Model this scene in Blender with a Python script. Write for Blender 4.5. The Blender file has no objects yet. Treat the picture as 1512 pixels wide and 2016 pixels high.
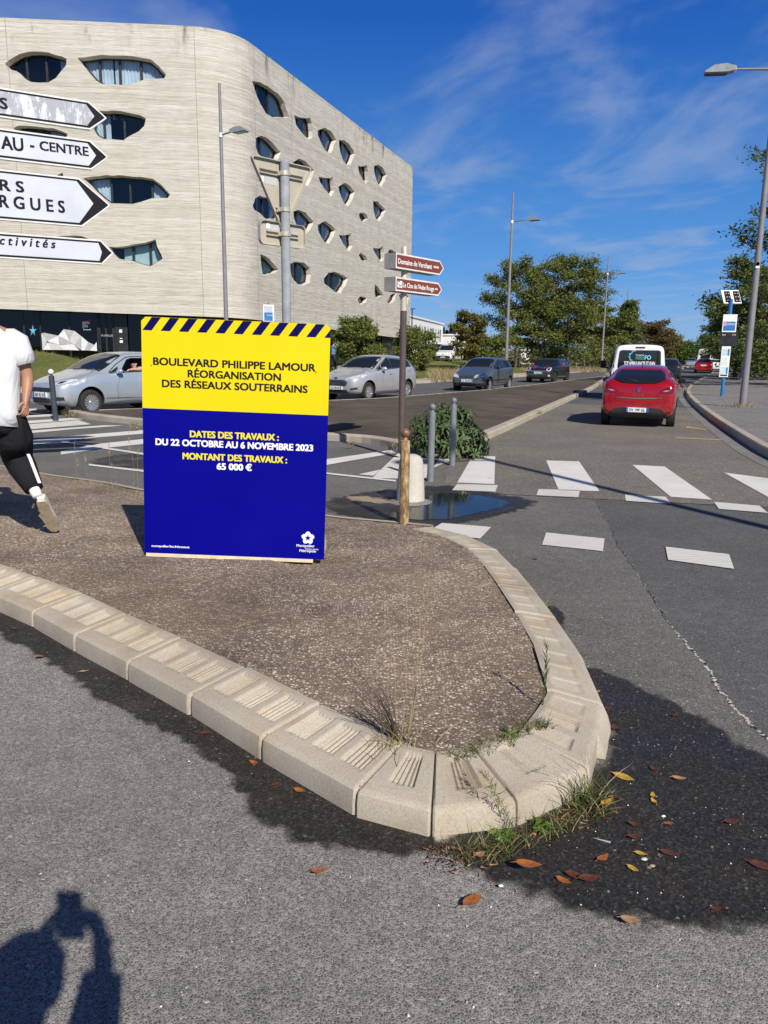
import bpy, bmesh, math, random
import numpy as np
from mathutils import Vector, Matrix
from mathutils.bvhtree import BVHTree
from mathutils.geometry import tessellate_polygon, delaunay_2d_cdt
R = math.radians
rng = random.Random(7)
SC = bpy.context.scene
COL = SC.collection

# ---------------------------------------------------------------- camera
F, CX, CY, H = 1514.0, 756.0, 1008.0, 1.55
PITCH = math.atan((CY - 697) / F)
ROLL = 0.012
cd = bpy.data.cameras.new('camera')
cam = bpy.data.objects.new('camera', cd); COL.objects.link(cam)
cd.sensor_fit = 'HORIZONTAL'; cd.sensor_width = 36.0; cd.lens = 36.0 * F / 1512.0
cd.clip_start = 0.03; cd.clip_end = 6000
_r = Vector((1, 0, 0)); _u = Vector((0, math.sin(PITCH), math.cos(PITCH))); _f = Vector((0, math.cos(PITCH), -math.sin(PITCH)))
_cr = _r * math.cos(ROLL) + _u * math.sin(ROLL); _cu = -_r * math.sin(ROLL) + _u * math.cos(ROLL)
cam.matrix_world = Matrix((( _cr.x, _cu.x, -_f.x, 0), (_cr.y, _cu.y, -_f.y, 0), (_cr.z, _cu.z, -_f.z, H), (0, 0, 0, 1)))
SC.camera = cam

# ---------------------------------------------------------------- sky, sun, exposure
SUN_EL = R(36.8)
SH = Vector((math.sin(R(-24.3)), math.cos(R(-24.3)), 0))          # the way shadows fall
sund = -SH * math.cos(SUN_EL) + Vector((0, 0, math.sin(SUN_EL)))  # towards the sun
W = bpy.data.worlds.new('World'); SC.world = W; W.use_nodes = True
nt = W.node_tree; nt.nodes.clear()
def wn(t, **k):
    n = nt.nodes.new(t)
    for a, b in k.items(): setattr(n, a, b)
    return n
out = wn('ShaderNodeOutputWorld'); bg = wn('ShaderNodeBackground')
sky = wn('ShaderNodeTexSky', sky_type='NISHITA', sun_disc=False)
sky.sun_elevation = SUN_EL; sky.sun_rotation = math.atan2(sund.x, sund.y)
sky.air_density = 1.0; sky.dust_density = 0.25; sky.ozone_density = 2.2; sky.altitude = 50
hs = wn('ShaderNodeHueSaturation'); hs.inputs['Saturation'].default_value = 1.3; hs.inputs['Value'].default_value = 1.0
nt.links.new(sky.outputs[0], hs.inputs['Color'])
tc = wn('ShaderNodeTexCoord')
sep = wn('ShaderNodeSeparateXYZ'); nt.links.new(tc.outputs['Generated'], sep.inputs[0])
# cloud layer: direction projected on a flat layer high above, so the wisps foreshorten to the horizon
mz = wn('ShaderNodeMath', operation='MAXIMUM'); nt.links.new(sep.outputs[2], mz.inputs[0]); mz.inputs[1].default_value = 0.02
dv = wn('ShaderNodeVectorMath', operation='DIVIDE'); nt.links.new(tc.outputs['Generated'], dv.inputs[0])
cmb = wn('ShaderNodeCombineXYZ')
for i in range(3): nt.links.new(mz.outputs[0], cmb.inputs[i])
nt.links.new(cmb.outputs[0], dv.inputs[1])
mp = wn('ShaderNodeMapping'); mp.inputs['Scale'].default_value = (0.9, 0.42, 1); mp.inputs['Rotation'].default_value = (0, 0, R(35)); mp.inputs['Location'].default_value = (1.9, 0.35, 0)
nt.links.new(dv.outputs[0], mp.inputs['Vector'])
n1 = wn('ShaderNodeTexNoise'); n1.inputs['Scale'].default_value = 1.5; n1.inputs['Detail'].default_value = 7; n1.inputs['Roughness'].default_value = 0.56; n1.inputs['Distortion'].default_value = 0.5
nt.links.new(mp.outputs[0], n1.inputs['Vector'])
cr = wn('ShaderNodeMapRange', interpolation_type='SMOOTHSTEP'); cr.inputs['From Min'].default_value = 0.50; cr.inputs['From Max'].default_value = 0.80; cr.inputs['To Max'].default_value = 0.46
n2_ = wn('ShaderNodeTexNoise'); n2_.inputs['Scale'].default_value = .62; n2_.inputs['Detail'].default_value = 5; n2_.inputs['Roughness'].default_value = 0.6; nt.links.new(mp.outputs[0], n2_.inputs['Vector'])
ma_ = wn('ShaderNodeMath', operation='MULTIPLY_ADD'); nt.links.new(n2_.outputs[0], ma_.inputs[0]); ma_.inputs[1].default_value = .75; ma_.inputs[2].default_value = -.34
mb_ = wn('ShaderNodeMath', operation='ADD'); nt.links.new(ma_.outputs[0], mb_.inputs[0]); nt.links.new(n1.outputs[0], mb_.inputs[1])
nt.links.new(mb_.outputs[0], cr.inputs['Value'])
cm = wn('ShaderNodeMix', data_type='RGBA'); nt.links.new(cr.outputs[0], cm.inputs['Factor'])
gr = wn('ShaderNodeValToRGB'); nt.links.new(sep.outputs[2], gr.inputs[0])
for k_, (p_, c_) in enumerate([(0.0, (2.3, 5.0, 9.0)), (.10, (.85, 3.3, 8.4)), (.36, (.07, 1.15, 5.6)), (.62, (.02, .26, 1.5))]):
    if k_ > 1: gr.color_ramp.elements.new(p_)
    gr.color_ramp.elements[k_].position = p_; gr.color_ramp.elements[k_].color = (*c_, 1)
gm_ = wn('ShaderNodeMix', data_type='RGBA'); gm_.inputs['Factor'].default_value = 0.82; nt.links.new(hs.outputs[0], gm_.inputs['A']); nt.links.new(gr.outputs[0], gm_.inputs['B'])
nt.links.new(gm_.outputs['Result'], cm.inputs['A']); cm.inputs['B'].default_value = (4.4, 5.2, 6.8, 1)
nt.links.new(cm.outputs['Result'], bg.inputs['Color'])
bg.inputs['Strength'].default_value = 0.073
nt.links.new(bg.outputs[0], out.inputs[0])
sl = bpy.data.lights.new('sun', 'SUN'); sl.energy = 4.85; sl.angle = R(0.5); sl.color = (1.0, 0.93, 0.82)
so = bpy.data.objects.new('sun', sl); COL.objects.link(so)
so.rotation_euler = sund.to_track_quat('Z', 'Y').to_euler()
SC.view_settings.view_transform = 'Standard'; SC.view_settings.look = 'None'
SC.view_settings.exposure = 0.3; SC.view_settings.gamma = 1.0
SC.render.engine = 'CYCLES'
SC.cycles.max_bounces = 8; SC.cycles.transparent_max_bounces = 24

# ---------------------------------------------------------------- photo geometry helpers
def ray(px, py):
    x, y = (px - CX) / F, -(py - CY) / F
    return _cr * x + _cu * y + _f
def G(px, py, z=0.0):                 # point of the level z under a pixel
    d = ray(px, py); t = (z - H) / d.z
    return Vector((0, 0, H)) + d * t
def PD(px, py, D):                    # point at horizontal distance D
    d = ray(px, py); return Vector((0, 0, H)) + d * (D / math.hypot(d.x, d.y))
def PZ(px, py, z):                    # point at height z above the horizon
    return G(px, py, z)
def on_plane(px, py, o, n):
    d = ray(px, py); c = Vector((0, 0, H)); return c + d * ((o - c).dot(n) / d.dot(n))
def lerp(a, b, t): return a + (b - a) * t
def sstep(a, b, x):
    t = min(1, max(0, (x - a) / (b - a))); return t * t * (3 - 2 * t)

# ---------------------------------------------------------------- materials
MATS = {}
def nodes_of(name):
    m = bpy.data.materials.new(name); m.use_nodes = True
    t = m.node_tree; b = t.nodes['Principled BSDF']; return m, t, b
def N(t, ty, **k):
    n = t.nodes.new(ty)
    for a, v in k.items():
        if a.startswith('i_'): n.inputs[a[2:].replace('_', ' ')].default_value = v
        else: setattr(n, a, v)
    return n
def ramp(t, fac, stops):
    r = t.nodes.new('ShaderNodeValToRGB'); e = r.color_ramp.elements
    while len(e) < len(stops): e.new(0.5)
    for k, (p, c) in enumerate(stops):
        e[k].position = p; e[k].color = (*c, 1) if len(c) == 3 else c
    t.links.new(fac, r.inputs[0]); return r.outputs[0]
def mixc(t, fac, a, b, mode='MIX'):
    m = t.nodes.new('ShaderNodeMix'); m.data_type = 'RGBA'; m.blend_type = mode
    for s, v in (('Factor', fac), ('A', a), ('B', b)):
        if isinstance(v, (int, float)): m.inputs[s].default_value = v
        elif isinstance(v, tuple): m.inputs[s].default_value = (*v[:3], 1)
        else: t.links.new(v, m.inputs[s])
    return m.outputs['Result']
def mrange(t, v, a, b, c=0.0, d=1.0, smooth=False):
    m = t.nodes.new('ShaderNodeMapRange')
    if smooth: m.interpolation_type = 'SMOOTHSTEP'
    t.links.new(v, m.inputs['Value'])
    for k, x in (('From Min', a), ('From Max', b), ('To Min', c), ('To Max', d)): m.inputs[k].default_value = x
    return m.outputs[0]
def bump(t, b, h, strength=0.3, dist=0.01):
    n = t.nodes.new('ShaderNodeBump'); n.inputs['Strength'].default_value = strength; n.inputs['Distance'].default_value = dist
    t.links.new(h, n.inputs['Height']); t.links.new(n.outputs[0], b.inputs['Normal'])
def objco(t, scale=(1, 1, 1), rot=(0, 0, 0)):
    c = t.nodes.new('ShaderNodeTexCoord'); m = t.nodes.new('ShaderNodeMapping')
    m.inputs['Scale'].default_value = scale; m.inputs['Rotation'].default_value = rot
    t.links.new(c.outputs['Object'], m.inputs['Vector']); return m.outputs[0]
def noise(t, co, scale, detail=4, rough=0.55, dist=0):
    n = N(t, 'ShaderNodeTexNoise', i_Scale=scale, i_Detail=detail, i_Roughness=rough, i_Distortion=dist)
    t.links.new(co, n.inputs['Vector']); return n.outputs[0]
def vor(t, co, scale, feature='F1'):
    n = N(t, 'ShaderNodeTexVoronoi', feature=feature, i_Scale=scale)
    t.links.new(co, n.inputs['Vector']); return n
def pm(name, c, var=0.12, scale=6.0, rough=0.55, rvar=0.1, metal=0.0, bmp=0.0, bscale=60.0, coat=0.0, spec=0.5):
    """plain painted / cast surface: base colour with faint uneven wear"""
    if name in MATS: return MATS[name]
    m, t, b = nodes_of(name); co = objco(t)
    n = noise(t, co, scale, 5, 0.6)
    lo = tuple(x * (1 - var) for x in c); hi = tuple(min(1, x * (1 + var)) for x in c)
    t.links.new(ramp(t, n, [(0.3, lo), (0.7, hi)]), b.inputs['Base Color'])
    t.links.new(mrange(t, n, 0.3, 0.7, max(0.02, rough - rvar), min(1, rough + rvar)), b.inputs['Roughness'])
    b.inputs['Metallic'].default_value = metal; b.inputs['Coat Weight'].default_value = coat; b.inputs['Coat Roughness'].default_value = 0.05
    b.inputs['Specular IOR Level'].default_value = spec
    if bmp: bump(t, b, noise(t, co, bscale, 4), bmp, 0.01)
    MATS[name] = m; return m

# ---------------------------------------------------------------- mesh helpers
class MB:
    def __init__(s): s.v, s.f, s.m = [], [], []
    def add(s, vs, fs, mi=0):
        o = len(s.v); s.v += [tuple(x) for x in vs]; s.f += [tuple(o + i for i in f) for f in fs]; s.m += [mi] * len(fs); return s
    def box(s, c, d, M=None, mi=0, bev=0.0):
        x, y, z = d[0] / 2, d[1] / 2, d[2] / 2; c = Vector(c)
        if bev:
            b = min(bev, x * .9, y * .9, z * .9); bm = bmesh.new(); bmesh.ops.create_cube(bm, size=1)
            for v in bm.verts: v.co = Vector((v.co.x * d[0], v.co.y * d[1], v.co.z * d[2]))
            bmesh.ops.bevel(bm, geom=bm.edges[:], offset=b, segments=2, affect='EDGES', profile=0.5)
            bm.verts.index_update(); vs = [v.co.copy() for v in bm.verts]; fs = [[v.index for v in f.verts] for f in bm.faces]; bm.free()
        else:
            vs = [Vector((a * x, b_ * y, g * z)) for a in (-1, 1) for b_ in (-1, 1) for g in (-1, 1)]
            fs = [(0, 1, 3, 2), (4, 6, 7, 5), (0, 4, 5, 1), (2, 3, 7, 6), (0, 2, 6, 4), (1, 5, 7, 3)]
        if M is not None: vs = [M @ v for v in vs]
        return s.add([v + c for v in vs], fs, mi)
    def tube(s, pts, rad, n=8, mi=0, cap=True):
        pts = [Vector(p) for p in pts]
        if not hasattr(rad, '__len__'): rad = [rad] * len(pts)
        vs, fs = [], []; prev = None
        for i, p in enumerate(pts):
            d = (pts[min(i + 1, len(pts) - 1)] - pts[max(i - 1, 0)]).normalized()
            if prev is None:
                a = d.orthogonal().normalized()
            else:
                a = (prev - d * prev.dot(d)); a = a.normalized() if a.length > 1e-6 else d.orthogonal().normalized()
            prev = a; b = d.cross(a)
            for k in range(n):
                an = 2 * math.pi * k / n; vs.append(p + (a * math.cos(an) + b * math.sin(an)) * rad[i])
        for i in range(len(pts) - 1):
            for k in range(n): fs.append((i * n + k, i * n + (k + 1) % n, (i + 1) * n + (k + 1) % n, (i + 1) * n + k))
        if cap:
            fs.append(tuple(range(n - 1, -1, -1))); fs.append(tuple((len(pts) - 1) * n + k for k in range(n)))
        return s.add(vs, fs, mi)
    def lathe(s, prof, n=24, M=None, mi=0):
        """prof: (r, z) list turned about z"""
        vs, fs = [], []
        for r, z in prof:
            for k in range(n):
                a = 2 * math.pi * k / n; vs.append(Vector((r * math.cos(a), r * math.sin(a), z)))
        for i in range(len(prof) - 1):
            for k in range(n): fs.append((i * n + k, i * n + (k + 1) % n, (i + 1) * n + (k + 1) % n, (i + 1) * n + k))
        if prof[0][0] > 1e-4: fs.append(tuple(range(n - 1, -1, -1)))
        if prof[-1][0] > 1e-4: fs.append(tuple((len(prof) - 1) * n + k for k in range(n)))
        if M is not None: vs = [M @ v for v in vs]
        return s.add(vs, fs, mi)
    def ball(s, c, r, n=14, mi=0, sc=(1, 1, 1)):
        c = Vector(c); prof = [(max(1e-5, math.sin(math.pi * i / n)) * r, -math.cos(math.pi * i / n) * r) for i in range(n + 1)]
        M = Matrix.Translation(c) @ Matrix.Diagonal((*sc, 1))
        return s.lathe(prof, n * 2, M, mi)
    def prism(s, poly, fr, d0, d1, mi=0):
        """2-D polygon on frame fr=(o,u,v) from depth d0 to d1 along n = u x v"""
        o, u, v = fr; n = u.cross(v).normalized(); k = len(poly)
        A = [o + u * a + v * b + n * d0 for a, b in poly]; B = [o + u * a + v * b + n * d1 for a, b in poly]
        tri = tessellate_polygon([[Vector((a, b, 0)) for a, b in poly]])
        ar = sum(poly[i][0] * poly[(i + 1) % k][1] - poly[(i + 1) % k][0] * poly[i][1] for i in range(k))
        fs = []
        for t in tri:
            q = (poly[t[1]][0] - poly[t[0]][0]) * (poly[t[2]][1] - poly[t[0]][1]) - (poly[t[2]][0] - poly[t[0]][0]) * (poly[t[1]][1] - poly[t[0]][1])
            t = tuple(t) if q > 0 else tuple(reversed(t))
            fs.append(tuple(k + i for i in t)); fs.append(tuple(reversed(t)))
        for i in range(k):
            j = (i + 1) % k; fs.append((i, j, k + j, k + i) if ar > 0 else (j, i, k + i, k + j))
        if d1 < d0: fs = [tuple(reversed(f)) for f in fs]
        return s.add(A + B, fs, mi)
    def sheet(s, poly, fr, d=0.0, mi=0):
        o, u, v = fr; n = u.cross(v).normalized()
        tri = tessellate_polygon([[Vector((a, b, 0)) for a, b in poly]]); fs = []
        for t in tri:
            q = (poly[t[1]][0] - poly[t[0]][0]) * (poly[t[2]][1] - poly[t[0]][1]) - (poly[t[2]][0] - poly[t[0]][0]) * (poly[t[1]][1] - poly[t[0]][1])
            fs.append(tuple(t) if q > 0 else tuple(reversed(t)))
        return s.add([o + u * a + v * b + n * d for a, b in poly], fs, mi)
    def build(s, name, mats, parent=None, smooth=None, off=None):
        me = bpy.data.meshes.new(name)
        vs = s.v if off is None else [(a - off[0], b - off[1], c - off[2]) for a, b, c in s.v]
        me.from_pydata(vs, [], s.f)
        if not isinstance(mats, (list, tuple)): mats = [mats]
        for m in mats: me.materials.append(m)
        if any(s.m): me.polygons.foreach_set('material_index', s.m)
        if smooth is not None:
            me.shade_smooth()
            if smooth < 179: me.set_sharp_from_angle(angle=R(smooth))
        me.update()
        o = bpy.data.objects.new(name, me); COL.objects.link(o)
        if parent is not None: o.parent = parent
        return o
XY = (Vector((0, 0, 0)), Vector((1, 0, 0)), Vector((0, 1, 0)))
def thing(name, label, cat, loc=(0, 0, 0), rz=0.0, group=None):
    o = bpy.data.objects.new(name, None); COL.objects.link(o); o.empty_display_size = 0.1
    o.location = loc; o.rotation_euler = (0, 0, rz); o['label'] = label; o['category'] = cat
    if group: o['group'] = group
    return o
def tag(o, label, cat, group=None):
    o['label'] = label; o['category'] = cat
    if group: o['group'] = group
    return o
def struct(o): o['kind'] = 'structure'; return o
def stuff(o): o['kind'] = 'stuff'; return o
def dup(root, loc=None, rz=None, label=None, group=None, scale=None):
    def cp(o, par):
        c = o.copy(); COL.objects.link(c)
        if par is not None: c.parent = par
        for ch in [x for x in bpy.data.objects if x.parent == o and x is not c]: cp(ch, c)
        return c
    r = cp(root, None)
    if loc is not None: r.location = loc
    if rz is not None: r.rotation_euler = (0, 0, rz)
    if label: r['label'] = label
    if group: r['group'] = group
    if scale: r.scale = scale
    return r
_tcache = {}
def text2d(txt, bold=0.0, shear=0.0):
    """glyph triangles of the built-in font at size 1: (verts2d, faces, bbox)"""
    k = (txt, bold, shear)
    if k in _tcache: return _tcache[k]
    c = bpy.data.curves.new('t', 'FONT'); c.body = txt; c.size = 1; c.offset = bold; c.shear = shear; c.resolution_u = 3; c.fill_mode = 'FRONT'
    o = bpy.data.objects.new('t', c); COL.objects.link(o)
    dg = bpy.context.evaluated_depsgraph_get(); me = o.evaluated_get(dg).to_mesh()
    vs = [(v.co.x, v.co.y) for v in me.vertices]; fs = [tuple(p.vertices) for p in me.polygons]
    o.evaluated_get(dg).to_mesh_clear(); bpy.data.objects.remove(o); bpy.data.curves.remove(c)
    xs = [a for a, b in vs]; ys = [b for a, b in vs]
    _tcache[k] = (vs, fs, (min(xs), max(xs), min(ys), max(ys))); return _tcache[k]
CAP = 0.727
def put_text(mb, txt, fr, a0, a1, base, cap, d=0.002, bold=0.0, mi=0, shear=0.0):
    """text between a0 and a1 with its baseline at base and capitals cap high"""
    o, u, v = fr; n = u.cross(v).normalized(); vs, fs, bb = text2d(txt, 0.0, shear)
    sx = (a1 - a0) / (bb[1] - bb[0]); sy = cap / CAP
    sh = [(0, 0)] if not bold else [(-bold, -bold * .6), (bold, -bold * .6), (-bold, bold * .6), (bold, bold * .6), (0, 0)]
    for k, (ex, ey) in enumerate(sh):
        mb.add([o + u * (a0 + (x + ex - bb[0]) * sx) + v * (base + (y + ey) * sy) + n * (d + k * .00025) for x, y in vs], fs, mi)
def poly_offset(pts, d):
    """inset (d>0: left side) of an open polyline"""
    r = []
    for i, p in enumerate(pts):
        a = pts[max(0, i - 1)]; b = pts[min(len(pts) - 1, i + 1)]
        t = Vector((b[0] - a[0], b[1] - a[1])).normalized(); r.append((p[0] - t.y * d, p[1] + t.x * d))
    return r
def resample(pts, step):
    r = []; acc = 0.0
    L = [0.0]
    for i in range(1, len(pts)): L.append(L[-1] + math.hypot(pts[i][0] - pts[i - 1][0], pts[i][1] - pts[i - 1][1]))
    n = max(1, round(L[-1] / step)); j = 0
    for k in range(n + 1):
        s = L[-1] * k / n
        while j < len(L) - 2 and L[j + 1] < s: j += 1
        t = (s - L[j]) / max(1e-9, L[j + 1] - L[j]); r.append((lerp(pts[j][0], pts[j + 1][0], t), lerp(pts[j][1], pts[j + 1][1], t)))
    return r
def chaikin(pts, it=2, closed=False):
    for _ in range(it):
        q = []; n = len(pts)
        for i in range(n if closed else n - 1):
            a, b = pts[i], pts[(i + 1) % n]
            q += [(a[0] * .75 + b[0] * .25, a[1] * .75 + b[1] * .25), (a[0] * .25 + b[0] * .75, a[1] * .25 + b[1] * .75)]
        if not closed: q = [pts[0]] + q + [pts[-1]]
        pts = q
    return pts
def inpoly(p, poly):
    x, y = p; c = False; n = len(poly); j = n - 1
    for i in range(n):
        xi, yi = poly[i]; xj, yj = poly[j]
        if (yi > y) != (yj > y) and x < (xj - xi) * (y - yi) / (yj - yi) + xi: c = not c
        j = i
    return c
def dist_poly(p, pts):
    best = 1e9
    for i in range(len(pts) - 1):
        ax, ay = pts[i]; bx, by = pts[i + 1]; dx, dy = bx - ax, by - ay
        t = max(0, min(1, ((p[0] - ax) * dx + (p[1] - ay) * dy) / max(1e-12, dx * dx + dy * dy)))
        best = min(best, math.hypot(p[0] - ax - t * dx, p[1] - ay - t * dy))
    return best
def filled(poly, step, jit=0.0, seed=1):
    """triangulated polygon with inner points: (verts2d, tris)"""
    r = random.Random(seed); pts = [Vector(p) for p in poly]; n = len(pts)
    xs = [p[0] for p in poly]; ys = [p[1] for p in poly]
    ring = list(poly) + [poly[0]]
    x = min(xs) + step / 2; row = 0
    while x < max(xs):
        y = min(ys) + step / 2 + (row % 2) * step / 2
        while y < max(ys):
            q = (x + r.uniform(-jit, jit) * step, y + r.uniform(-jit, jit) * step)
            if inpoly(q, poly) and dist_poly(q, ring) > step * .45: pts.append(Vector(q))
            y += step
        x += step; row += 1
    res = delaunay_2d_cdt(pts, [], [list(range(n))], 1, 1e-6)
    return [(v.x, v.y) for v in res[0]], [tuple(f) for f in res[2]]
# ================================================================ ground materials
def asphalt(name, stone, binder, scale, tint=(1, 1, 1), big=0.25, rough=0.85, sparkle=0.02):
    m, t, b = nodes_of(name); co = objco(t)
    nz = N(t, 'ShaderNodeTexNoise', i_Scale=scale * .42, i_Detail=2.0); t.links.new(co, nz.inputs['Vector'])
    sc_ = N(t, 'ShaderNodeVectorMath', operation='MULTIPLY_ADD'); t.links.new(nz.outputs['Color'], sc_.inputs[0]); sc_.inputs[1].default_value = (1.6 / scale,) * 3; t.links.new(co, sc_.inputs[2])
    v = vor(t, sc_.outputs[0], scale, 'DISTANCE_TO_EDGE'); cell = vor(t, sc_.outputs[0], scale, 'F1')
    sepc = t.nodes.new('ShaderNodeSeparateColor'); t.links.new(cell.outputs['Color'], sepc.inputs[0])
    edge = mrange(t, v.outputs['Distance'], 0.02, 0.16, 1, 0, True)
    wob = noise(t, co, scale * 1.7, 3)
    edge2 = N(t, 'ShaderNodeMath', operation='MULTIPLY'); t.links.new(edge, edge2.inputs[0]); t.links.new(mrange(t, wob, .32, .66, .1, 1.15), edge2.inputs[1])
    st = ramp(t, sepc.outputs[0], [(0, tuple(x * .55 for x in stone)), (.7, stone), (.93, tuple(x * 1.5 for x in stone)), (1.0 - sparkle, tuple(x * 1.9 for x in stone)), (1.0, (.5, .49, .46))])
    c = mixc(t, edge2.outputs[0], st, binder)
    n = noise(t, co, 0.7, 6, 0.62); n2 = noise(t, co, 9, 4, 0.6)
    c = mixc(t, 1.0, c, ramp(t, n, [(.3, (1 - big,) * 3), (.72, (1 + big * .6,) * 3)]), 'MULTIPLY')
    c = mixc(t, 1.0, c, ramp(t, n2, [(.3, (.88,) * 3), (.7, (1.1,) * 3)]), 'MULTIPLY')
    c = mixc(t, 1.0, c, tint, 'MULTIPLY')
    t.links.new(c, b.inputs['Base Color']); b.inputs['Roughness'].default_value = rough; b.inputs['Specular IOR Level'].default_value = .3
    h = N(t, 'ShaderNodeMath', operation='ADD'); t.links.new(mrange(t, v.outputs['Distance'], 0, .35, 0, 1), h.inputs[0]); t.links.new(wob, h.inputs[1])
    bump(t, b, h.outputs[0], 0.42, 0.005)
    MATS[name] = m; return m
M_ASPH = asphalt('asphalt', (.172, .164, .155), (.385, .368, .345), 124, sparkle=.003)
M_DARK = asphalt('asphalt_dark', (.088, .087, .088), (.17, .168, .168), 130, big=.2, sparkle=.006)
M_MID = asphalt('asphalt_mid', (.115, .11, .104), (.25, .238, .222), 120, big=.22, sparkle=.008)
M_TAN = asphalt('asphalt_worn', (.17, .155, .13), (.21, .19, .165), 75, big=.22, sparkle=.02)
M_PAVE = asphalt('pavement_asphalt', (.19, .185, .178), (.26, .25, .235), 70, big=.2)
def m_island():
    m, t, b = nodes_of('exposed_aggregate'); co = objco(t)
    wv = noise(t, co, 25, 2); cell = vor(t, co, 62, 'F1'); edge = vor(t, co, 62, 'DISTANCE_TO_EDGE')
    s = t.nodes.new('ShaderNodeSeparateColor'); t.links.new(cell.outputs['Color'], s.inputs[0])
    peb = ramp(t, s.outputs[0], [(0, (.165, .128, .098)), (.4, (.285, .228, .178)), (.7, (.42, .36, .30)), (.9, (.58, .52, .45)), (1, (.7, .66, .6))])
    bare = ramp(t, noise(t, co, 1.1, 7, .68), [(.36, (.0,) * 3), (.6, (1,) * 3)])
    mud = ramp(t, noise(t, co, 38, 5, .7), [(.3, (.11, .080, .056)), (.7, (.235, .178, .130))])
    k = N(t, 'ShaderNodeMath', operation='MULTIPLY'); t.links.new(mrange(t, edge.outputs['Distance'], .05, .16, 0, 1, True), k.inputs[0])
    k2 = N(t, 'ShaderNodeMath', operation='MULTIPLY_ADD', i_Value=.0); t.links.new(bare, k2.inputs[0]); k2.inputs[1].default_value = .6; k2.inputs[2].default_value = .4
    t.links.new(k2.outputs[0], k.inputs[1])
    c = mixc(t, k.outputs[0], mud, peb)
    c = mixc(t, 1.0, c, ramp(t, noise(t, objco(t, (1, 1, 1), (0, 0, .5)), .8, 8, .7), [(.36, (.58, .56, .54)), (.5, (1, .99, .97)), (.66, (1.42, 1.38, 1.32))]), 'MULTIPLY')
    t.links.new(c, b.inputs['Base Color']); b.inputs['Roughness'].default_value = .9; b.inputs['Specular IOR Level'].default_value = .25
    h = N(t, 'ShaderNodeMath', operation='MULTIPLY_ADD'); t.links.new(k.outputs[0], h.inputs[0]); h.inputs[1].default_value = .7; t.links.new(noise(t, co, 45, 4), h.inputs[2])
    bump(t, b, h.outputs[0], .8, .008); return m
M_ISL = m_island()
def m_conc(name, c, stain=(.42, .33, .2), k=.35, scale=3.0, bm=.25):
    m, t, b = nodes_of(name); co = objco(t)
    n = noise(t, co, scale, 7, .65); n2 = noise(t, co, 130, 3, .6); n3 = noise(t, co, scale * .45, 4, .6)
    cc = ramp(t, n2, [(.28, tuple(x * .78 for x in c)), (.5, c), (.75, tuple(min(1, x * 1.14) for x in c))])
    cc = mixc(t, mrange(t, n, .45, .72, 0, k, True), cc, stain)
    cc = mixc(t, 1.0, cc, ramp(t, n3, [(.3, (.78, .76, .73)), (.7, (1.08, 1.07, 1.05))]), 'MULTIPLY')
    pit = vor(t, co, 85, 'F1'); cc = mixc(t, mrange(t, pit.outputs['Distance'], .06, .13, .55, 0, True), cc, (.12, .1, .08))
    t.links.new(cc, b.inputs['Base Color']); b.inputs['Roughness'].default_value = .88; b.inputs['Specular IOR Level'].default_value = .25
    bump(t, b, n2, bm, .004); return m
M_KERB = m_conc('kerb_concrete', (.44, .40, .335), stain=(.33, .235, .13), k=.55)
M_KERB2 = m_conc('old_kerb_concrete', (.40, .365, .31), scale=2)
M_STONE = m_conc('bollard_concrete', (.56, .54, .50), stain=(.42, .38, .30), k=.5, scale=6)
def m_earth():
    m, t, b = nodes_of('median_earth'); co = objco(t)
    c = ramp(t, noise(t, co, 60, 5, .7), [(.28, (.045, .036, .028)), (.5, (.086, .07, .056)), (.62, (.125, .104, .084)), (.78, (.23, .195, .165))])
    c = mixc(t, 1.0, c, ramp(t, noise(t, co, .6, 8, .72), [(.32, (.6, .58, .56)), (.5, (.95,) * 3), (.68, (1.45, 1.4, 1.3))]), 'MULTIPLY')
    t.links.new(c, b.inputs['Base Color']); b.inputs['Roughness'].default_value = .95; b.inputs['Specular IOR Level'].default_value = .2
    bump(t, b, noise(t, co, 45, 5), .6, .01); return m
M_EARTH = m_earth()
def m_grass(name, a, b_, c_, sc=2.0):
    m, t, b = nodes_of(name); co = objco(t); n = noise(t, co, sc * .3, 6, .65); n2 = noise(t, objco(t, (1, 1, .4)), 14, 5, .75)
    c = ramp(t, n, [(.3, a), (.5, b_), (.72, c_)])
    c = mixc(t, 1.0, c, ramp(t, n2, [(.28, (.5,) * 3), (.7, (1.35,) * 3)]), 'MULTIPLY')
    t.links.new(c, b.inputs['Base Color']); b.inputs['Roughness'].default_value = .9; b.inputs['Specular IOR Level'].default_value = .2
    bump(t, b, n2, 1.0, .12); return m
M_GRASS = m_grass('grass_ground', (.10, .14, .03), (.155, .18, .045), (.24, .205, .085))
M_SCRUB = m_grass('dry_ground', (.16, .145, .07), (.24, .20, .11), (.32, .26, .16), 1)
M_PATH = m_conc('path_concrete', (.42, .36, .29), k=.25, scale=1)
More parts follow.
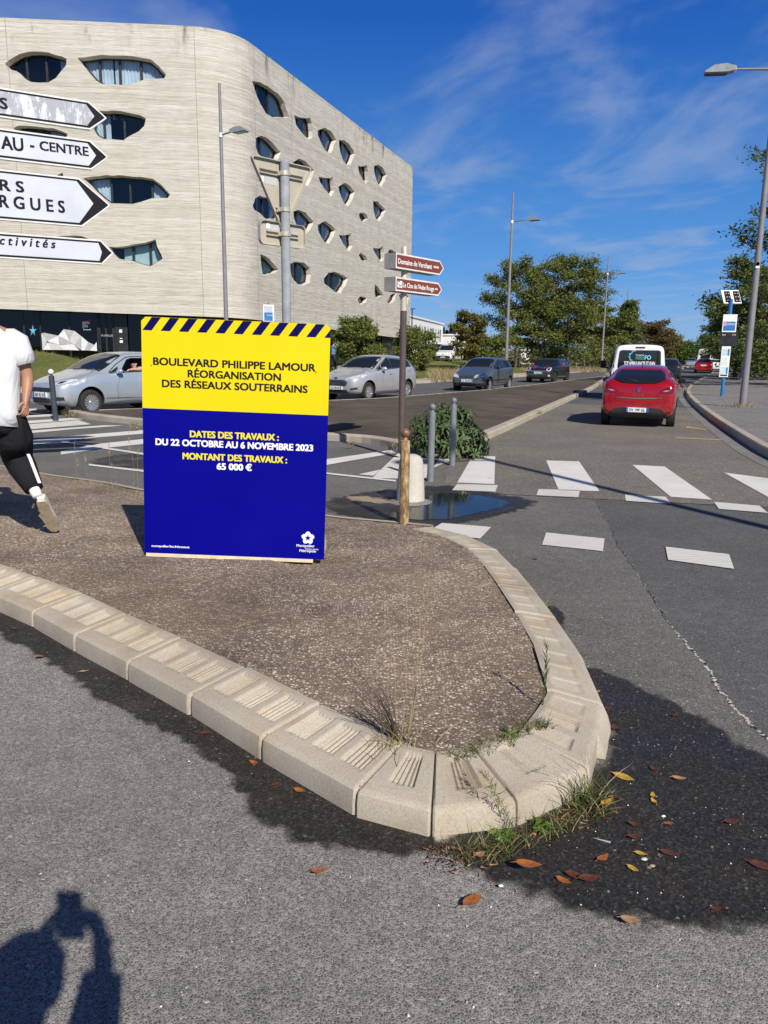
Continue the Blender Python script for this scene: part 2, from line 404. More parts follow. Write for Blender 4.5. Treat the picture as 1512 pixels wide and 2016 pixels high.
def m_mark(name, c=(.68, .665, .63), wear=.5, ripple=False):
    m, t, b = nodes_of(name); co = objco(t)
    n = noise(t, co, 5, 8, .72); n2 = noise(t, co, 60, 3, .6)
    s = N(t, 'ShaderNodeMath', operation='MULTIPLY_ADD'); t.links.new(n2, s.inputs[0]); s.inputs[1].default_value = .3; t.links.new(n, s.inputs[2])
    w = mrange(t, s.outputs[0], .72, .92, 0, wear, True)
    cc = ramp(t, noise(t, co, 1.7, 4), [(.3, tuple(x * .86 for x in c)), (.7, c)])
    if ripple:
        wv = N(t, 'ShaderNodeTexWave', wave_type='RINGS', i_Scale=7.0, i_Distortion=6.0, i_Detail=1.0); t.links.new(co, wv.inputs['Vector'])
        cc = mixc(t, 1.0, cc, ramp(t, wv.outputs['Fac'], [(.3, (.80, .79, .77)), (.7, (1, 1, 1))]), 'MULTIPLY'); bump(t, b, wv.outputs['Fac'], .35, .004)
    cc = mixc(t, w, cc, (.16, .15, .14))
    t.links.new(cc, b.inputs['Base Color']); b.inputs['Roughness'].default_value = .75; return m
M_MARK = m_mark('road_paint', wear=.75); M_MARKR = m_mark('road_paint_ribbed', ripple=True, wear=.3)
def m_tactile():
    m, t, b = nodes_of('tactile_paving'); co = objco(t, (1, 1, 1), (0, 0, R(35)))
    w = N(t, 'ShaderNodeTexWave', bands_direction='X', i_Scale=4.2, i_Distortion=.2); t.links.new(co, w.inputs['Vector'])
    c = mixc(t, 1.0, ramp(t, noise(t, co, 4, 5), [(.3, (.6, .58, .54)), (.7, (.76, .74, .7))]), ramp(t, w.outputs['Fac'], [(.3, (.72, .7, .66)), (.6, (1, 1, 1))]), 'MULTIPLY')
    t.links.new(c, b.inputs['Base Color']); b.inputs['Roughness'].default_value = .8; bump(t, b, w.outputs['Fac'], .6, .006); return m
M_TACT = m_tactile()
def m_patch(name, dry, wetrough, kind):
    """a damp / wet / sandy patch lying on the road, ragged at its rim"""
    m, t, b = nodes_of(name); co = objco(t)
    at = N(t, 'ShaderNodeAttribute', attribute_name='rim')
    n = noise(t, co, 7, 7, .65)
    s = N(t, 'ShaderNodeMath', operation='ADD'); t.links.new(at.outputs['Fac'], s.inputs[0]); t.links.new(mrange(t, n, .3, .7, -.38, .38), s.inputs[1])
    al = mrange(t, s.outputs[0], .12 if kind == 'wet' else .30, .62, 0, 1, True)
    cell = vor(t, co, 135, 'F1'); q = t.nodes.new('ShaderNodeSeparateColor'); t.links.new(cell.outputs['Color'], q.inputs[0])
    if kind == 'wet':
        c = ramp(t, q.outputs[0], [(0, tuple(x * .45 for x in dry)), (.8, dry), (.98, tuple(x * 1.7 for x in dry)), (.998, (.09, .085, .08)), (1, (.25, .24, .22))])
        t.links.new(c, b.inputs['Base Color']); bump(t, b, cell.outputs['Distance'], .35, .004); b.inputs['Specular IOR Level'].default_value = .22
        t.links.new(mrange(t, noise(t, co, 3, 4), .35, .65, wetrough * .6, wetrough * 1.5), b.inputs['Roughness'])
    elif kind == 'water':
        b.inputs['Base Color'].default_value = (*dry, 1); b.inputs['Roughness'].default_value = wetrough; b.inputs['IOR'].default_value = 1.33
        bump(t, b, noise(t, co, 9, 2), .02, .01)
    else:
        t.links.new(ramp(t, noise(t, co, 50, 5, .7), [(.3, tuple(x * .7 for x in dry)), (.7, dry)]), b.inputs['Base Color']); b.inputs['Roughness'].default_value = .95
    if kind == 'water': b.inputs['Specular IOR Level'].default_value = .22
    t.links.new(al, b.inputs['Alpha']); return m
M_WET = m_patch('wet_asphalt', (.036, .033, .030), .5, 'wet')
M_DAMP = m_patch('damp_asphalt', (.05, .049, .048), .55, 'wet')
M_WATER = m_patch('puddle_water', (.010, .010, .010), .06, 'water')
M_SAND = m_patch('sand_film', (.33, .27, .19), .9, 'sand')

def patch(name, px, z, mat, inset=.12, world=None, jit=.006):
    pts = world or [tuple(G(*p)[:2]) for p in px]
    pts = chaikin(pts, 2, True); pts = resample(pts + [pts[0]], .05)[:-1]; rr = random.Random(len(px or world))
    pts = [(a + rr.uniform(-jit, jit), b + rr.uniform(-jit, jit)) for a, b in pts]
    ring = pts + [pts[0]]
    vs, fs = filled(pts, .10, .2)
    mb = MB().add([(a, b, z) for a, b in vs], fs)
    o = mb.build(name, mat)
    at = o.data.attributes.new('rim', 'FLOAT', 'POINT')
    at.data.foreach_set('value', [min(1.0, dist_poly(v, ring) / inset) for v in vs]); return struct(o)

# ================================================================ the lie of the roads
LEFT_EDGE = [(-60, 14), (-20, 24), (-13, 28.8), (-6.5, 31.8), (2.0, 42.6), (8, 54), (14, 66), (25, 90), (45, 134), (90, 230), (160, 400)]
RIGHT_EDGE = [(9, -12), (6.8, 0), (5.8, 6), (5.7, 10), (6.0, 11.98), (6.86, 15), (8.11, 19.2), (10.48, 26.63), (13.15, 34.17), (17.05, 43.54), (33.8, 80.6), (70, 165), (170, 400)]
g = MB()
xs = [-3000, -600, -150, -60, 60, 150, 600, 3000]
for i in range(7):
    for j in range(7):
        g.add([(xs[i], xs[j], -.12), (xs[i + 1], xs[j], -.12), (xs[i + 1], xs[j + 1], -.12), (xs[i], xs[j + 1], -.12)], [(0, 1, 2, 3)])
struct(g.build('ground', M_SCRUB))
road = MB().sheet(RIGHT_EDGE + LEFT_EDGE[::-1] + [(-60, -12)], XY)
struct(road.build('road', M_ASPH))
tan = [(1.36, 8.6), (2.3, 8.38), (4.07, 8.0), (5.72, 7.7), (5.7, 10), (6.0, 11.98), (6.86, 15), (8.11, 19.2), (9.75, 24.6), (5.9, 25.6), (5.46, 24.41), (2.39, 15.6), (1.5, 13.2), (1.0, 11.6), (.72, 9.2)]
struct(MB().sheet(tan, XY, .008).build('carriageway', M_TAN))
SEAM = [(2.31, 8.34), (2.12, 7.1), (1.95, 6.25), (1.85, 5.4), (1.71, 4.51), (1.66, 3.9), (1.67, 3.72), (1.59, 3.25), (1.60, 2.93), (1.7, 1.2), (2.1, -2), (2.4, -8)]
struct(MB().sheet([(5.72, 7.7), (4.07, 8.0)] + SEAM + [(8.3, -8), (6.8, 0), (5.8, 6)], XY, .004).build('road_patch', M_DARK))
lb = [(-14, 9.8), (-9, 11.8), (-5.21, 10.31), (-3.15, 8.93), (-.46, 7.18), (.41, 6.83), (1.4, 8.55), (.75, 9.2), (1.0, 11.5), (-.34, 13.78), (-1.03, 13.87), (-5.16, 16.35), (-7.4, 18.4), (-18, 24), (-40, 18)]
struct(MB().sheet(lb, XY, .004).build('crossing_road', M_MID))
struct(MB().sheet([(-60, 13.9), (-40, 18.2), (-7.6, 18.6), (-1.81, 24.4), (.02, 26.1), (5.6, 35.7), (11.27, 48), (16.5, 60.5), (24, 78), (45, 122), (95, 230), (170, 400), (160, 400), (90, 229), (45, 133.9), (25, 89.9), (14, 65.9), (8, 53.9), (2, 42.5), (-6.5, 31.7), (-13, 28.7), (-20, 23.9)], XY, .004).build('left_carriageway', M_DARK))
struct(MB().sheet([(5.9, 25.6), (9.75, 24.6), (10.48, 26.63), (13.15, 34.17), (17.05, 43.54), (33.8, 80.6), (70, 165), (170, 400), (165, 400), (66, 165), (46, 120), (29, 80), (16.8, 58.2), (11.5, 41.9)], XY, .004).build('far_carriageway', M_DARK))
strip = [(-.2, 2.5), (.4, 2.5), (1.0, 2.42), (1.62, 2.3)] + SEAM[8::-1] + [(1.4, 8.53), (.46, 6.84), (.3, 6.5), (.6, 6.2), (.85, 4.7), (.85, 3.3), (.6, 2.9)]
struct(MB().sheet(strip, XY, .0055).build('road_patch', M_MID))
# crack along the seam, crumbled and pale
cr_ = MB(); rr = random.Random(3); sp = resample(chaikin(SEAM[:10], 2), .014)
off = 0
for i in range(len(sp) - 1):
    off = off * .93 + rr.uniform(-.007, .007); w = abs(rr.gauss(.003, .003)) * (1.6 if sp[i][1] < 4.2 else .7)
    a, b = sp[i], sp[i + 1]; w2 = abs(rr.gauss(.003, .003)) * (1.6 if sp[i][1] < 4.2 else .7)
    cr_.add([(a[0] + off - w, a[1], .008), (a[0] + off + w, a[1], .008), (b[0] + off + w2, b[1], .008), (b[0] + off - w2, b[1], .008)], [(0, 1, 2, 3)], 1 if (rr.random() < (.25 if a[1] < 4.4 else .75)) else 0)
struct(cr_.build('road_crack', [m_conc('crack_grit', (.5, .47, .42), k=.2), pm('crack_dark', (.03, .03, .03))]))

# ---------------------------------------------------------------- near island with its ribbed kerb
FRONT = [(-8.5, 8.4), (-5, 6.35), (-3.4, 5.25), (-2.28, 4.37), (-1.96, 4.12), (-1.55, 3.72), (-1.2, 3.42), (-.82, 3.07), (-.46, 2.7), (-.1, 2.34), (.15, 2.22), (.44, 2.28), (.72, 2.47), (.86, 2.65), (.95, 3.0), (1.0, 3.57), (.98, 4.68), (.93, 5.87), (.76, 6.42), (.42, 6.80)]
fp = resample(chaikin(FRONT, 2), .02)
S = [0.0]
for i in range(1, len(fp)): S.append(S[-1] + math.hypot(fp[i][0] - fp[i - 1][0], fp[i][1] - fp[i - 1][1]))
def s_near(p): return S[min(range(len(fp)), key=lambda i: (fp[i][0] - p[0]) ** 2 + (fp[i][1] - p[1]) ** 2)]
def path_at(s):
    s = max(0, min(S[-1], s)); i = min(len(S) - 2, max(0, np.searchsorted(S, s) - 1)); t = (s - S[i]) / max(1e-9, S[i + 1] - S[i])
    j0, j1 = max(0, i - 4), min(len(fp) - 1, i + 5); d = Vector((fp[j1][0] - fp[j0][0], fp[j1][1] - fp[j0][1])).normalized()
    return (lerp(fp[i][0], fp[i + 1][0], t), lerp(fp[i][1], fp[i + 1][1], t)), d
s0 = s_near((-.1, 2.34)); joints = [s0 - .52 * k for k in range(0, int(s0 / .52) + 1)][::-1]
joints += [s_near(p) for p in ((.16, 2.22), (.46, 2.29), (.76, 2.51), (.955, 3.02))]
while joints[-1] < S[-1] - .6: joints.append(joints[-1] + .58)
joints.append(S[-1])
def khf(s): return 1.0 - .72 * sstep(s_near((.95, 3.0)), S[-1], s)
KV = [(0, 0), (0, .6), (.006, .9), (.022, 1.0)]
nv = 26
ss = []
for a, b in zip(joints[:-1], joints[1:]):
    vis = a > s_near((-2.9, 4.9)); st = .0075 if vis else .05
    q = [a + .0005, a + .005, a + .012]; n = max(2, int((b - a - .024) / st)); q += [a + .012 + (b - a - .024) * k / n for k in range(1, n)] + [b - .012, b - .005, b - .0005]
    ss += [(x, a, b) for x in q]
kb = MB(); vs = []; fs = []
ncol = len(KV) + nv
rk = random.Random(11); bj = {j: (rk.uniform(-.004, .004), rk.uniform(-.005, .005)) for j in joints}
JP = [Vector(path_at(j)[0]) for j in joints]; JN = []
for i, p in enumerate(JP):
    d0 = (p - JP[i - 1]).normalized() if i else None; d1 = (JP[i + 1] - p).normalized() if i < len(JP) - 1 else None
    d0 = d0 or d1; d1 = d1 or d0; n0, n1 = Vector((-d0.y, d0.x)), Vector((-d1.y, d1.x)); m_ = (n0 + n1).normalized(); JN.append(m_ / max(.6, m_.dot(n0)))
def kerb_at(s):
    i = min(len(joints) - 2, max(0, int(np.searchsorted(joints, s, side='right')) - 1)); t = (s - joints[i]) / (joints[i + 1] - joints[i]); t = min(1, max(0, t))
    return JP[i].lerp(JP[i + 1], t), JN[i].lerp(JN[i + 1], t)
HF, HT = .108, .150
SA_, SB_ = s_near((.46, 2.29)), s_near((.95, 3.02))
def kw(s): return .30 - .065 * sstep(SA_, SB_, s)
for (s, a, b) in ss:
    p, nrm = kerb_at(s); k = khf(s); L = b - a; e = min(s - a, b - s)
    notch = .026 * (1 - sstep(0, .007, e)); dz, dn = bj[a]
    right = s > s_near((.9, 2.75))
    for (v, h) in KV:
        off = v + notch + dn + (0 if not right else .0) + (.035 * (1 - h) * -1 if h < .95 and right else 0)
        vs.append((p[0] + nrm.x * off, p[1] + nrm.y * off, (HF * k) * h - notch * .6 * h + dz * h))
    W = kw(s)
    for i in range(nv):
        f = (i + 1) / nv; v = .022 + (W - .022) * f; z = lerp(HF, HT, f) * k + dz - notch
        if L > .4: npan, pw, gap = 3, .115, (L - 3 * .115) / 4
        else: npan, pw, gap = 1, min(.12, L * .46), (L - min(.12, L * .46)) / 2
        fl = (s - a) - gap; pi = int(fl // (pw + gap)); u = fl - pi * (pw + gap)
        if 0 <= pi < npan and 0 <= u <= pw and .24 < f < .86:
            ed = min(u, pw - u, (f - .24) * W, (.86 - f) * W); z -= (.007 if not right else .004) * sstep(0, .008, ed) * min(1, k + .1)
            z -= (.008 if not right else .003) * sstep(.15, .7, .5 - .5 * math.cos(2 * math.pi * 5 * u / pw)) * sstep(.004, .014, ed)
        edge = .006 * (1 - sstep(0, .12, 1 - f)); z -= edge
        vs.append((p[0] + nrm.x * (v + dn), p[1] + nrm.y * (v + dn), z))
    # tail of the profile goes down behind, into the island
for i in range(len(ss) - 1):
    for j in range(ncol - 1):
        fs.append((i * ncol + j, (i + 1) * ncol + j, (i + 1) * ncol + j + 1, i * ncol + j + 1))
kb.add(vs, fs); struct(kb.build('kerb', M_KERB, smooth=40))
inner = []
for s in np.arange(0, S[-1] + .01, .06):
    p, n_ = kerb_at(s); inner.append((p[0] + n_.x * (kw(s) - .008), p[1] + n_.y * (kw(s) - .008), (HT - .012) * khf(s)))
BACK = [(.45, 6.86), (.02, 7.03), (-.46, 7.18), (-1.6, 7.9), (-2.72, 8.52), (-3.15, 8.93), (-4.38, 9.62), (-5.21, 10.31), (-7, 11.2), (-9.5, 12.4)]
bk = chaikin(BACK, 2)
bo = MB(); bi = poly_offset(bk, .09)
for i in range(len(bk) - 1):
    a, b, c, d = bk[i], bk[i + 1], bi[i + 1], bi[i]
    bo.add([(*a, .0), (*b, .0), (*b, .028), (*a, .028), (*c, .034), (*d, .034)], [(0, 3, 2, 1), (3, 5, 4, 2)])
struct(bo.build('kerb', M_KERB2))
poly = [(a, b) for a, b, c in inner] + bi
cl = [poly[0]]
for p in poly[1:]:
    if math.hypot(p[0] - cl[-1][0], p[1] - cl[-1][1]) > .02: cl.append(p)
vs2, fs2 = filled(cl, .14, .25)
ifr = [(a, b) for a, b, c in inner]; ir = np.array(inner)
def island_z(p):
    dd = (ir[:, 0] - p[0]) ** 2 + (ir[:, 1] - p[1]) ** 2; k = int(dd.argmin()); df = math.sqrt(dd[k]); db = dist_poly(p, bi)
    return lerp(ir[k, 2], .03, df / (df + db + 1e-6))
rz = random.Random(5)
struct(MB().add([(a, b, island_z((a, b)) - .002 + rz.uniform(-.004, .004)) for a, b in vs2], fs2).build('traffic_island', M_ISL, smooth=180))

# ---------------------------------------------------------------- median of brown earth
MED_R = [(.98, 11.62), (1.5, 13.2), (2.39, 15.6), (5.46, 24.41), (8.6, 33.3), (11.5, 41.9), (16.6, 58.6)]
MED_N = [(-7.7, 18.75), (-7.3, 18.25), (-6.9, 17.75), (-5.16, 16.3), (-1.03, 13.87), (-.34, 13.6), (.27, 12.62), (.7, 11.75), (.98, 11.62)]
MED_F = [(17.0, 60.4), (11.27, 47.97), (5.6, 35.6), (.02, 25.99), (-1.81, 24.3), (-5.2, 20.6), (-7.7, 18.75)]
def kerb_strip(name, pts, w, h, mat, joint=1.0, smooth_it=1, h0=None):
    pts = resample(chaikin(pts, smooth_it), .25); inn = poly_offset(pts, w); m = MB(); rr = random.Random(9); acc = 0
    for i in range(len(pts) - 1):
        a, b, c, d = pts[i], pts[i + 1], inn[i + 1], inn[i]; j = .006 if (i % max(1, int(joint / .25)) == 0) else 0.0
        ba = poly_offset([a, b], .02); z = h + (rr.uniform(-.004, .004) if j else 0)
        m.add([(*a, -.02), (*b, -.02), (*b, h - .02), (*a, h - .02), (*ba[1], h), (*ba[0], h), (*c, h + .004), (*d, h + .004), (*c, -.02), (*d, -.02)], [(0, 1, 2, 3), (3, 2, 4, 5), (5, 4, 6, 7), (7, 6, 8, 9)])
    return struct(m.build(name, mat)), inn
_, mi2 = kerb_strip('kerb', MED_N[:-1] + MED_R, .18, .13, M_KERB2, 1.0, 2)
_, mi3 = kerb_strip('kerb', MED_F, .16, .12, M_KERB2, 1.0)
mp_ = mi2 + mi3
cl = [mp_[0]]
for p in mp_[1:]:
    if math.hypot(p[0] - cl[-1][0], p[1] - cl[-1][1]) > .05: cl.append(p)
vs2, fs2 = filled(cl, .7, .2); ring = cl + [cl[0]]
MED_POLY = cl
struct(MB().add([(a, b, .115 + .10 * sstep(0, 2.2, dist_poly((a, b), ring)) + rz.uniform(-.008, .008)) for a, b in vs2], fs2).build('median_strip', M_EARTH, smooth=180))
# the next median, further on
kerb_strip('kerb', [(22, 66), (29.0, 80), (46, 120), (66, 165)], .2, .15, M_KERB2)
kerb_strip('kerb', [(60, 165), (40, 120), (24.5, 80), (21, 68), (22, 66)], .2, .15, M_KERB2)
struct(MB().sheet([(22, 66.4), (29.0, 80), (46, 120), (66, 165), (60, 165), (40, 120), (24.5, 80), (21.2, 68)], XY, .15).build('median_strip', M_PATH))

# ---------------------------------------------------------------- right pavement and lawn
RK = RIGHT_EDGE[2:]
_, rin = kerb_strip('kerb', [p for p in RK[::-1]], .16, .155, M_KERB2, 1.0)
rin = rin[::-1]
gut = poly_offset(resample(chaikin(RK[:8], 1), .3), .32); gb = resample(chaikin(RK[:8], 1), .3)
gm = MB()
for i in range(len(gb) - 1): gm.add([(*gb[i], .013), (*gb[i + 1], .013), (*gut[i + 1], .013), (*gut[i], .013)], [(0, 1, 2, 3)])
struct(gm.build('gutter', M_PAVE))
pav = rin + [(185, 400), (60, 120), (30, 62), (26, 49), (40, 44), (40, -12), (12, -12), (7.2, 5.9)]
struct(MB().sheet(pav, XY, .15).build('pavement', M_PAVE))
lw = MB(); A = [(26, 49), (30, 62), (60, 120), (185, 400)]
struct(MB().sheet([(26.1, 49), (30.1, 62), (60.1, 120), (185.2, 400), (400, 400), (400, 44), (40.2, 44)], XY, .17).build('lawn', M_GRASS))
# ---------------------------------------------------------------- left path and rising grass
E_ = Vector((-.55, .83)).normalized()
lp = resample(chaikin(LEFT_EDGE, 2), 1.5)
kerb_strip('kerb', [p for p in LEFT_EDGE], .16, .12, M_KERB2, 1.0, 2)
def verge_z(x, d, wx=None, wy=None):
    rise = lerp(1.62, .42, sstep(-13, -5.5, x)); rise = lerp(rise, .22, sstep(-2, 14, x))
    z = .12 + rise * sstep(2.4, 12.5, d)
    if wy: z += .62 * (1 - sstep(.105, .135, wx / max(1, wy))) * sstep(69, 80, wy)
    return z
pt = MB(); vs = []; ds = [.12, 2.4]
for p in lp:
    for d in ds: vs.append((p[0] + E_.x * d, p[1] + E_.y * d, .125))
pt.add(vs, [(2 * i, 2 * i + 2, 2 * i + 3, 2 * i + 1) for i in range(len(lp) - 1)]); struct(pt.build('path', M_PATH))
ds = [2.4, 3, 4, 5, 6, 7, 8, 9, 10, 11, 12, 13, 15, 18, 24, 34, 60, 120]; vs = []; fs = []
rv = random.Random(2)
for p in lp:
    for d in ds: vs.append((p[0] + E_.x * d, p[1] + E_.y * d, verge_z(p[0], d, p[0] + E_.x * d, p[1] + E_.y * d) + (rv.uniform(-.05, .05) if d > 3 else 0)))
k = len(ds)
for i in range(len(lp) - 1):
    for j in range(k - 1): fs.append((i * k + j, (i + 1) * k + j, (i + 1) * k + j + 1, i * k + j + 1))
struct(MB().add(vs, fs).build('grass_verge', M_GRASS, smooth=180))

# ---------------------------------------------------------------- painted markings
def quads(name, qs, z, mat, px=True):
    m = MB()
    for q in qs: m.sheet([tuple(G(*p)[:2]) if px else p for p in q], XY, z)
    return struct(m.build(name, mat))
quads('zebra_crossing', [[(1075, 908), (1140, 910), (1180, 969), (1100, 967)], [(1245, 917), (1308, 920), (1402, 986), (1320, 980)], [(1425, 932), (1600, 955), (1640, 1010), (1520, 985)],
                         [(930, 900), (975, 900), (973, 955), (900, 952)]], .013, M_MARK)
quads('stop_marking', [[(1060, 965), (1142, 967), (1138, 981), (1056, 977)], [(1230, 976), (1310, 980), (1322, 994), (1232, 988)], [(1405, 990), (1495, 998), (1512, 1012), (1415, 1004)], [(900, 955), (980, 957), (975, 970), (890, 967)]], .013, M_MARKR)
quads('give_way_marking', [[(870, 1032), (967, 1040), (945, 1063), (842, 1050)], [(1075, 1051), (1190, 1063), (1187, 1088), (1067, 1075)], [(1310, 1079), (1435, 1094), (1445, 1123), (1315, 1105)]], .013, M_MARKR)
quads('zebra_crossing', [[(-60, 808), (72, 805), (72, 810), (-60, 815)], [(-80, 825), (104, 816), (104, 820), (-80, 830)], [(-80, 838), (140, 823.5), (165, 826), (-80, 845)],
      [(-80, 859), (205, 838), (245, 838.5), (140, 846), (-80, 867)], [(60, 868), (140, 859), (330, 843.5), (330, 851), (190, 862), (60, 877)], [(120, 889), (200, 874), (340, 859), (340, 869), (205, 883), (120, 896)],
      [(560, 920), (643, 905), (785, 885), (789, 891), (645, 916), (560, 932)]], .009, M_MARK)
quads('edge_line', [[(120, 869), (280, 893), (420, 913), (420, 916), (280, 896.5), (120, 872)], [(175, 915), (280, 927), (420, 945), (420, 949), (280, 930.5), (175, 918)], [(560, 922), (643, 932), (779, 947), (779, 950), (643, 935), (560, 925)]], .013, M_MARK)
quads('tactile_strip', [[(-60, 846), (155, 828), (180, 836), (-60, 856)], [(732, 943), (785, 892), (857, 891), (838, 944)], [(853, 922), (868, 900), (913, 896), (905, 902)], [(706, 935), (752, 925), (734, 938)]], .010, M_TACT)
quads('yellow_marking', [[(1352, 840), (1388, 846), (1392, 848), (1350, 843)], [(1330, 862), (1420, 866), (1420, 868), (1330, 864)]], .013, m_mark('yellow_paint', (.40, .31, .14), .9))
# ---------------------------------------------------------------- wet patches, puddle, sand
patch('wet_road', [(690, 1605), (840, 1640), (1010, 1615), (1140, 1560), (1175, 1500), (1180, 1440), (1120, 1330), (1080, 1260), (1120, 1268), (1190, 1322), (1290, 1360), (1390, 1412), (1470, 1462), (1560, 1512), (1720, 1640), (1800, 1860), (1512, 1850), (1380, 1845), (1250, 1848), (1120, 1812), (1000, 1762), (900, 1712), (800, 1682), (700, 1668)], .0125, M_WET, .12)
patch('wet_road', [(-40, 1150), (70, 1190), (160, 1240), (255, 1290), (375, 1360), (515, 1450), (690, 1560), (840, 1600), (900, 1690), (800, 1700), (650, 1690), (560, 1665), (485, 1612), (435, 1526), (340, 1466), (245, 1412), (160, 1368), (80, 1306), (-40, 1240)], .0105, M_WET, .09)
patch('tar_spot', [(300, 1612), (325, 1606), (345, 1612), (335, 1624), (312, 1626)], .0105, M_WET, .02)
patch('wet_road', [(1030, 1180), (1060, 1176), (1100, 1195), (1118, 1215), (1116, 1245), (1120, 1290), (1090, 1275)], .0105, M_WET, .05)
patch('puddle', [(630, 985), (720, 968), (800, 960), (890, 955), (970, 970), (1075, 988), (1045, 1004), (960, 1026), (880, 1040), (800, 1042), (700, 1022), (630, 1010)], .012, M_WET, .2)
patch('puddle', [(835, 970), (920, 972), (1010, 986), (1025, 996), (960, 1014), (900, 1028), (850, 1028), (780, 1030), (735, 1016), (820, 1000)], .016, M_WATER, .16)
patch('wet_road', [(160, 910), (215, 896), (290, 890), (420, 900), (420, 935), (290, 925), (190, 922)], .011, M_DAMP, .3)
patch('sand_film', [(655, 978), (720, 975), (790, 985), (800, 1000), (740, 998), (680, 992)], .017, M_SAND, .25)
# ================================================================ the concrete building
def m_board():
    m, t, b = nodes_of('board_marked_concrete'); co = objco(t, (.8, .8, 9)); c2 = objco(t)
    n = noise(t, co, 1.0, 5, .7); n2 = noise(t, c2, 1.2, 5, .6)
    z = N(t, 'ShaderNodeSeparateXYZ'); t.links.new(c2, z.inputs[0])
    fl = N(t, 'ShaderNodeMath', operation='MULTIPLY'); t.links.new(z.outputs[2], fl.inputs[0]); fl.inputs[1].default_value = 1 / .24
    wob = N(t, 'ShaderNodeMath', operation='MULTIPLY_ADD'); t.links.new(noise(t, objco(t, (.08, .08, .5)), 1.0, 3), wob.inputs[0]); wob.inputs[1].default_value = .5; t.links.new(fl.outputs[0], wob.inputs[2])
    fr = N(t, 'ShaderNodeMath', operation='FRACT'); t.links.new(wob.outputs[0], fr.inputs[0])
    fi = N(t, 'ShaderNodeMath', operation='FLOOR'); t.links.new(wob.outputs[0], fi.inputs[0])
    wn_ = N(t, 'ShaderNodeTexWhiteNoise', noise_dimensions='1D'); t.links.new(fi.outputs[0], wn_.inputs['W'])
    c = ramp(t, n, [(.25, (.44, .42, .375)), (.45, (.56, .538, .487)), (.72, (.62, .60, .552))])
    c = mixc(t, 1.0, c, ramp(t, wn_.outputs['Value'], [(0, (.92, .915, .905)), (1, (1.06, 1.06, 1.06))]), 'MULTIPLY')
    joint = mrange(t, fr.outputs[0], .0, .14, .66, 1, True); jc = N(t, 'ShaderNodeCombineColor')
    jm = N(t, 'ShaderNodeMath', operation='MULTIPLY_ADD'); t.links.new(mrange(t, noise(t, objco(t, (.9, .9, 3)), 1, 5, .65), .38, .62, .1, 1), jm.inputs[0])
    inv = N(t, 'ShaderNodeMath', operation='SUBTRACT'); t.links.new(joint, inv.inputs[0]); inv.inputs[1].default_value = 1.0
    t.links.new(inv.outputs[0], jm.inputs[1]); jm.inputs[2].default_value = 1.0
    for i in range(3): t.links.new(jm.outputs[0], jc.inputs[i])
    c = mixc(t, 1.0, c, jc.outputs[0], 'MULTIPLY')
    c = mixc(t, 1.0, c, ramp(t, n2, [(.3, (.90, .89, .87)), (.7, (1.05, 1.05, 1.06))]), 'MULTIPLY')
    # run-off stains below the parapet
    st = noise(t, objco(t, (.62, .62, .16)), 1.0, 6, .7)
    zz = mrange(t, z.outputs[2], 17.4, 19.1, 0, 1); sm = N(t, 'ShaderNodeMath', operation='MULTIPLY'); t.links.new(zz, sm.inputs[0]); t.links.new(mrange(t, st, .53, .64, 0, .85, True), sm.inputs[1])
    c = mixc(t, sm.outputs[0], c, (.11, .09, .065))
    t.links.new(c, b.inputs['Base Color']); b.inputs['Roughness'].default_value = .85; b.inputs['Specular IOR Level'].default_value = .2
    h = N(t, 'ShaderNodeMath', operation='MULTIPLY_ADD'); t.links.new(fr.outputs[0], h.inputs[0]); h.inputs[1].default_value = .8; t.links.new(n, h.inputs[2])
    bump(t, b, h.outputs[0], .7, .07); return m
M_BOARD = m_board()
def m_glass(name, tint=(.35, .45, .55), gl=.16, rough=.01):
    m, t, b = nodes_of(name); t.nodes.remove(b)
    tr = N(t, 'ShaderNodeBsdfTransparent'); tr.inputs[0].default_value = (*tint, 1); gs = N(t, 'ShaderNodeBsdfGlossy'); gs.inputs['Roughness'].default_value = rough
    fz = N(t, 'ShaderNodeFresnel', i_IOR=1.5); ad = N(t, 'ShaderNodeMath', operation='ADD', use_clamp=True); t.links.new(fz.outputs[0], ad.inputs[0]); ad.inputs[1].default_value = gl
    mx = N(t, 'ShaderNodeMixShader'); t.links.new(ad.outputs[0], mx.inputs[0]); t.links.new(tr.outputs[0], mx.inputs[1]); t.links.new(gs.outputs[0], mx.inputs[2])
    t.links.new(mx.outputs[0], t.nodes['Material Output'].inputs[0]); return m
M_WGLASS = m_glass('window_glass', (.84, .92, .97), .02)
M_SHOP = m_glass('shop_glass', (.28, .33, .36), .0)
M_TEAL = m_glass('teal_glass', (.35, .62, .62), .2)
M_FRAME = pm('dark_frame', (.018, .02, .023), rough=.4)
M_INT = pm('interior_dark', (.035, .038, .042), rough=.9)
M_CURT = pm('curtain_cloth', (.62, .70, .76), var=.1, scale=2, rough=.95)
M_CURT2 = pm('curtain_green', (.52, .68, .66), var=.1, scale=2, rough=.95)
M_CURT3 = pm('blind_grey', (.26, .27, .28), var=.1, scale=2, rough=.95)
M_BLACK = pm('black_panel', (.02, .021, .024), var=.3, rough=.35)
M_WHITE = pm('white_paint', (.78, .78, .77), var=.05, rough=.5)
ZT = 19.1
K1 = 48 / 45
Q0 = Vector((-19.7, 43.1, 0)) * K1; Q1 = Vector((-9.9, 43.9, 0)) * K1; B0 = Vector((-7.8, 45.3, 0)) * K1; B1 = Vector((2.23, 74, 0)) * K1
dA = (Q1 - Q0).normalized(); dB = (B1 - B0).normalized()
def isect2(p, d, q, e):
    det = d.x * -e.y + e.x * d.y; r = q - p; s = (r.x * -e.y + e.x * r.y) / det; return p + d * s
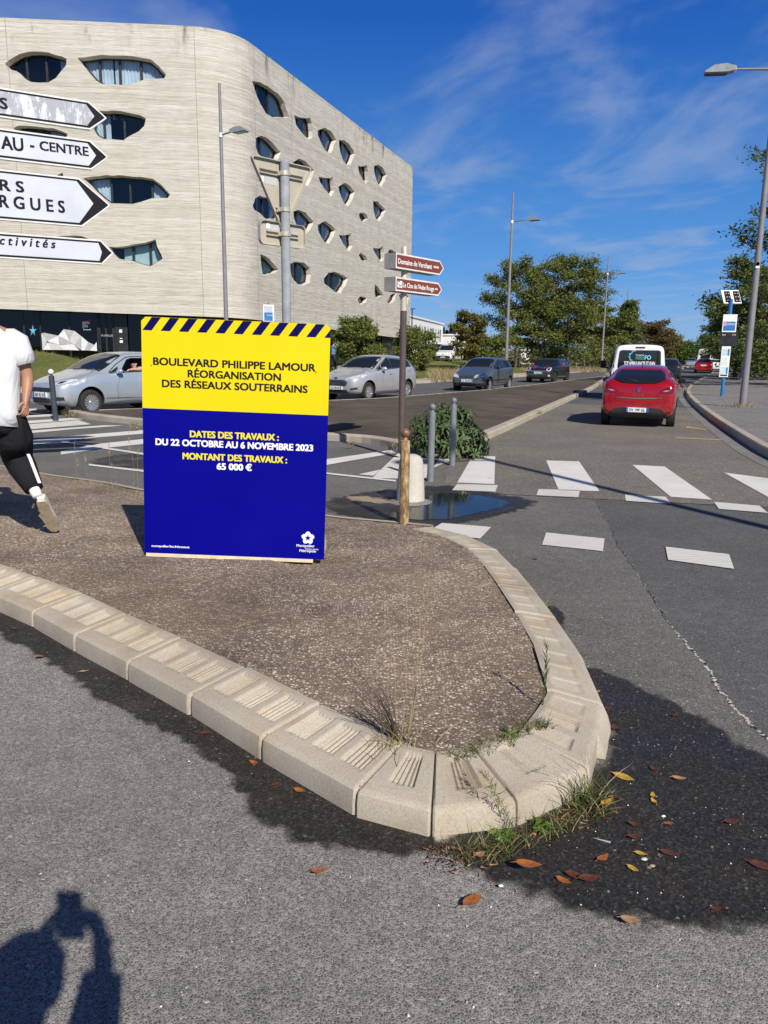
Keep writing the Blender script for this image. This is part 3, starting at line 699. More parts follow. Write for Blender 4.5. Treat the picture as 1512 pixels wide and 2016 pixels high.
KC = isect2(Q1, dA, B0, dB); ang = dA.angle(dB); TL = 2.3; RAD = TL / math.tan((math.pi - ang) / 2) if False else TL / math.tan(ang / 2)
TA = KC - dA * TL; TB = KC + dB * TL
nA = Vector((dA.y, -dA.x, 0)); nB = Vector((dB.y, -dB.x, 0))        # outward
CC = TA - nA * RAD
A_LEFT = TA - dA * 34; uT = 34.0; LARC = RAD * ang; uB = uT + LARC; LB = (B1 - TB).length; uEnd = uB + LB
def fac(u, inset=0.0):
    """plan point on the facade line u, moved inwards"""
    if u <= uT: p = A_LEFT + dA * u; n = nA
    elif u < uB:
        a = (u - uT) / RAD; n = Vector((nA.x * math.cos(a) - nA.y * math.sin(a), nA.x * math.sin(a) + nA.y * math.cos(a), 0)); p = CC + n * RAD
    else: p = TB + dB * (u - uB); n = nB
    return p - n * inset, n
def f3(u, z, inset=0.0):
    p, n = fac(u, inset); return Vector((p.x, p.y, z))
def pxA(px, py, inset=0.0):
    q = on_plane(px, py, A_LEFT - nA * inset, nA); return ((q - A_LEFT).dot(dA), q.z)
def pxB(px, py, inset=0.0):
    q = on_plane(px, py, TB - nB * inset, nB); return (uB + (q - TB).dot(dB), q.z)
def zsoff(u):     # the cladding stops a little lower to the right
    if u < uT: return lerp(3.95, 3.60, min(1, max(0, (u - 18) / (uT - 18))))
    return lerp(3.60, 3.02, (u - uT) / (uEnd - uT))
WA = [  # outlines read off the facade
 ([(30,395),(60,370),(120,335),(180,320),(300,325),(385,350),(413,365),(410,405),(380,440),(345,485),(300,510),(190,508),(140,480),(100,440),(50,430)], (190, 310), 'dark'),
 ([(480,358),(560,350),(630,340),(780,345),(880,358),(935,368),(985,410),(1030,462),(1018,485),(905,488),(850,510),(780,527),(635,522),(580,490),(540,445),(500,395)], (638, 760, 890), 'full'),
 ([(575,730),(610,685),(700,685),(800,700),(870,715),(905,735),(895,780),(860,815),(800,845),(765,870),(640,862),(585,830),(562,790)], (645, 770), 'left'),
 ([(85,795),(110,780),(240,785),(330,795),(420,830),(400,880),(300,920),(180,930),(120,860)], (250,), 'right'),
 ([(515,1105),(570,1095),(660,1085),(780,1090),(880,1098),(950,1110),(1000,1145),(1055,1205),(1040,1228),(940,1230),(880,1250),(820,1265),(680,1262),(630,1225),(580,1180),(545,1140)], (668, 785, 925), 'ends'),
 ([(345,1092),(388,1070),(400,1130),(380,1180),(300,1200),(250,1150)], (), 'dark'),
 ([(330,1470),(420,1462),(510,1465),(570,1490),(590,1540),(520,1580),(380,1585),(310,1530)], (450,), 'dark'),
 ([(675,1530),(760,1530),(830,1515),(900,1505),(965,1485),(975,1530),(1000,1580),(1008,1605),(960,1635),(930,1652),(890,1640),(800,1612),(720,1600),(690,1570)], (785, 895), 'green')]
WB = [
 ([(186,197),(240,205),(300,240),(350,275),(390,325),(405,375),(424,430),(390,432),(320,432),(275,405),(240,345),(215,290)], (250, 320), 'right'),
 ([(457,415),(490,430),(535,437),(560,432),(572,470),(578,520),(578,560),(555,575),(530,555),(500,520),(470,480)], (505,), 'blind'),
 ([(610,515),(650,498),(690,515),(715,550),(730,578),(715,610),(700,660),(680,660),(655,640),(625,580),(612,550)], (660,), 'half'),
 ([(748,576),(780,578),(810,600),(838,640),(850,665),(838,700),(820,738),(795,735),(770,700),(755,650),(748,610)], (785,), 'half'),
 ([(870,742),(900,748),(928,738),(935,780),(938,840),(920,862),(900,830),(880,795)], (905,), 'blind'),
 ([(975,745),(1000,735),(1030,755),(1045,785),(1057,800),(1045,840),(1020,880),(1000,860),(985,820),(975,780)], (1008,), 'half'),
 ([(210,565),(245,550),(285,565),(325,605),(350,635),(370,655),(355,700),(330,720),(260,700),(225,665),(208,620)], (265,), 'full'),
 ([(450,720),(490,697),(530,715),(560,745),(585,772),(575,820),(545,875),(510,860),(470,800),(455,760)], (500,), 'half'),
 ([(615,815),(660,822),(690,825),(708,812),(715,860),(720,905),(695,945),(680,925),(655,895),(625,850)], (660,), 'half'),
 ([(743,880),(785,855),(820,875),(850,912),(835,960),(805,1005),(785,995),(760,940),(748,905)], (785,), 'half'),
 ([(968,970),(1000,978),(1025,1005),(1050,1028),(1035,1070),(1005,1105),(985,1085),(972,1030)], (1003,), 'full'),
 ([(878,1055),(895,1045),(925,1060),(937,1085),(920,1103),(895,1105),(880,1080)], (), 'small'),
 ([(190,1005),(205,955),(235,935),(290,950),(330,960),(370,990),(370,1060),(355,1095),(270,1085),(235,1050),(200,1030)], (275,), 'dark'),
 ([(452,1040),(485,1028),(530,1045),(560,1080),(585,1108),(565,1150),(530,1195),(500,1190),(470,1120),(455,1080)], (495,), 'full'),
 ([(610,1125),(655,1103),(695,1125),(727,1160),(710,1205),(680,1250),(655,1240),(625,1190),(612,1160)], (655,), 'half'),
 ([(745,1190),(790,1193),(812,1190),(828,1175),(833,1220),(838,1262),(815,1300),(800,1285),(770,1240)], (785,), 'half'),
 ([(875,1320),(890,1305),(920,1330),(932,1355),(915,1365),(890,1350)], (), 'small'),
 ([(966,1272),(1000,1280),(1033,1263),(1038,1300),(1040,1345),(1022,1370),(1000,1340),(975,1300)], (1000,), 'blind'),
 ([(1055,1320),(1075,1285),(1115,1300),(1140,1330),(1130,1380),(1095,1395),(1065,1370)], (1090,), 'full'),
 ([(238,1315),(270,1328),(300,1350),(330,1385),(358,1418),(330,1440),(290,1450),(255,1450),(245,1390)], (265,), 'green'),
 ([(425,1375),(470,1365),(520,1370),(558,1405),(565,1450),(558,1500),(520,1520),(480,1510),(440,1460)], (455, 490), 'green'),
 ([(648,1475),(680,1435),(720,1430),(770,1450),(805,1470),(790,1520),(755,1570),(720,1560),(680,1525),(652,1505)], (695, 730), 'green'),
 ([(870,1605),(890,1588),(930,1600),(920,1630),(890,1645),(875,1630)], (), 'small'),
 ([(980,1512),(1000,1530),(1035,1582),(1010,1595),(985,1605),(978,1560)], (), 'small'),
 ([(1060,1620),(1080,1580),(1120,1565),(1110,1610),(1090,1635),(1065,1637)], (1085,), 'green'),
 ([(1135,1580),(1160,1560),(1200,1590),(1190,1640),(1150,1640)], (1160,), 'green')]
bld = thing('concrete_building', 'curved board-marked beige concrete block with eroded cave-like windows behind the grass bank', 'building', (KC.x, KC.y, 0))
bo_ = (KC.x, KC.y, 0)
holes = []
for k, (poly, mull, kind) in enumerate(WA): holes.append(([pxA(x / 3.15, y / 3.15) for x, y in poly], [pxA(x / 3.15, 300)[0] for x in mull], kind, 0))
for k, (poly, mull, kind) in enumerate(WB): holes.append(([pxB(440 + x / 3.287, 100 + y / 3.287) for x, y in poly], [pxB(440 + x / 3.287, 300)[0] for x in mull], kind, 1))
# some more on the stretch left of the picture
for uu, zz in ((6, 16.9), (11.5, 14), (4, 10.6), (10, 7.3)):
    holes.append(([(uu + 1.9 * math.cos(a) * (1 + .15 * math.sin(3 * a)), zz + .8 * math.sin(a)) for a in np.arange(0, 6.2, .5)], [uu], 'full', 0))
outer = [(u, zsoff(u)) for u in list(np.arange(0, uT, 4)) + list(np.linspace(uT, uB, 13)) + [uB + LB * .5, uEnd]]
outer += [(u, ZT) for u in [uEnd, uB + LB * .5] + list(np.linspace(uB, uT, 13)) + list(np.arange(0, uT, 4))[::-1]]
pts = [Vector(p) for p in outer]; edges = []; no = len(outer)
hp = []
for h, mu, kd, si in holes:
    if sum(h[i][0] * h[(i + 1) % len(h)][1] - h[(i + 1) % len(h)][0] * h[i][1] for i in range(len(h))) < 0: h = h[::-1]
    # slightly broken edge, as cast
    q = []; n = len(h); rj = random.Random(int(h[0][0] * 100))
    for i in range(n):
        a, b = h[i], h[(i + 1) % n]; L = math.hypot(b[0] - a[0], b[1] - a[1]); m_ = max(1, int(L / .35))
        for j in range(m_):
            t = j / m_; q.append((lerp(a[0], b[0], t) + (rj.uniform(-.03, .03) if j else 0), lerp(a[1], b[1], t) + (rj.uniform(-.035, .035) if j else 0)))
    hp.append(q); s = len(pts); pts += [Vector(p) for p in q]; edges += [(s + i, s + (i + 1) % len(q)) for i in range(len(q))]
s = len(pts); cols = list(np.linspace(uT, uB, 13))
for u in cols:
    c0 = len(pts)
    zs = np.linspace(zsoff(u), ZT, 10)
    b0 = [i for i, p in enumerate(outer) if abs(p[0] - u) < 1e-6]
    mid = [];
    for z in zs[1:-1]: pts.append(Vector((u, z))); mid.append(len(pts) - 1)
    chain = [b0[0]] + mid + [b0[-1]]; edges += list(zip(chain[:-1], chain[1:]))
res = delaunay_2d_cdt(pts, edges, [list(range(no))], 1, 1e-5)
v2 = [(v.x, v.y) for v in res[0]]; tris = []
bbs = [(min(p[0] for p in h), max(p[0] for p in h), min(p[1] for p in h), max(p[1] for p in h)) for h in hp]
for f in res[2]:
    c = (sum(v2[i][0] for i in f) / len(f), sum(v2[i][1] for i in f) / len(f))
    if not any(bb[0] < c[0] < bb[1] and bb[2] < c[1] < bb[3] and inpoly(c, h) for h, bb in zip(hp, bbs)): tris.append(tuple(f))
wall = MB(); wall.add([f3(u, z) for u, z in v2], tris)
DEPS = (.5, .34)
def shrink(q, k):
    cx = sum(p[0] for p in q) / len(q); cz = sum(p[1] for p in q) / len(q); return [(cx + (a - cx) * k, cz + (b - cz) * k) for a, b in q]
for h, hh_ in zip(hp, holes):
    DEP = DEPS[hh_[3]]; q = shrink(h, .95); n = len(h)
    wall.add([f3(*p) for p in h] + [f3(*p, DEP) for p in q], [(i, n + i, n + (i + 1) % n, (i + 1) % n) for i in range(n)])
# parapet return, end wall, back, soffit
pu = [p for p in list(np.arange(0, uT, 4)) + cols + [uEnd]]
for a, b in zip(pu[:-1], pu[1:]):
    wall.add([f3(a, ZT), f3(b, ZT), f3(b, ZT, .4), f3(a, ZT, .4), f3(a, ZT - .6, .4), f3(b, ZT - .6, .4)], [(0, 1, 2, 3), (3, 2, 5, 4)])
bk1 = f3(uEnd, 0) + Vector((-.94, .33, 0)) * 16; lf1 = f3(0, 0) + Vector((0, 24, 0))
e0, e1 = f3(uEnd, 0), bk1
wall.add([(e0.x, e0.y, 0), (e1.x, e1.y, 0), (e1.x, e1.y, ZT), (e0.x, e0.y, ZT)], [(0, 1, 2, 3)])
l0 = f3(0, 0)
wall.add([(l0.x, l0.y, 0), (lf1.x, lf1.y, 0), (lf1.x, lf1.y, ZT), (l0.x, l0.y, ZT), (bk1.x, bk1.y, 0), (bk1.x, bk1.y, ZT)], [(0, 3, 2, 1), (1, 2, 5, 4)])
wall.build('wall', M_BOARD, bld, off=bo_)
rf = MB(); rp = [f3(u, ZT - .6, .38) for u in pu]; ctr = Vector(((bk1.x + lf1.x) / 2, (bk1.y + lf1.y) / 2, ZT - .6))
rf.add(rp + [Vector((bk1.x, bk1.y, ZT - .6)), Vector((lf1.x, lf1.y, ZT - .6))], [tuple(range(len(rp) + 2))]); rf.build('roof', pm('roof_gravel', (.3, .29, .27)), bld, off=bo_)
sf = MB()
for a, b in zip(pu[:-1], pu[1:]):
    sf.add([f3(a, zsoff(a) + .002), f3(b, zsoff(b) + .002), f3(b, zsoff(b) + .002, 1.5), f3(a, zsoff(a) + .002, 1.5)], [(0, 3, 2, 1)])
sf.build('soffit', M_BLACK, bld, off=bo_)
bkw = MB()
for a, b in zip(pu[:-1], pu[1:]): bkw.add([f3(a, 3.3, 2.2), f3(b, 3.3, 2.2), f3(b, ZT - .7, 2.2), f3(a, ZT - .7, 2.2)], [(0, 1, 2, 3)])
bkw.build('dark_backing', M_INT, bld, off=bo_)  # one near-black backing sheet, its colour standing in for unlit rooms
def vclip(q, u):
    zs = []
    n = len(q)
    for i in range(n):
        a, b = q[i], q[(i + 1) % n]
        if (a[0] - u) * (b[0] - u) < 0: zs.append(lerp(a[1], b[1], (u - a[0]) / (b[0] - a[0])))
    return (min(zs), max(zs)) if len(zs) >= 2 else None
for wi, ((h0, mull, kind, side), h) in enumerate(zip(holes, hp)):
    DEP = DEPS[side]; q = shrink(h, .95); n = len(q)
    fm = MB()
    # frame round the opening and upright bars
    q2 = shrink(q, .94)
    fm.add([f3(*p, DEP - .05) for p in q] + [f3(*p, DEP - .05) for p in q2] + [f3(*p, DEP + .05) for p in q2], [(i, (i + 1) % n, n + (i + 1) % n, n + i) for i in range(n)] + [(n + i, n + (i + 1) % n, 2 * n + (i + 1) % n, 2 * n + i) for i in range(n)])
    for u in mull:
        c = vclip(q, u)
        if c:
            w = .06 if side == 0 else .07
            P = [f3(u - w, c[0], DEP - .06), f3(u + w, c[0], DEP - .06), f3(u + w, c[1], DEP - .06), f3(u - w, c[1], DEP - .06)]; B = [f3(u - w, c[0], DEP + .06), f3(u + w, c[0], DEP + .06), f3(u + w, c[1], DEP + .06), f3(u - w, c[1], DEP + .06)]
            fm.add(P + B, [(0, 1, 2, 3), (0, 3, 7, 4), (1, 5, 6, 2)])
    win = fm.build('window', M_FRAME, bld, off=bo_)
    tri = tessellate_polygon([[Vector((a, b, 0)) for a, b in q]])
    MB().add([f3(*p, DEP + .012) for p in q], [tuple(t) for t in tri]).build('pane', M_WGLASS, win, off=bo_)
    u0, u1 = min(p[0] for p in q), max(p[0] for p in q); z0, z1 = min(p[1] for p in q), max(p[1] for p in q); w = u1 - u0
    rr = random.Random(wi)
    segs = {'full': [(0, .36), (.38, 1)], 'left': [(0, .3)], 'right': [(.62, 1)], 'ends': [(0, .3), (.78, 1)], 'green': [(.22 if side == 0 else 0, 1)], 'half': [(.38, 1)], 'blind': [(.4, 1)], 'dark': [(.85, 1)], 'small': []}[kind]
    mt = {'green': M_CURT2, 'blind': M_CURT3}.get(kind, M_CURT)
    for a, b in segs:
        ca, cb = u0 + w * a, u0 + w * b; m_ = max(4, int((cb - ca) / .06)); vs = []; fs = []
        for i in range(m_ + 1):
            u = lerp(ca, cb, i / m_); dd = DEP + .17 + .05 * math.sin(i * 1.9 + rr.random() * .8) * (0 if kind == 'green' and side == 0 else 1)
            vs += [f3(u, z0, dd), f3(u, z1, dd)]
        MB().add(vs, [(2 * i, 2 * i + 2, 2 * i + 3, 2 * i + 1) for i in range(m_)]).build('curtain', mt, win, smooth=180, off=bo_)
# casting joints
jm = MB()
for u in [pxA(390, 300)[0], uB + .3, uB + 5.2, uB + 14, uB + 22, pxA(30, 300)[0]]:
    MB().add([f3(u - .012, zsoff(u), -.004), f3(u + .012, zsoff(u), -.004), f3(u + .012, ZT, -.004), f3(u - .012, ZT, -.004)], [(0, 1, 2, 3)]).build('casting_joint', pm('joint_dark', (.2, .185, .155)), bld, off=bo_)  # thin dark strips draw the upright casting joints
# ---- ground floor, set back under the cladding
INS = 1.1
def gA(px, py): u, z = pxA(px, py, INS); return u, z
def gB(px, py): u, z = pxB(px, py, INS); return u, z
def gpanel(name, u0, u1, z0, z1, mat, inset=INS, parent=bld):
    us = [u0] + [c for c in cols if u0 < c < u1] + [u1]; m = MB()
    for a, b in zip(us[:-1], us[1:]): m.add([f3(a, z0, inset), f3(b, z0, inset), f3(b, z1, inset), f3(a, z1, inset)], [(0, 1, 2, 3)])
    return m.build(name, mat, parent, off=bo_)
uL, uD0, uD1, uW = gA(-400, 650)[0], gA(193, 650)[0], gA(228, 650)[0], gA(252, 650)[0]
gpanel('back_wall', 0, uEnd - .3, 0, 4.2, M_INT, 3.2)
sg = gpanel('shopfront_glass', 0, uD0, 0, 4.1, M_SHOP)
ms = MB()
for px in (-60, 48, 80, 137, 193):
    u = gA(px, 650)[0]; MB().add([f3(u - .05, 0, INS - .03), f3(u + .05, 0, INS - .03), f3(u + .05, 4.1, INS - .03), f3(u - .05, 4.1, INS - .03)], [(0, 1, 2, 3)]).build('mullion', M_FRAME, sg, off=bo_)
gpanel('black_panel', gA(49, 650)[0], gA(80, 650)[0], 0, 4.1, m_glass('dark_shop_glass', (.06, .07, .08), .0), INS - .02)
# white faceted mountain, star and poster stuck on the glass
def decal(name, tris_, mats, ins=INS - .035):
    m = MB()
    for poly, mi in tris_: m.add([f3(*gA(x / 5.04, 580 + y / 5.04), ins) for x, y in poly], [tuple(range(len(poly)))], mi)
    return m.build(name, mats, sg, off=bo_)
MG = [pm('decal_white', (.62, .62, .64)), pm('decal_grey', (.36, .36, .38)), pm('decal_mid', (.48, .48, .50))]
decal('faceted_decal', [([(412,385),(470,460),(425,548)],2),([(412,385),(440,378),(580,408),(470,460)],1),([(470,460),(580,408),(590,497)],0),([(470,460),(590,497),(510,490)],1),([(425,548),(470,475),(510,548)],0),([(470,475),(590,500),(635,549),(510,548)],2),
  ([(580,408),(635,343),(690,460)],0),([(580,408),(690,460),(720,490),(590,497)],1),([(590,500),(720,492),(690,550),(635,549)],0),([(635,343),(740,360),(690,460)],1),([(740,360),(810,415),(735,500),(690,460)],2),([(720,492),(735,500),(790,553),(690,550)],0),([(810,415),(735,500),(812,553)],1),([(810,415),(875,470),(840,553),(812,553)],0),([(875,470),(940,500),(895,555),(840,553)],1),([(940,500),(960,470),(965,560),(895,555)],0)], MG)
st_ = []
for k in range(10):
    a = math.pi / 2 + k * math.pi / 5; r = (1.0 if k % 2 == 0 else .36); st_.append((328 + 52 * r * math.cos(a) * (.8 if k else 1), 360 - (112 if k == 0 else 60) * r * math.sin(a)))
decal('star_decal', [(st_, 0)], [pm('star_grey', (.14, .16, .2))])
st2 = [(330 + 30 * (1 if k % 2 == 0 else .5) * math.cos(math.pi / 2 + k * math.pi / 5), 358 - 30 * (1 if k % 2 == 0 else .5) * math.sin(math.pi / 2 + k * math.pi / 5)) for k in range(10)]
decal('star_decal', [(st2, 0)], [pm('star_blue', (.05, .42, .72))], INS - .045)
decal('logo_decal', [([(817,268),(895,268),(895,290),(850,290),(850,300),(875,300),(875,326),(820,326)], 0), ([(838,262),(905,246),(900,286),(880,270)], 1)], [M_WHITE, pm('logo_red', (.6, .03, .08))])
def gtext(txt, x0, x1, yb, cap, mat, name='lettering', bold=0.0):
    (ua, za), (ub, zb) = gA(x0 / 5.04, 580 + yb / 5.04), gA(x1 / 5.04, 580 + yb / 5.04); m = MB()
    c = gA(x0 / 5.04, 580 + (yb - cap) / 5.04)[1] - za
    o, n = fac(ua, INS - .06); put_text(m, txt, (Vector((o.x, o.y, 0)), dA, Vector((0, 0, 1))), 0, ub - ua, za, c, 0, bold); m.build(name, mat, sg, off=bo_)
gtext('Eurecole', 832, 905, 352, 12, M_WHITE)
dp = gpanel('glass_door', uD0 + .1, uD1, 0, 4.1, M_SHOP)
fr_ = MB()
for x in (975, 990, 1055, 1125, 1140):
    u = gA(x / 5.04, 650)[0]; fr_.add([f3(u - .06, 0, INS - .05), f3(u + .06, 0, INS - .05), f3(u + .06, 4.1, INS - .05), f3(u - .06, 4.1, INS - .05)], [(0, 1, 2, 3)])
fr_.build('door_frame', M_FRAME, dp, off=bo_)
gtext('PLURIELLES', 1010, 1125, 415, 20, pm('sign_grey', (.4, .42, .42)))
gpanel('black_panel', uD1, uW, 0, 4.1, M_BLACK, INS - .15)
nb = MB()
for (a, b, c, d) in ((1190, 348, 1218, 378), (1195, 455, 1226, 478), (1196, 432, 1222, 440)):
    MB().add([f3(*gA(x / 5.04, 580 + y / 5.04), INS - .17) for x, y in ((a, d), (c, d), (c, b), (a, b))], [(0, 1, 2, 3)]).build('notice', M_WHITE, bld, off=bo_)
gpanel('shopfront_glass', uW, uT + .8, 0, 4.0, M_SHOP, INS)
gpanel('black_panel', uT + .8, gB(654, 670)[0], 0, 3.8, M_BLACK, INS)
tg = gpanel('teal_glazing', gB(654, 670)[0], gB(752, 675)[0], 0, 3.6, M_TEAL, INS)
tm = MB()
for px in (654, 662, 690, 722, 734, 748):
    u = gB(px, 672)[0]; MB().add([f3(u - .07, 0, INS - .03), f3(u + .07, 0, INS - .03), f3(u + .07, 3.6, INS - .03), f3(u - .07, 3.6, INS - .03)], [(0, 1, 2, 3)]).build('mullion', M_FRAME, tg, off=bo_)
pl = MB()
for k, px in enumerate((664, 672, 680, 736, 742)):
    u, z = gB(px, 690); MB().add([f3(u, .9, INS + .5), f3(u + 1.0, .9, INS + .5), f3(u + 1.0, 2.4 - .2 * (k % 3), INS + .5), f3(u, 2.4 - .2 * (k % 3), INS + .5)], [(0, 1, 2, 3)]).build('poster', [pm('poster_green', (.2, .4, .15)), pm('poster_yellow', (.5, .42, .1)), pm('poster_blue', (.1, .4, .55))][k % 3], tg, off=bo_)
bp_ = gpanel('black_panel', gB(752, 675)[0], gB(785, 678)[0], 0, 3.5, M_BLACK, INS)
(ua, za), (ub, zb) = gB(757, 679.5), gB(768, 680); o, n = fac(ua, INS - .04); m = MB(); put_text(m, 'LAIRE', (Vector((o.x, o.y, 0)), dB, Vector((0, 0, 1))), 0, ub - ua, za, .24, 0, .01); m.build('lettering', M_WHITE, bp_, off=bo_)
gpanel('teal_glazing', gB(785, 678)[0], uEnd - .2, 0, 3.5, M_TEAL, INS)

# ================================================================ white buildings far off
def far_block(label, pL, pR, z, depth, wins=(), mat=M_WHITE, base=0):
    t_ = (pR - pL); u = t_.normalized(); n = Vector((u.y, -u.x, 0)); L = t_.length
    r = thing('white_building', label, 'building', (pL.x, pL.y, base)); o = Vector((0, 0, 0))
    MB().prism([(0, 0), (L, 0), (L, z), (0, z)], (o, u, Vector((0, 0, 1))), -depth, 0).build('wall', mat, r)
    MB().prism([(-.2, z), (L + .2, z), (L + .2, z + .25), (-.2, z + .25)], (o, u, Vector((0, 0, 1))), -depth - .2, .2).build('roof', mat, r)
    for (a, b, c, d) in wins: MB().prism([(a * L, c), (b * L, c), (b * L, d), (a * L, d)], (o, u, Vector((0, 0, 1))), 0, .04).build('window', M_FRAME, r)
    return r
def flat(v): return Vector((v.x, v.y, 0))
ws = [(.22 + .075 * k + (.02 if k % 3 else 0), .22 + .075 * k + .028, 3.9, 6.1) for k in range(10)]
far_block('tall white office block with slit windows right of the concrete building', flat(PD(797, 690, 116)), flat(PD(871, 690, 150)), 7.1, 14, ws)
far_block('low white building beside the row of cypresses', flat(PD(872, 690, 165)), flat(PD(915, 690, 170)), 5.3, 12, [(.1, .9, 2, 3)])
far_block('low white building with a dark roof edge behind the shrubs', flat(PD(925, 690, 150)), flat(PD(962, 690, 160)), 5.2, 12, [(0, 1.0, 4.4, 5.2)])
far_block('small white wall-like shed under the big trees', flat(PD(1026, 690, 118)), flat(PD(1049, 690, 120)), 2.3, 6)
# ================================================================ street furniture
Z = Vector((0, 0, 1))
M_GALV = pm('galvanised_steel', (.36, .39, .42), var=.25, scale=25, rough=.5, metal=.55)
M_POLE = pm('grey_pole_paint', (.20, .195, .21), var=.1, rough=.45)
M_LAMPH = pm('lamp_head_grey', (.24, .27, .30), rough=.4)
M_ALU = pm('sign_back_aluminium', (.44, .405, .33), var=.08, rough=.5, metal=.15)
M_FBLK = pm('flat_black', (.012, .012, .014), rough=.6)  # plain flat black, given to no mesh
M_LENS = pm('lamp_lens', (.10, .11, .12), rough=.15)
def street_lamp(label, loc, arm_dir, top=10.8, arm=9.2, reach=1.45, bands=False, sticker=None):
    r = thing('street_lamp', label, 'street lamp', loc, 0, 'tall street lamps along the boulevard')
    p = MB().tube([(0, 0, 0), (0, 0, 1.2), (0, 0, arm), (0, 0, top)], [.10, .097, .066, .052], 14)
    p.lathe([(.16, 0), (.16, .02), (.11, .05)], 14); p.build('pole', M_POLE, r, 50)
    d = Vector(arm_dir).normalized(); s = d.cross(Z)
    MB().tube([(0, 0, arm - .09), (0, 0, arm + .07)], .085, 14).build('collar', M_WHITE, r, 50)
    MB().tube([d * .05 + Z * arm, d * (reach - .72) + Z * (arm + .06)], [.035, .03], 10).build('arm', M_POLE, r, 50)
    hd = MB(); a = reach - .78; fr = (Z * (arm + .06), d, Z)
    # wedge housing seen from the side: thick at the neck, thin at the tip, with a flat lens below
    prof = [(a, -.05), (a + .18, -.09), (reach, -.075), (reach, -.03), (a + .55, .10), (a + .22, .12), (a + .1, .07), (a, .05)]
    hd.prism(prof, fr, -.15, .15); head = hd.build('lamp_head', M_LAMPH, r)
    MB().prism([(a + .2, -.115), (reach - .03, -.10), (reach - .03, -.07), (a + .2, -.085)], fr, -.13, .13).build('lens', M_LENS, head)
    if bands:
        b = MB()
        for x in (a - .02, a + .09): b.tube([d * x + Z * (arm + .06), d * (x + .06) + Z * (arm + .06)], .075, 12)
        b.build('reflective_band', M_WHITE, r)
    if sticker:
        k = MB(); q = Vector(sticker); k.lathe([(0.0001, 0), (.05, 0)], 12, Matrix.Translation(q) @ Matrix.Rotation(R(90), 4, 'X')); k.box(q + Z * -.09, (.10, .004, .06)); k.build('sticker', M_WHITE, r)
    return r
ad = (.86, -.5, 0)
street_lamp('grey street lamp rising behind the yellow works board in front of the curved wall', flat(PD(447, 690, 34)), ad, 12.0, 10.1, 1.35)
street_lamp('nearest street lamp, thick grey pole on the right pavement with white sticker', Vector((10.42, 22.63, .15)), (-.97, .22, 0), 10.7, 9.02, 1.85, True, (-.03, -.105, 4.0))
LAMPS = [((1003, 1008), 440, 'street lamp standing in front of the leftmost feathery tree'), ((1188, 1196), 541, 'street lamp between the wide tree and the conical tree behind the van'), ((1231, 1235), 594, 'distant street lamp in front of the dark conical tree')]
for (bx, ax), ay, lb_ in LAMPS:
    d = ray(ax, ay); D = (9.2 - H) / d.z * math.hypot(d.x, d.y); p = flat(PD(ax, ay, D)); street_lamp(lb_, (p.x, p.y, .1), ad, 10.8, 9.2, 1.7 if ax < 1230 else 2.0)
for ax, ay, lb_ in ((1257, 617, 'far street lamp just right of the conical tree'), (1271, 632, 'farthest street lamp, above the russet trees by the van roof')):
    d = ray(ax, ay); D = (9.2 - H) / d.z * math.hypot(d.x, d.y); p = flat(PD(ax, ay, D)); street_lamp(lb_, (p.x, p.y, .1), (-.86, .4, 0), 10.8, 9.2, 2.2)
# the lamp whose shadow crosses the zebra stands off to the right
street_lamp('street lamp on the near right pavement throwing its shadow over the crossing', Vector((6.55, .45, .02)), (-.85, -.25, 0), 10.6, 9.0, 1.5)
dk = thing('street_lamp', 'thin dark lamp post beside the white office block', 'street lamp', flat(PD(810, 690, 90)))
MB().tube([(0, 0, 0), (0, 0, 6.6)], [.09, .06], 8).build('pole', M_BLACK, dk); MB().box((0, 0, 6.6), (.7, .16, .1)).build('lamp_head', M_BLACK, dk)

# ---------------------------------------------------------------- works notice board
def on_island(px, py, gap):
    z = .1
    for _ in range(6): q = G(px, py, z); z = island_z((q.x, q.y)) + gap
    return G(px, py, z)
BL = on_island(285, 1088, .024); BR = G(638, 1102, BL.z - .038)
while BR.z < island_z((BR.x, BR.y)) + .02: BL = G(285, 1088, BL.z + .004); BR = G(638, 1102, BL.z - .038)
ub = (BR - BL); BW = ub.length; ub.normalize()
TLp = PD(275, 623, math.hypot(BL.x, BL.y) + .02); vb = TLp - BL; BH = vb.length; vb = (vb - ub * vb.dot(ub)).normalized()
nb_ = ub.cross(vb).normalized()
if nb_.y > 0: nb_ = -nb_
board = thing('works_notice_board', 'yellow and blue roadworks notice board standing on the traffic island', 'notice board', BL)
O0 = Vector((0, 0, 0)); bf = (O0, ub, vb)
M_YEL = pm('board_yellow', (.66, .54, .003), var=.03, scale=2, rough=.5, spec=.2); M_BLU = pm('board_blue', (.0006, .0006, .21), var=.05, scale=2, rough=.45, rvar=.05, spec=.12)
M_BLUT = pm('stripe_blue', (.003, .003, .07), var=.05, rough=.6, spec=.08); M_TXT = pm('lettering_black', (.012, .010, .018), var=.02, rough=.6, spec=.12)
M_TWH = pm('lettering_white', (.80, .82, .84), var=.02, rough=.5); M_TYE = pm('lettering_yellow', (.72, .62, .03), var=.02, rough=.45)
yb_ = BH * (1 - .374); ch = .028
MB().prism([(0, yb_), (BW, yb_), (BW, BH - ch), (BW - ch, BH), (ch, BH), (0, BH - ch)], bf, 0, -.006).build('upper_panel', M_YEL, board)
MB().prism([(0, .0), (BW, .0), (BW, yb_), (0, yb_)], bf, 0, -.006).build('lower_panel', M_BLU, board)
st = MB(); s0_, per, wd = .006 * BW, .0963 * BW, .049 * BW
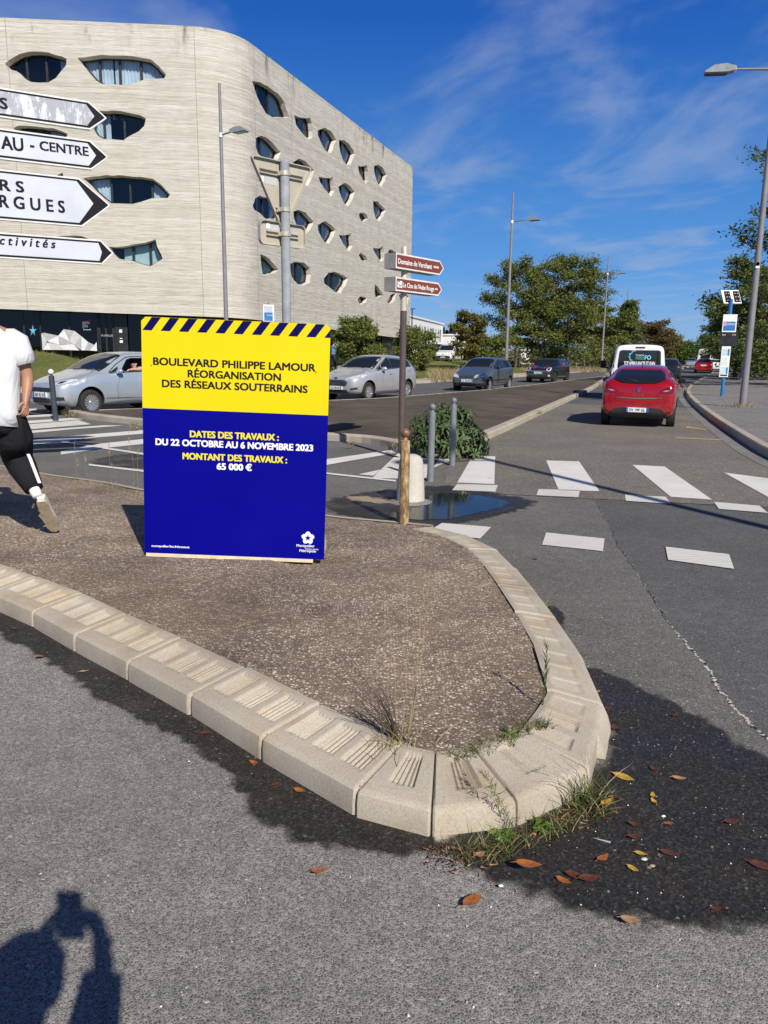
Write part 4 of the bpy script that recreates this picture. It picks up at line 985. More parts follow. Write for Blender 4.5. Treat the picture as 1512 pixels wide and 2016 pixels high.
for k in range(11):
    a = s0_ + per * k; y0, y1 = BH * (1 - .054), BH - .001; sh = .05 * BW
    q = [(a, y0), (a + wd, y0), (a + wd + sh, y1), (a + sh, y1)]
    if k == 10: q = [(a, y0), (BW, y0), (BW, y0 + (BW - a) * (y1 - y0) / sh)]
    if k == 0: q = [(a, y0), (a + wd, y0), (a + wd + sh, y1), (a + sh, y1)]
    st.sheet(q, bf, .001)
st.build('hazard_stripes', M_BLUT, board)
for txt, a0, a1, b, cap, mt, bo2 in (('BOULEVARD PHILIPPE LAMOUR', .062, .925, .193, .0315, M_TXT, .032), ('RÉORGANISATION', .246, .741, .238, .0315, M_TXT, .032), ('DES RÉSEAUX SOUTERRAINS', .108, .885, .283, .0315, M_TXT, .032),
    ('DATES DES TRAVAUX :', .256, .735, .488, .028, M_TYE, .042), ('DU 22 OCTOBRE AU 6 NOVEMBRE 2023', .07, .922, .527, .028, M_TWH, .042), ('MONTANT DES TRAVAUX :', .216, .782, .583, .028, M_TYE, .042), ('65 000 €', .402, .59, .6215, .028, M_TWH, .042), ('montpellier3m.fr/travaux', .04, .25, .972, .0095, M_TWH, .03),
    ('Montpellier', .845, .945, .946, .012, M_TWH, .02), ('Méditerranée', .893, .967, .957, .006, M_TWH, .01), ('Métropole', .862, .953, .9685, .012, M_TWH, .02)):
    m = MB(); put_text(m, txt, bf, a0 * BW, a1 * BW, BH * (1 - b), BH * cap, .0015, bo2); m.build('lettering', mt, board)
m = MB(); 
for x in (.05, .93): m.lathe([(.0001, 0), (.004, 0)], 8, Matrix.Translation(ub * (x * BW) + vb * (BH * (1 - .197)) + nb_ * .0015) @ nb_.to_track_quat('Z', 'Y').to_matrix().to_4x4())
m.build('dot', M_TXT, board)
# rounded star emblem: five lobes with a star cut out
em = MB(); c0 = Vector((.907 * BW, BH * (1 - .9055))); ro = []; ri = []
for k in range(60):
    a = math.pi / 2 + k * 2 * math.pi / 60; lob = .5 + .5 * math.cos(5 * (a - math.pi / 2)); r1 = .047 * (.72 + .28 * lob ** .55); r2 = .020 * (.55 + .55 * lob ** 1.6)
    ro.append(c0 + Vector((math.cos(a), math.sin(a))) * r1); ri.append(c0 + Vector((math.cos(a), math.sin(a))) * r2)
em.add([ub * p.x + vb * p.y + nb_ * .0015 for p in ro + ri], [(k, (k + 1) % 60, 60 + (k + 1) % 60, 60 + k) for k in range(60)]); em.build('emblem', M_TWH, board)
M_WOOD = pm('pale_timber', (.62, .52, .36), var=.15, scale=9, rough=.7, bmp=.1); M_PLY = pm('plywood', (.50, .40, .27), var=.15, scale=7, rough=.75)
MB().prism([(.01, -.025), (BW - .08, -.025), (BW - .08, .0), (.01, .0)], bf, .002, -.035).build('bottom_rail', M_WOOD, board)
MB().prism([(.005, .005), (BW - .005, .005), (BW - .005, BH - .03), (.005, BH - .03)], bf, -.008, -.02).build('backing_board', M_PLY, board)
for a in (.12, BW - .04):
    MB().prism([(.022, -.01), (.52, -.04), (.52, .02), (.07, .24), (.022, .24)], (ub * a, -nb_, vb), -.02, .02).build('foot', M_WOOD, board)
    MB().prism([(.0225, .0), (.06, .0), (.06, BH - .1), (.0225, BH - .1)], (ub * a, -nb_, vb), -.05, -.021).build('post', M_WOOD, board)

# ---------------------------------------------------------------- big white arrow signs on the left
M_SGN = pm('sign_white', (.50, .54, .62), var=.05, scale=3, rough=.45); M_EDGE = pm('sign_edge', (.66, .66, .65), rough=.4); M_SBLK = pm('sign_black', (.010, .011, .015), rough=.6, spec=.12)
M_SIDE = pm('sign_side', (.42, .41, .38), rough=.5)
sd = Vector((.875, .484, 0)); tip0 = Vector((-3.13, 9.2, 0)); sn = Vector((sd.y, -sd.x, 0))
mast_s = -1.75; mbase = tip0 + sd * mast_s
asg = thing('direction_sign', 'mast of four white arrow-shaped direction signs at the left edge', 'road sign', (mbase.x, mbase.y, .06))
MB().tube([(0, 0, 0), (0, 0, 4.3)], .07, 14).build('mast', M_GALV, asg)
def sp_(px, py):
    q = on_plane(px, py, tip0, sn); return ((q - mbase).dot(sd), q.z - .06)
def m_worn():
    m, t, b = nodes_of('worn_sign_face'); co = objco(t, (7, 7, 2.2)); n = noise(t, co, 1.6, 7, .72)
    t.links.new(ramp(t, n, [(.50, (.30, .32, .37)), (.56, (.56, .61, .70))]), b.inputs['Base Color']); b.inputs['Roughness'].default_value = .55; return m
M_WORN = m_worn()
SIGNS = [((0,176),(173.5,203.4),(208,238),(175,258),(0,234.5)), ((0,256),(175,279),(211,312),(179,336),(0,316.5)), ((0,335),(154.6,354),(215,408),(160,451),(0,431.5)), ((0,458),(196,475),(222,502),(200,523),(0,508))]
for k, pts_ in enumerate(SIGNS):
    tl, tr, tp, br, bl_ = [sp_(*p) for p in pts_]
    zt, zb, sx, tx = (tl[1] + tr[1]) / 2, (bl_[1] + br[1]) / 2, (tr[0] + br[0]) / 2, tp[0]
    zm = (zt + zb) / 2; x0 = -.12; hh = (zt - zb) / 2; fr = (sn * .075, sd, Z)
    def arrow(i, tipk=1.0):
        rt = tx - i * 1.35 * tipk; sh = sx - i * .45; pts2 = [(x0 + i, zb + i), (sh, zb + i), (rt - .035 * (1 if i < .02 else 0), zm - .03 * (1 if i < .02 else 0)), (rt, zm), (rt - .035 * (1 if i < .02 else 0), zm + .03 * (1 if i < .02 else 0)), (sh, zt - i), (x0 + i, zt - i)]
        return pts2
    sg_ = MB().prism(arrow(0), fr, -.06, 0).build('sign_panel', [M_EDGE], asg)
    MB().sheet(arrow(.016), fr, .002).build('black_border', M_SBLK, sg_)
    i = .036; notch = .13 if k != 2 else .18
    face = [(x0 + i, zb + i), (sx - i * .5 - .012, zb + i), (tx - notch, zm), (sx - i * .5 - .012, zt - i), (x0 + i, zt - i)]
    MB().sheet(face, fr, .004).build('sign_face', M_WORN if k == 0 else M_SGN, sg_)
    txts = {0: [('S', 0, 14, 219, 22)], 1: [('AU', 3, 45, 301, 26), ('-', 59, 66, 300, 26), ('CENTRE', 78, 172, 310, 18)], 2: [('R S', 0, 46, 382, 22), ('R G U E S', 0, 126, 423, 24)], 3: [('c t i v i t é s', 0, 108, 493, 17)]}[k]
    for tx_, xa, xb, yb, cap in txts:
        (a, z1), (b, z2) = sp_(xa, yb - (6 if xb - xa > 60 else 2)), sp_(xb, yb)
        capz = sp_(xb, yb - cap)[1] - z2; m = MB(); zc = sp_((xa + xb) / 2, yb - (xb - xa) * .06)[1]
        put_text(m, tx_, fr, a, b, zc, capz, .006, .03, 0, .25 if k == 3 else 0); m.build('lettering', M_SBLK, sg_)
    br_ = MB()
    for z in (zm + hh * .5, zm - hh * .5): br_.box((0, 0, z), (.16, .16, .05))
    br_.build('clamp', M_GALV, sg_)

# ---------------------------------------------------------------- the sign seen from behind
yp = PD(564, 600, 7.5); ys = thing('give_way_sign', 'triangular give way sign and plate seen from behind on a galvanised post', 'road sign', (yp.x, yp.y, .03))
ztop = PD(564, 317, 7.5).z - .03
M_PST = m_conc('galvanised_post', (.30, .33, .37), stain=(.42, .44, .47), k=.6, scale=9, bm=.05)
MB().tube([(0, 0, 0), (0, 0, ztop - .004), (0, 0, ztop)], [.042, .042, .038], 20).build('post', M_PST, ys, 40)
td = Vector((.72, .694, 0)); tn = Vector((td.y, -td.x, 0))     # panel along td, its back towards us
def yz(px, py): q = on_plane(px, py, Vector((yp.x, yp.y, 0)) - tn * .07, tn); return ((q - yp).dot(td), q.z - .03)
zA, zB = yz(508, 311)[1] * .5 + yz(607, 335)[1] * .5, yz(556, 434)[1]
hw = .345; zt_ = zA + .012; zb2 = zt_ - .62
def rounded(poly, r, n=5):
    q = []
    for i in range(len(poly)):
        p, a, b = Vector(poly[i]), Vector(poly[i - 1]), Vector(poly[(i + 1) % len(poly)]); u, v = (a - p).normalized(), (b - p).normalized()
        A, B = p + u * r, p + v * r
        for k in range(n + 1):
            t = k / n; q.append(tuple((A * (1 - t) + p * t) * (1 - t) + (p * (1 - t) + B * t) * t))
    return q
fr = (-tn * .055, td, Z)
def plate_back(name, poly, rails, stick):
    o = MB().prism(poly, fr, -.006, 0).build(name, M_ALU, ys)
    cx = sum(p[0] for p in poly) / len(poly); cz = sum(p[1] for p in poly) / len(poly); rim = MB(); n = len(poly); q = [(cx + (a - cx) * .965, cz + (b - cz) * .965) for a, b in poly]
    u, v = fr[1], fr[2]
    rim.add([fr[0] + u * a + v * b + tn * (-.006) for a, b in poly] + [fr[0] + u * a + v * b + tn * .028 for a, b in poly] + [fr[0] + u * a + v * b + tn * .028 for a, b in q] + [fr[0] + u * a + v * b for a, b in q],
            [f for i in range(n) for f in ((i, (i + 1) % n, n + (i + 1) % n, n + i), (n + i, n + (i + 1) % n, 2 * n + (i + 1) % n, 2 * n + i), (2 * n + i, 2 * n + (i + 1) % n, 3 * n + (i + 1) % n, 3 * n + i))])
    rim.build('rim', M_ALU, o)
    rl = MB()
    for a0, a1, z in rails:
        for s in (-.017, .017): rl.box(fr[0] + td * ((a0 + a1) / 2) + Z * (z + s) + tn * .012, ((a1 - a0), .022, .009), Matrix.Rotation(math.atan2(td.y, td.x), 4, 'Z').to_3x3())
    rl.build('rail', M_ALU, o)
    sk = MB(); a, z, w, h_ = stick; sk.sheet([(a, z), (a + w, z), (a + w, z + h_), (a, z + h_)], fr, .002); sk.build('maker_sticker', pm('sticker_grey', (.42, .43, .44)), o)
    sk = MB(); sk.sheet([(a + .005, z + .012), (a + .04, z + .012), (a + .04, z + .06), (a + .005, z + .06)], fr, .004); sk.build('maker_sticker', M_WHITE, o)
    return o
plate_back('triangle_plate', rounded([(-hw, zt_), (hw, zt_), (0, zb2)], .045), [(-.24, .24, zt_ - .11), (-.07, .02, zt_ - .42)], (-.235, zt_ - .215, .19, .07))
zr0, zr1 = yz(556, 482)[1] - .02, yz(556, 440)[1] + .0
plate_back('rectangle_plate', rounded([(-.26, zr1), (.26, zr1), (.26, zr0), (-.26, zr0)], .05), [(-.18, .18, (zr0 + zr1) / 2)], (-.18, (zr0 + zr1) / 2 + .03, .16, .06))
for z in (zt_ - .11, zt_ - .42, (zr0 + zr1) / 2):
    c = MB().lathe([(.046, z - .018), (.050, z - .018), (.050, z + .018), (.046, z + .018)], 20); c.box(-tn * .035 - td * .035 + Z * z, (.05, .03, .032), Matrix.Rotation(math.atan2(td.y, td.x), 4, 'Z').to_3x3()); c.build('clamp', pm('bright_clamp', (.62, .58, .48), rough=.35, metal=.5), ys)

# ---------------------------------------------------------------- brown tourist signs
bp0 = G(790, 884, .15); bs = thing('tourist_sign', 'brown post carrying two brown arrow signs on the median', 'road sign', (bp0.x, bp0.y, .13))
M_BRP = pm('brown_post', (.085, .060, .056), rough=.45); M_BRN = pm('tourist_brown', (.20, .045, .022), var=.05, rough=.4); M_CREAM = pm('post_cream', (.52, .48, .40), rough=.4, metal=.2)
Db = math.hypot(bp0.x, bp0.y)
zt1 = PD(799, 483, Db).z - .13; zmid = PD(796, 585, Db).z - .13; zjo = PD(796, 612, Db).z - .13
MB().tube([(0, 0, 0), (0, 0, zjo)], .048, 14).build('post', M_BRP, bs)
MB().tube([(0, 0, zjo), (0, 0, zt1 - .06), (0, 0, zt1 - .02), (0, 0, zt1)], [.046, .046, .035, .012], 14).build('post_top', M_CREAM, bs, 60)
bd = Vector((.60, .80, 0)); bn = Vector((bd.y, -bd.x, 0)); bw0 = Vector((bp0.x, bp0.y, 0))
def bz(px, py): q = on_plane(px, py, bw0 + bn * .1, bn); return ((q - bw0).dot(bd), q.z - .13)
for k, (tl, tr, tp, br, bl_, txt) in enumerate([((779.5, 496), (866, 514.4), (873.6, 529), (866, 542), (779.5, 527.5), 'Domaine de Verchant'), ((779, 543.5), (862.5, 557.5), (870, 571.5), (863, 584.5), (779, 570.5), "Le Clos de l'Aube Rouge")]):
    a, b, c, d, e = [bz(*p) for p in (tl, tr, tp, br, bl_)]; z1, z0 = (a[1] + b[1]) / 2, (d[1] + e[1]) / 2; x0, x1, x2 = a[0], (b[0] + d[0]) / 2, c[0]; zm = (z0 + z1) / 2; fr = (bn * .10, bd, Z)
    ar = lambda i: [(x0 + i, z0 + i), (x1 - i * .4, z0 + i), (x2 - i * 1.2, zm), (x1 - i * .4, z1 - i), (x0 + i, z1 - i)]
    sg_ = MB().prism(ar(0), fr, -.2, -.001).build('sign_panel', pm('sign_housing', (.33, .31, .28), rough=.45, metal=.3), bs)
    MB().sheet(ar(.0), fr, .001).build('white_border', M_EDGE, sg_); MB().sheet(ar(.022), fr, .003).build('brown_face', M_BRN, sg_)
    Ls = x1 - x0; m = MB(); cap = (z1 - z0) * .36
    if k == 0: put_text(m, txt, fr, x0 + Ls * .045, x0 + Ls * .80, zm - cap * .5, cap, .005, .02); m4 = MB(); put_text(m4, '*****', fr, x0 + Ls * .84, x0 + Ls * .97, zm - cap * .55, cap * .8, .005, .02); m4.build('star_rating', M_WHITE, sg_)
    else: put_text(m, txt, fr, x0 + Ls * .16, x0 + Ls * .885, zm - cap * .5, cap, .005, .02); m4 = MB(); put_text(m4, '***', fr, x0 + Ls * .91, x0 + Ls * .98, zm - cap * .5, cap * .7, .005, .02); m4.build('star_rating', M_WHITE, sg_)
    m.build('lettering', M_WHITE, sg_)
    if k == 1:
        MB().sheet([(x0 + .04, z0 + .05), (x0 + .155, z0 + .05), (x0 + .155, z1 - .05), (x0 + .04, z1 - .05)], fr, .005).build('pictogram', M_WHITE, sg_)
        q = MB(); q.sheet([(x0 + .06, zm - .01), (x0 + .1, zm - .035), (x0 + .14, zm - .01), (x0 + .14, zm + .005), (x0 + .1, zm - .02), (x0 + .06, zm + .005)], fr, .007); q.sheet([(x0 + .05, zm + .03), (x0 + .09, zm + .03), (x0 + .09, zm + .045), (x0 + .05, zm + .045)], fr, .007); q.build('pictogram', M_BRN, sg_)

# ---------------------------------------------------------------- bollards
def bollard(label, loc, h, r, mat, ballmat=None, lean=(0, 0), group='ball-topped bollards'):
    t_ = thing('bollard', label, 'bollard', loc, 0, group); br = r * 1.0
    t_.rotation_euler = (lean[0], lean[1], 0)
    MB().lathe([(r * 1.02, -.02), (r * 1.02, h - 2.6 * r), (r * .9, h - 2.5 * r), (r * .55, h - 2.45 * r), (r * .55, h - 1.9 * r)], 20).build('shaft', mat, t_, 40)
    MB().ball((0, 0, h - br), br, 12).build('ball', ballmat or mat, t_, 180); return t_
M_BGREY = pm('bollard_grey', (.16, .185, .20), var=.15, scale=14, rough=.5)
def m_rusty():
    m, t, b = nodes_of('peeled_bollard'); co = objco(t, (1, 1, .35)); n = noise(t, co, 22, 6, .7)
    t.links.new(ramp(t, n, [(.33, (.05, .032, .02)), (.47, (.20, .125, .06)), (.6, (.42, .30, .15)), (.75, (.5, .4, .24))]), b.inputs['Base Color']); b.inputs['Roughness'].default_value = .65; bump(t, b, n, .5, .004); return m
p = G(795, 1036, 0); bollard('peeling brown bollard with round top at the back of the island', (p.x, p.y, 0), .90, .043, m_rusty(), pm('brown_ball', (.16, .09, .055), var=.3, scale=20, rough=.35))
p = G(847, 948, 0); bollard('grey bollard in front, nearer of the two before the leafy bush', (p.x, p.y, 0), .965, .041, M_BGREY, lean=(0, R(.4)))
p = G(890, 917, 0); bollard('grey bollard farther back, touching the leafy bush', (p.x, p.y, 0), .965, .041, M_BGREY)
p = G(110, 829, 0); bollard('dark bollard with white ball top in front of the silver car', (p.x, p.y, 0), 1.14, .058, pm('bollard_dark', (.035, .045, .06), rough=.45), M_WHITE, lean=(0, R(-1.6)))
p = G(808, 990, 0); sb = thing('concrete_bollard', 'squat tapered white concrete bollard beside the puddle', 'bollard', (p.x, p.y, 0))
MB().lathe([(.15, 0), (.148, .12), (.128, .42), (.118, .47), (.095, .5), (.05, .52), (.0001, .522)], 28).build('body', M_STONE, sb, 60)
MB().lathe([(.25, .0), (.235, .015), (.20, .026), (.15, .034)], 28).build('mortar_base', M_PAVE, sb, 60)

# ---------------------------------------------------------------- bus stop with solar panel
bb_ = G(1421, 780, .15); bt = thing('bus_stop_sign', 'blue bus stop pole with solar panel, screen and timetable on right pavement', 'bus stop', (bb_.x, bb_.y, .15)); Dp = math.hypot(bb_.x, bb_.y)
M_BSB = pm('bus_blue', (.02, .16, .42), rough=.4)
bu = Vector((.97, -.26, 0)).normalized(); bnn = Vector((bu.y, -bu.x, 0)); bw1 = Vector((bb_.x, bb_.y, 0))
def bq(px, py): q = on_plane(px, py, bw1 + bnn * .08, bnn); return ((q - bw1).dot(bu), q.z - .15)
ztp = PD(1436, 600, Dp).z - .15
MB().tube([(0, 0, 0), (0, 0, ztp + .2)], .065, 12).build('pole', M_BSB, bt)
fr = (bnn * .1, bu, Z)
def bpan(name, x0, y0, x1, y1, mat, d0=-.04, d1=0.0, par=bt, inset=0):
    (a, z0), (b, z1) = bq(x0, y1), bq(x1, y0); xc = 0 if par is bt else 0
    return MB().prism([(a, z0), (b, z0), (b, z1), (a, z1)], fr, d0, d1).build(name, mat, par), (a, b, z0, z1)
f1, b1_ = bpan('stop_flag', 1421, 619, 1452, 654, M_WHITE)
a, b, z0, z1 = b1_; w, h_ = b - a, z1 - z0
MB().sheet([(a + w * .06, z0 + h_ * .08), (b - w * .08, z0 + h_ * .08), (b - w * .08, z0 + h_ * .6), (a + w * .06, z0 + h_ * .6)], fr, .003).build('blue_field', M_BSB, f1)
MB().sheet([(a + w * .08, z0 + h_ * .36), (a + w * .27, z0 + h_ * .36), (a + w * .27, z0 + h_ * .57), (a + w * .08, z0 + h_ * .57)], fr, .006).build('line_badge', pm('badge_pink', (.7, .25, .3)), f1)
m = MB(); put_text(m, 'CASTELNAU', fr, a + w * .3, b - w * .1, z0 + h_ * .4, h_ * .12, .006); m.build('lettering', M_TWH, f1)
f2, (a, b, z0, z1) = bpan('display_screen', 1416, 653.5, 1453, 680, M_BLACK, -.12); w, h_ = b - a, z1 - z0
m = MB(); put_text(m, 'bus', fr, a + w * .12, a + w * .3, z0 + h_ * .74, h_ * .12, .003); m.build('lettering', M_TWH, f2); m = MB(); put_text(m, '12:24', fr, a + w * .68, a + w * .88, z0 + h_ * .74, h_ * .1, .003); m.build('lettering', M_TWH, f2)
f3_, (a, b, z0, z1) = bpan('timetable_case', 1415.5, 682, 1439, 742, M_WHITE, -.05); w, h_ = b - a, z1 - z0
mm_ = MB()
for (q, mi) in (((.1, .70, .68, .92), 0), ((.1, .38, .68, .64), 1), ((.1, .1, .68, .33), 0), ((.70, .10, .9, .32), 2), ((.70, .70, .9, .92), 2), ((.1, .03, .9, .08), 3)): mm_.sheet([(a + w * q[0], z0 + h_ * q[1]), (a + w * q[2], z0 + h_ * q[1]), (a + w * q[2], z0 + h_ * q[3]), (a + w * q[0], z0 + h_ * q[3])], fr, .003, mi)
mm_.build('timetable', [pm('tt_blue', (.45, .6, .72)), pm('tt_green', (.55, .68, .62)), M_BSB, M_BLACK], f3_)
(a, z0), (b, z1) = bq(1426, 597), bq(1464, 569); tilt = Vector((bnn.x * .8, bnn.y * .8, 0)); sv = (Z * .8 - bnn * .6).normalized(); so_ = Z * z0 + bu * a
L1 = (z1 - z0) / .8; sp2 = MB().prism([(0, 0), (b - a, 0), (b - a - .1, L1), (-.1, L1)], (so_, bu, sv), -.04, 0).build('solar_panel', M_WHITE, bt)
m = MB()
for k in (0, 1): m.sheet([(.06 + k * (b - a) * .5, .05), ((b - a) * .46 + k * (b - a) * .5, .05), ((b - a) * .46 + k * (b - a) * .5 - .08, L1 - .05), (.0 + k * (b - a) * .5, L1 - .05)], (so_, bu, sv), .004)
m.build('solar_cells', pm('solar_cell', (.03, .022, .025), rough=.2), sp2)
m = MB()
for k in (0, 1):
    for i in (0, 1):
        for j in (0, 1, 2): x, y = .06 + k * (b - a) * .5 + (b - a) * (.13 + .14 * i) - .03 * j, L1 * (.22 + .26 * j); m.sheet([(x, y - .02), (x + .02, y), (x, y + .02), (x - .02, y)], (so_, bu, sv), .008)
m.build('cell_gap', M_WHITE, sp2)
# second stop flag showing above the works board
p = PD(530, 690, 30); q = thing('bus_stop_sign', 'small white and blue bus stop flag peeping over the works board', 'bus stop', (p.x, p.y, .1)); u = Vector((1, .25, 0)).normalized(); nn = Vector((u.y, -u.x, 0))
z0, z1 = PD(530, 633, 30).z - .1, PD(530, 600, 30).z - .1; fr = (nn * .06, u, Z)
MB().tube([(0, 0, 0), (0, 0, z1 + .08)], .045, 10).build('pole', M_POLE, q)
f = MB().prism([(-.2, z0), (.2, z0), (.2, z1), (-.2, z1)], fr, -.06, 0).build('stop_flag', M_WHITE, q)
MB().sheet([(-.17, z0 + .02), (.15, z0 + .02), (.15, z1 - .28), (-.17, z1 - .28)], fr, .004).build('blue_field', M_BSB, f); MB().sheet([(-.17, z1 - .27), (.15, z1 - .27), (.15, z1 - .05), (-.17, z1 - .05)], fr, .004).build('grey_field', pm('flag_grey', (.42, .46, .5)), f)
m = MB(); put_text(m, 'Boulevard', fr, -.06, .13, z1 - .4, .05, .008); m.build('lettering', M_TWH, f)
# yellow box and white pillar in the distance
p = flat(PD(1462, 715, 60)); q = thing('ticket_machine', 'yellow box on a dark post among the people at the bus stop', 'ticket machine', (p.x, p.y, .15)); MB().tube([(0, 0, 0), (0, 0, 1.3)], .05, 8).build('post', M_BLACK, q); MB().box((0, 0, 1.75), (.34, .3, .95), bev=.04).build('box', pm('box_yellow', (.7, .45, .02)), q)
p = flat(PD(1119, 703, 100)); q = thing('marker_pillar', 'slim white pillar on the verge under the wide tree', 'pillar', (p.x, p.y, .1)); MB().lathe([(.28, 0), (.22, 1.2), (.18, 2.3), (.1, 2.5), (.0001, 2.55)], 10).build('shaft', M_WHITE, q); MB().box((0, 0, .06), (.8, .8, .12)).build('plinth', M_KERB2, q)
p = flat(PD(981, 703, 85)); q = thing('information_panel', 'small pale slanted information panel on the far verge', 'sign', (p.x, p.y, .1)); MB().box((0, 0, 1.35), (.9, .05, .55), Matrix.Rotation(R(-35), 3, 'X')).build('panel', M_EDGE, q); MB().tube([(0, .05, 0), (0, .05, 1.3)], .05, 8).build('post', M_POLE, q)
# frame of a shelter under the trees
p = flat(PD(1163, 715, 92)); q = thing('shelter', 'small open metal bus shelter beneath the wide tree', 'shelter', (p.x, p.y, .1)); MB().box((0, 0, 2.3), (3.2, 1.4, .12), bev=.03).build('roof', M_BLACK, q)
for x in (-1.5, 0, 1.5): MB().tube([(x, .5, 0), (x, .5, 2.25)], .05, 8).build('post', M_GALV, q)
for x in (-1.2, 1.9): MB().tube([(x, -2, 0), (x, -2, 1.5), (x + .1, -2, 1.7), (x + .5, -2, 1.7), (x + .6, -2, 1.5), (x + .6, -2, 0)], .04, 6).build('hoop', M_GALV, q)
# ================================================================ cars
def paint(name, c, metal=.35, rough=.3):
    m, t, b = nodes_of(name); b.inputs['Base Color'].default_value = (*c, 1); b.inputs['Metallic'].default_value = metal; b.inputs['Roughness'].default_value = rough
    b.inputs['Coat Weight'].default_value = 1.0; b.inputs['Coat Roughness'].default_value = .03
    co = objco(t); n = noise(t, co, 3, 5, .6); fl = noise(t, co, 900, 2)
    cc = mixc(t, 1.0, c, ramp(t, n, [(.3, (.93, .93, .93)), (.7, (1.04, 1.04, 1.04))]), 'MULTIPLY'); sx = N(t, 'ShaderNodeSeparateXYZ'); t.links.new(co, sx.inputs[0])
    dust = mrange(t, sx.outputs[2], .15, .6, .35, 0, True); cc = mixc(t, dust, cc, (.17, .155, .135)); t.links.new(cc, b.inputs['Base Color'])
    return m
M_CGLASS, _t, _b = nodes_of('car_glass'); _b.inputs['Base Color'].default_value = (.012, .015, .017, 1); _b.inputs['Roughness'].default_value = .03; _b.inputs['Specular IOR Level'].default_value = .7
M_TYRE = pm('tyre_rubber', (.018, .018, .019), var=.3, scale=12, rough=.85); M_RIM = pm('alloy_rim', (.50, .51, .53), rough=.3, metal=.7); M_PLAS = pm('black_plastic', (.022, .022, .024), var=.2, rough=.55)
M_CHROME = pm('chrome', (.65, .66, .68), rough=.12, metal=1.0); M_HEAD = pm('headlight_lens', (.62, .65, .68), var=.3, scale=14, rough=.08, metal=.25, coat=1); M_TAIL = pm('tail_lens', (.14, .003, .004), var=.3, scale=12, rough=.1, coat=1)
M_PLATE = pm('plate_white', (.74, .75, .76), var=.04, rough=.4); M_PBLUE = pm('plate_blue', (.03, .08, .4), rough=.4); M_ORG = pm('indicator_amber', (.6, .2, .02), rough=.2)
def body_mesh(st, lev=2):
    """closed shell lofted through stations (x, z0, w0, zb, wb, zt, wt)"""
    vs, fs = [], []; n = 0
    for x, z0, w0, zb, wb, zt, wt in st:
        h = zt - zb; wl = wb - .035
        half = [(0, z0), (w0 * .72, z0), (w0, z0 + .05), (lerp(w0, wb, .75) + .012, z0 + .42 * (zb - z0)), (wb + .006, z0 + .78 * (zb - z0)), (wb - .012, zb - .015)]
        if h > .16: half += [(wl - .01, zb + .02), (lerp(wl, wt, .5), zb + .48 * h), (wt + .035, zb + .84 * h), (wt - .06, zb + .965 * h), (wt * .5, zt - .006), (0, zt)]
        else: half += [(lerp(wb, wt, .25), zb + .25 * h), (lerp(wb, wt, .5), zb + .55 * h), (lerp(wb, wt, .8), zb + .8 * h), (wt * .85, zb + .92 * h), (wt * .45, zt - .003), (0, zt)]
        k = len(half); ring = [(x, y, z) for y, z in half] + [(x, -y, z) for y, z in half[-2:0:-1]]; n = len(ring); vs += ring
    for i in range(len(st) - 1):
        for j in range(n): fs.append((i * n + j, (i + 1) * n + j, (i + 1) * n + (j + 1) % n, i * n + (j + 1) % n))
    for base, rev in ((0, False), ((len(st) - 1) * n, True)):
        for j in range(k - 1):
            a, b = base + j, base + j + 1; c, d = base + (n - j) % n, base + (n - j - 1) % n
            f = [a, b, d, c]; q = []
            for i in f:
                if i not in q: q.append(i)
            fs.append(tuple(q) if rev == False else tuple(reversed(q)))
    me = bpy.data.meshes.new('b'); me.from_pydata(vs, [], fs); bm = bmesh.new(); bm.from_mesh(me); bmesh.ops.recalc_face_normals(bm, faces=bm.faces[:]); bm.to_mesh(me); bm.free()
    o = bpy.data.objects.new('b', me); COL.objects.link(o); s = o.modifiers.new('s', 'SUBSURF'); s.levels = s.render_levels = lev
    dg = bpy.context.evaluated_depsgraph_get(); me2 = bpy.data.meshes.new_from_object(o.evaluated_get(dg)); bpy.data.objects.remove(o)
    xs = [v.co.x for v in me2.vertices]; ym = max(abs(v.co.y) for v in me2.vertices); z1 = max(v.co.z for v in me2.vertices); x0, x1 = min(xs), max(xs)
    X0, X1, YM, Z1, ZB = min(q[0] for q in st), max(q[0] for q in st), max(q[4] for q in st) + .006, max(q[5] for q in st), .6
    for v in me2.vertices:
        v.co.x = X0 + (v.co.x - x0) * (X1 - X0) / (x1 - x0); v.co.y *= YM / ym
        if v.co.z > ZB: v.co.z = ZB + (v.co.z - ZB) * (Z1 - ZB) / (z1 - ZB)
    return me2
def boolean_cut(me, cutters):
    o = bpy.data.objects.new('b', me); COL.objects.link(o); cs = []
    for mb in cutters:
        c = mb.build('cut', M_PLAS); cs.append(c); m = o.modifiers.new('d', 'BOOLEAN'); m.operation = 'DIFFERENCE'; m.object = c; m.solver = 'EXACT'; m.material_mode = 'TRANSFER'
    dg = bpy.context.evaluated_depsgraph_get(); me2 = bpy.data.meshes.new_from_object(o.evaluated_get(dg)); bpy.data.objects.remove(o)
    for c in cs: bpy.data.objects.remove(c)
    return me2
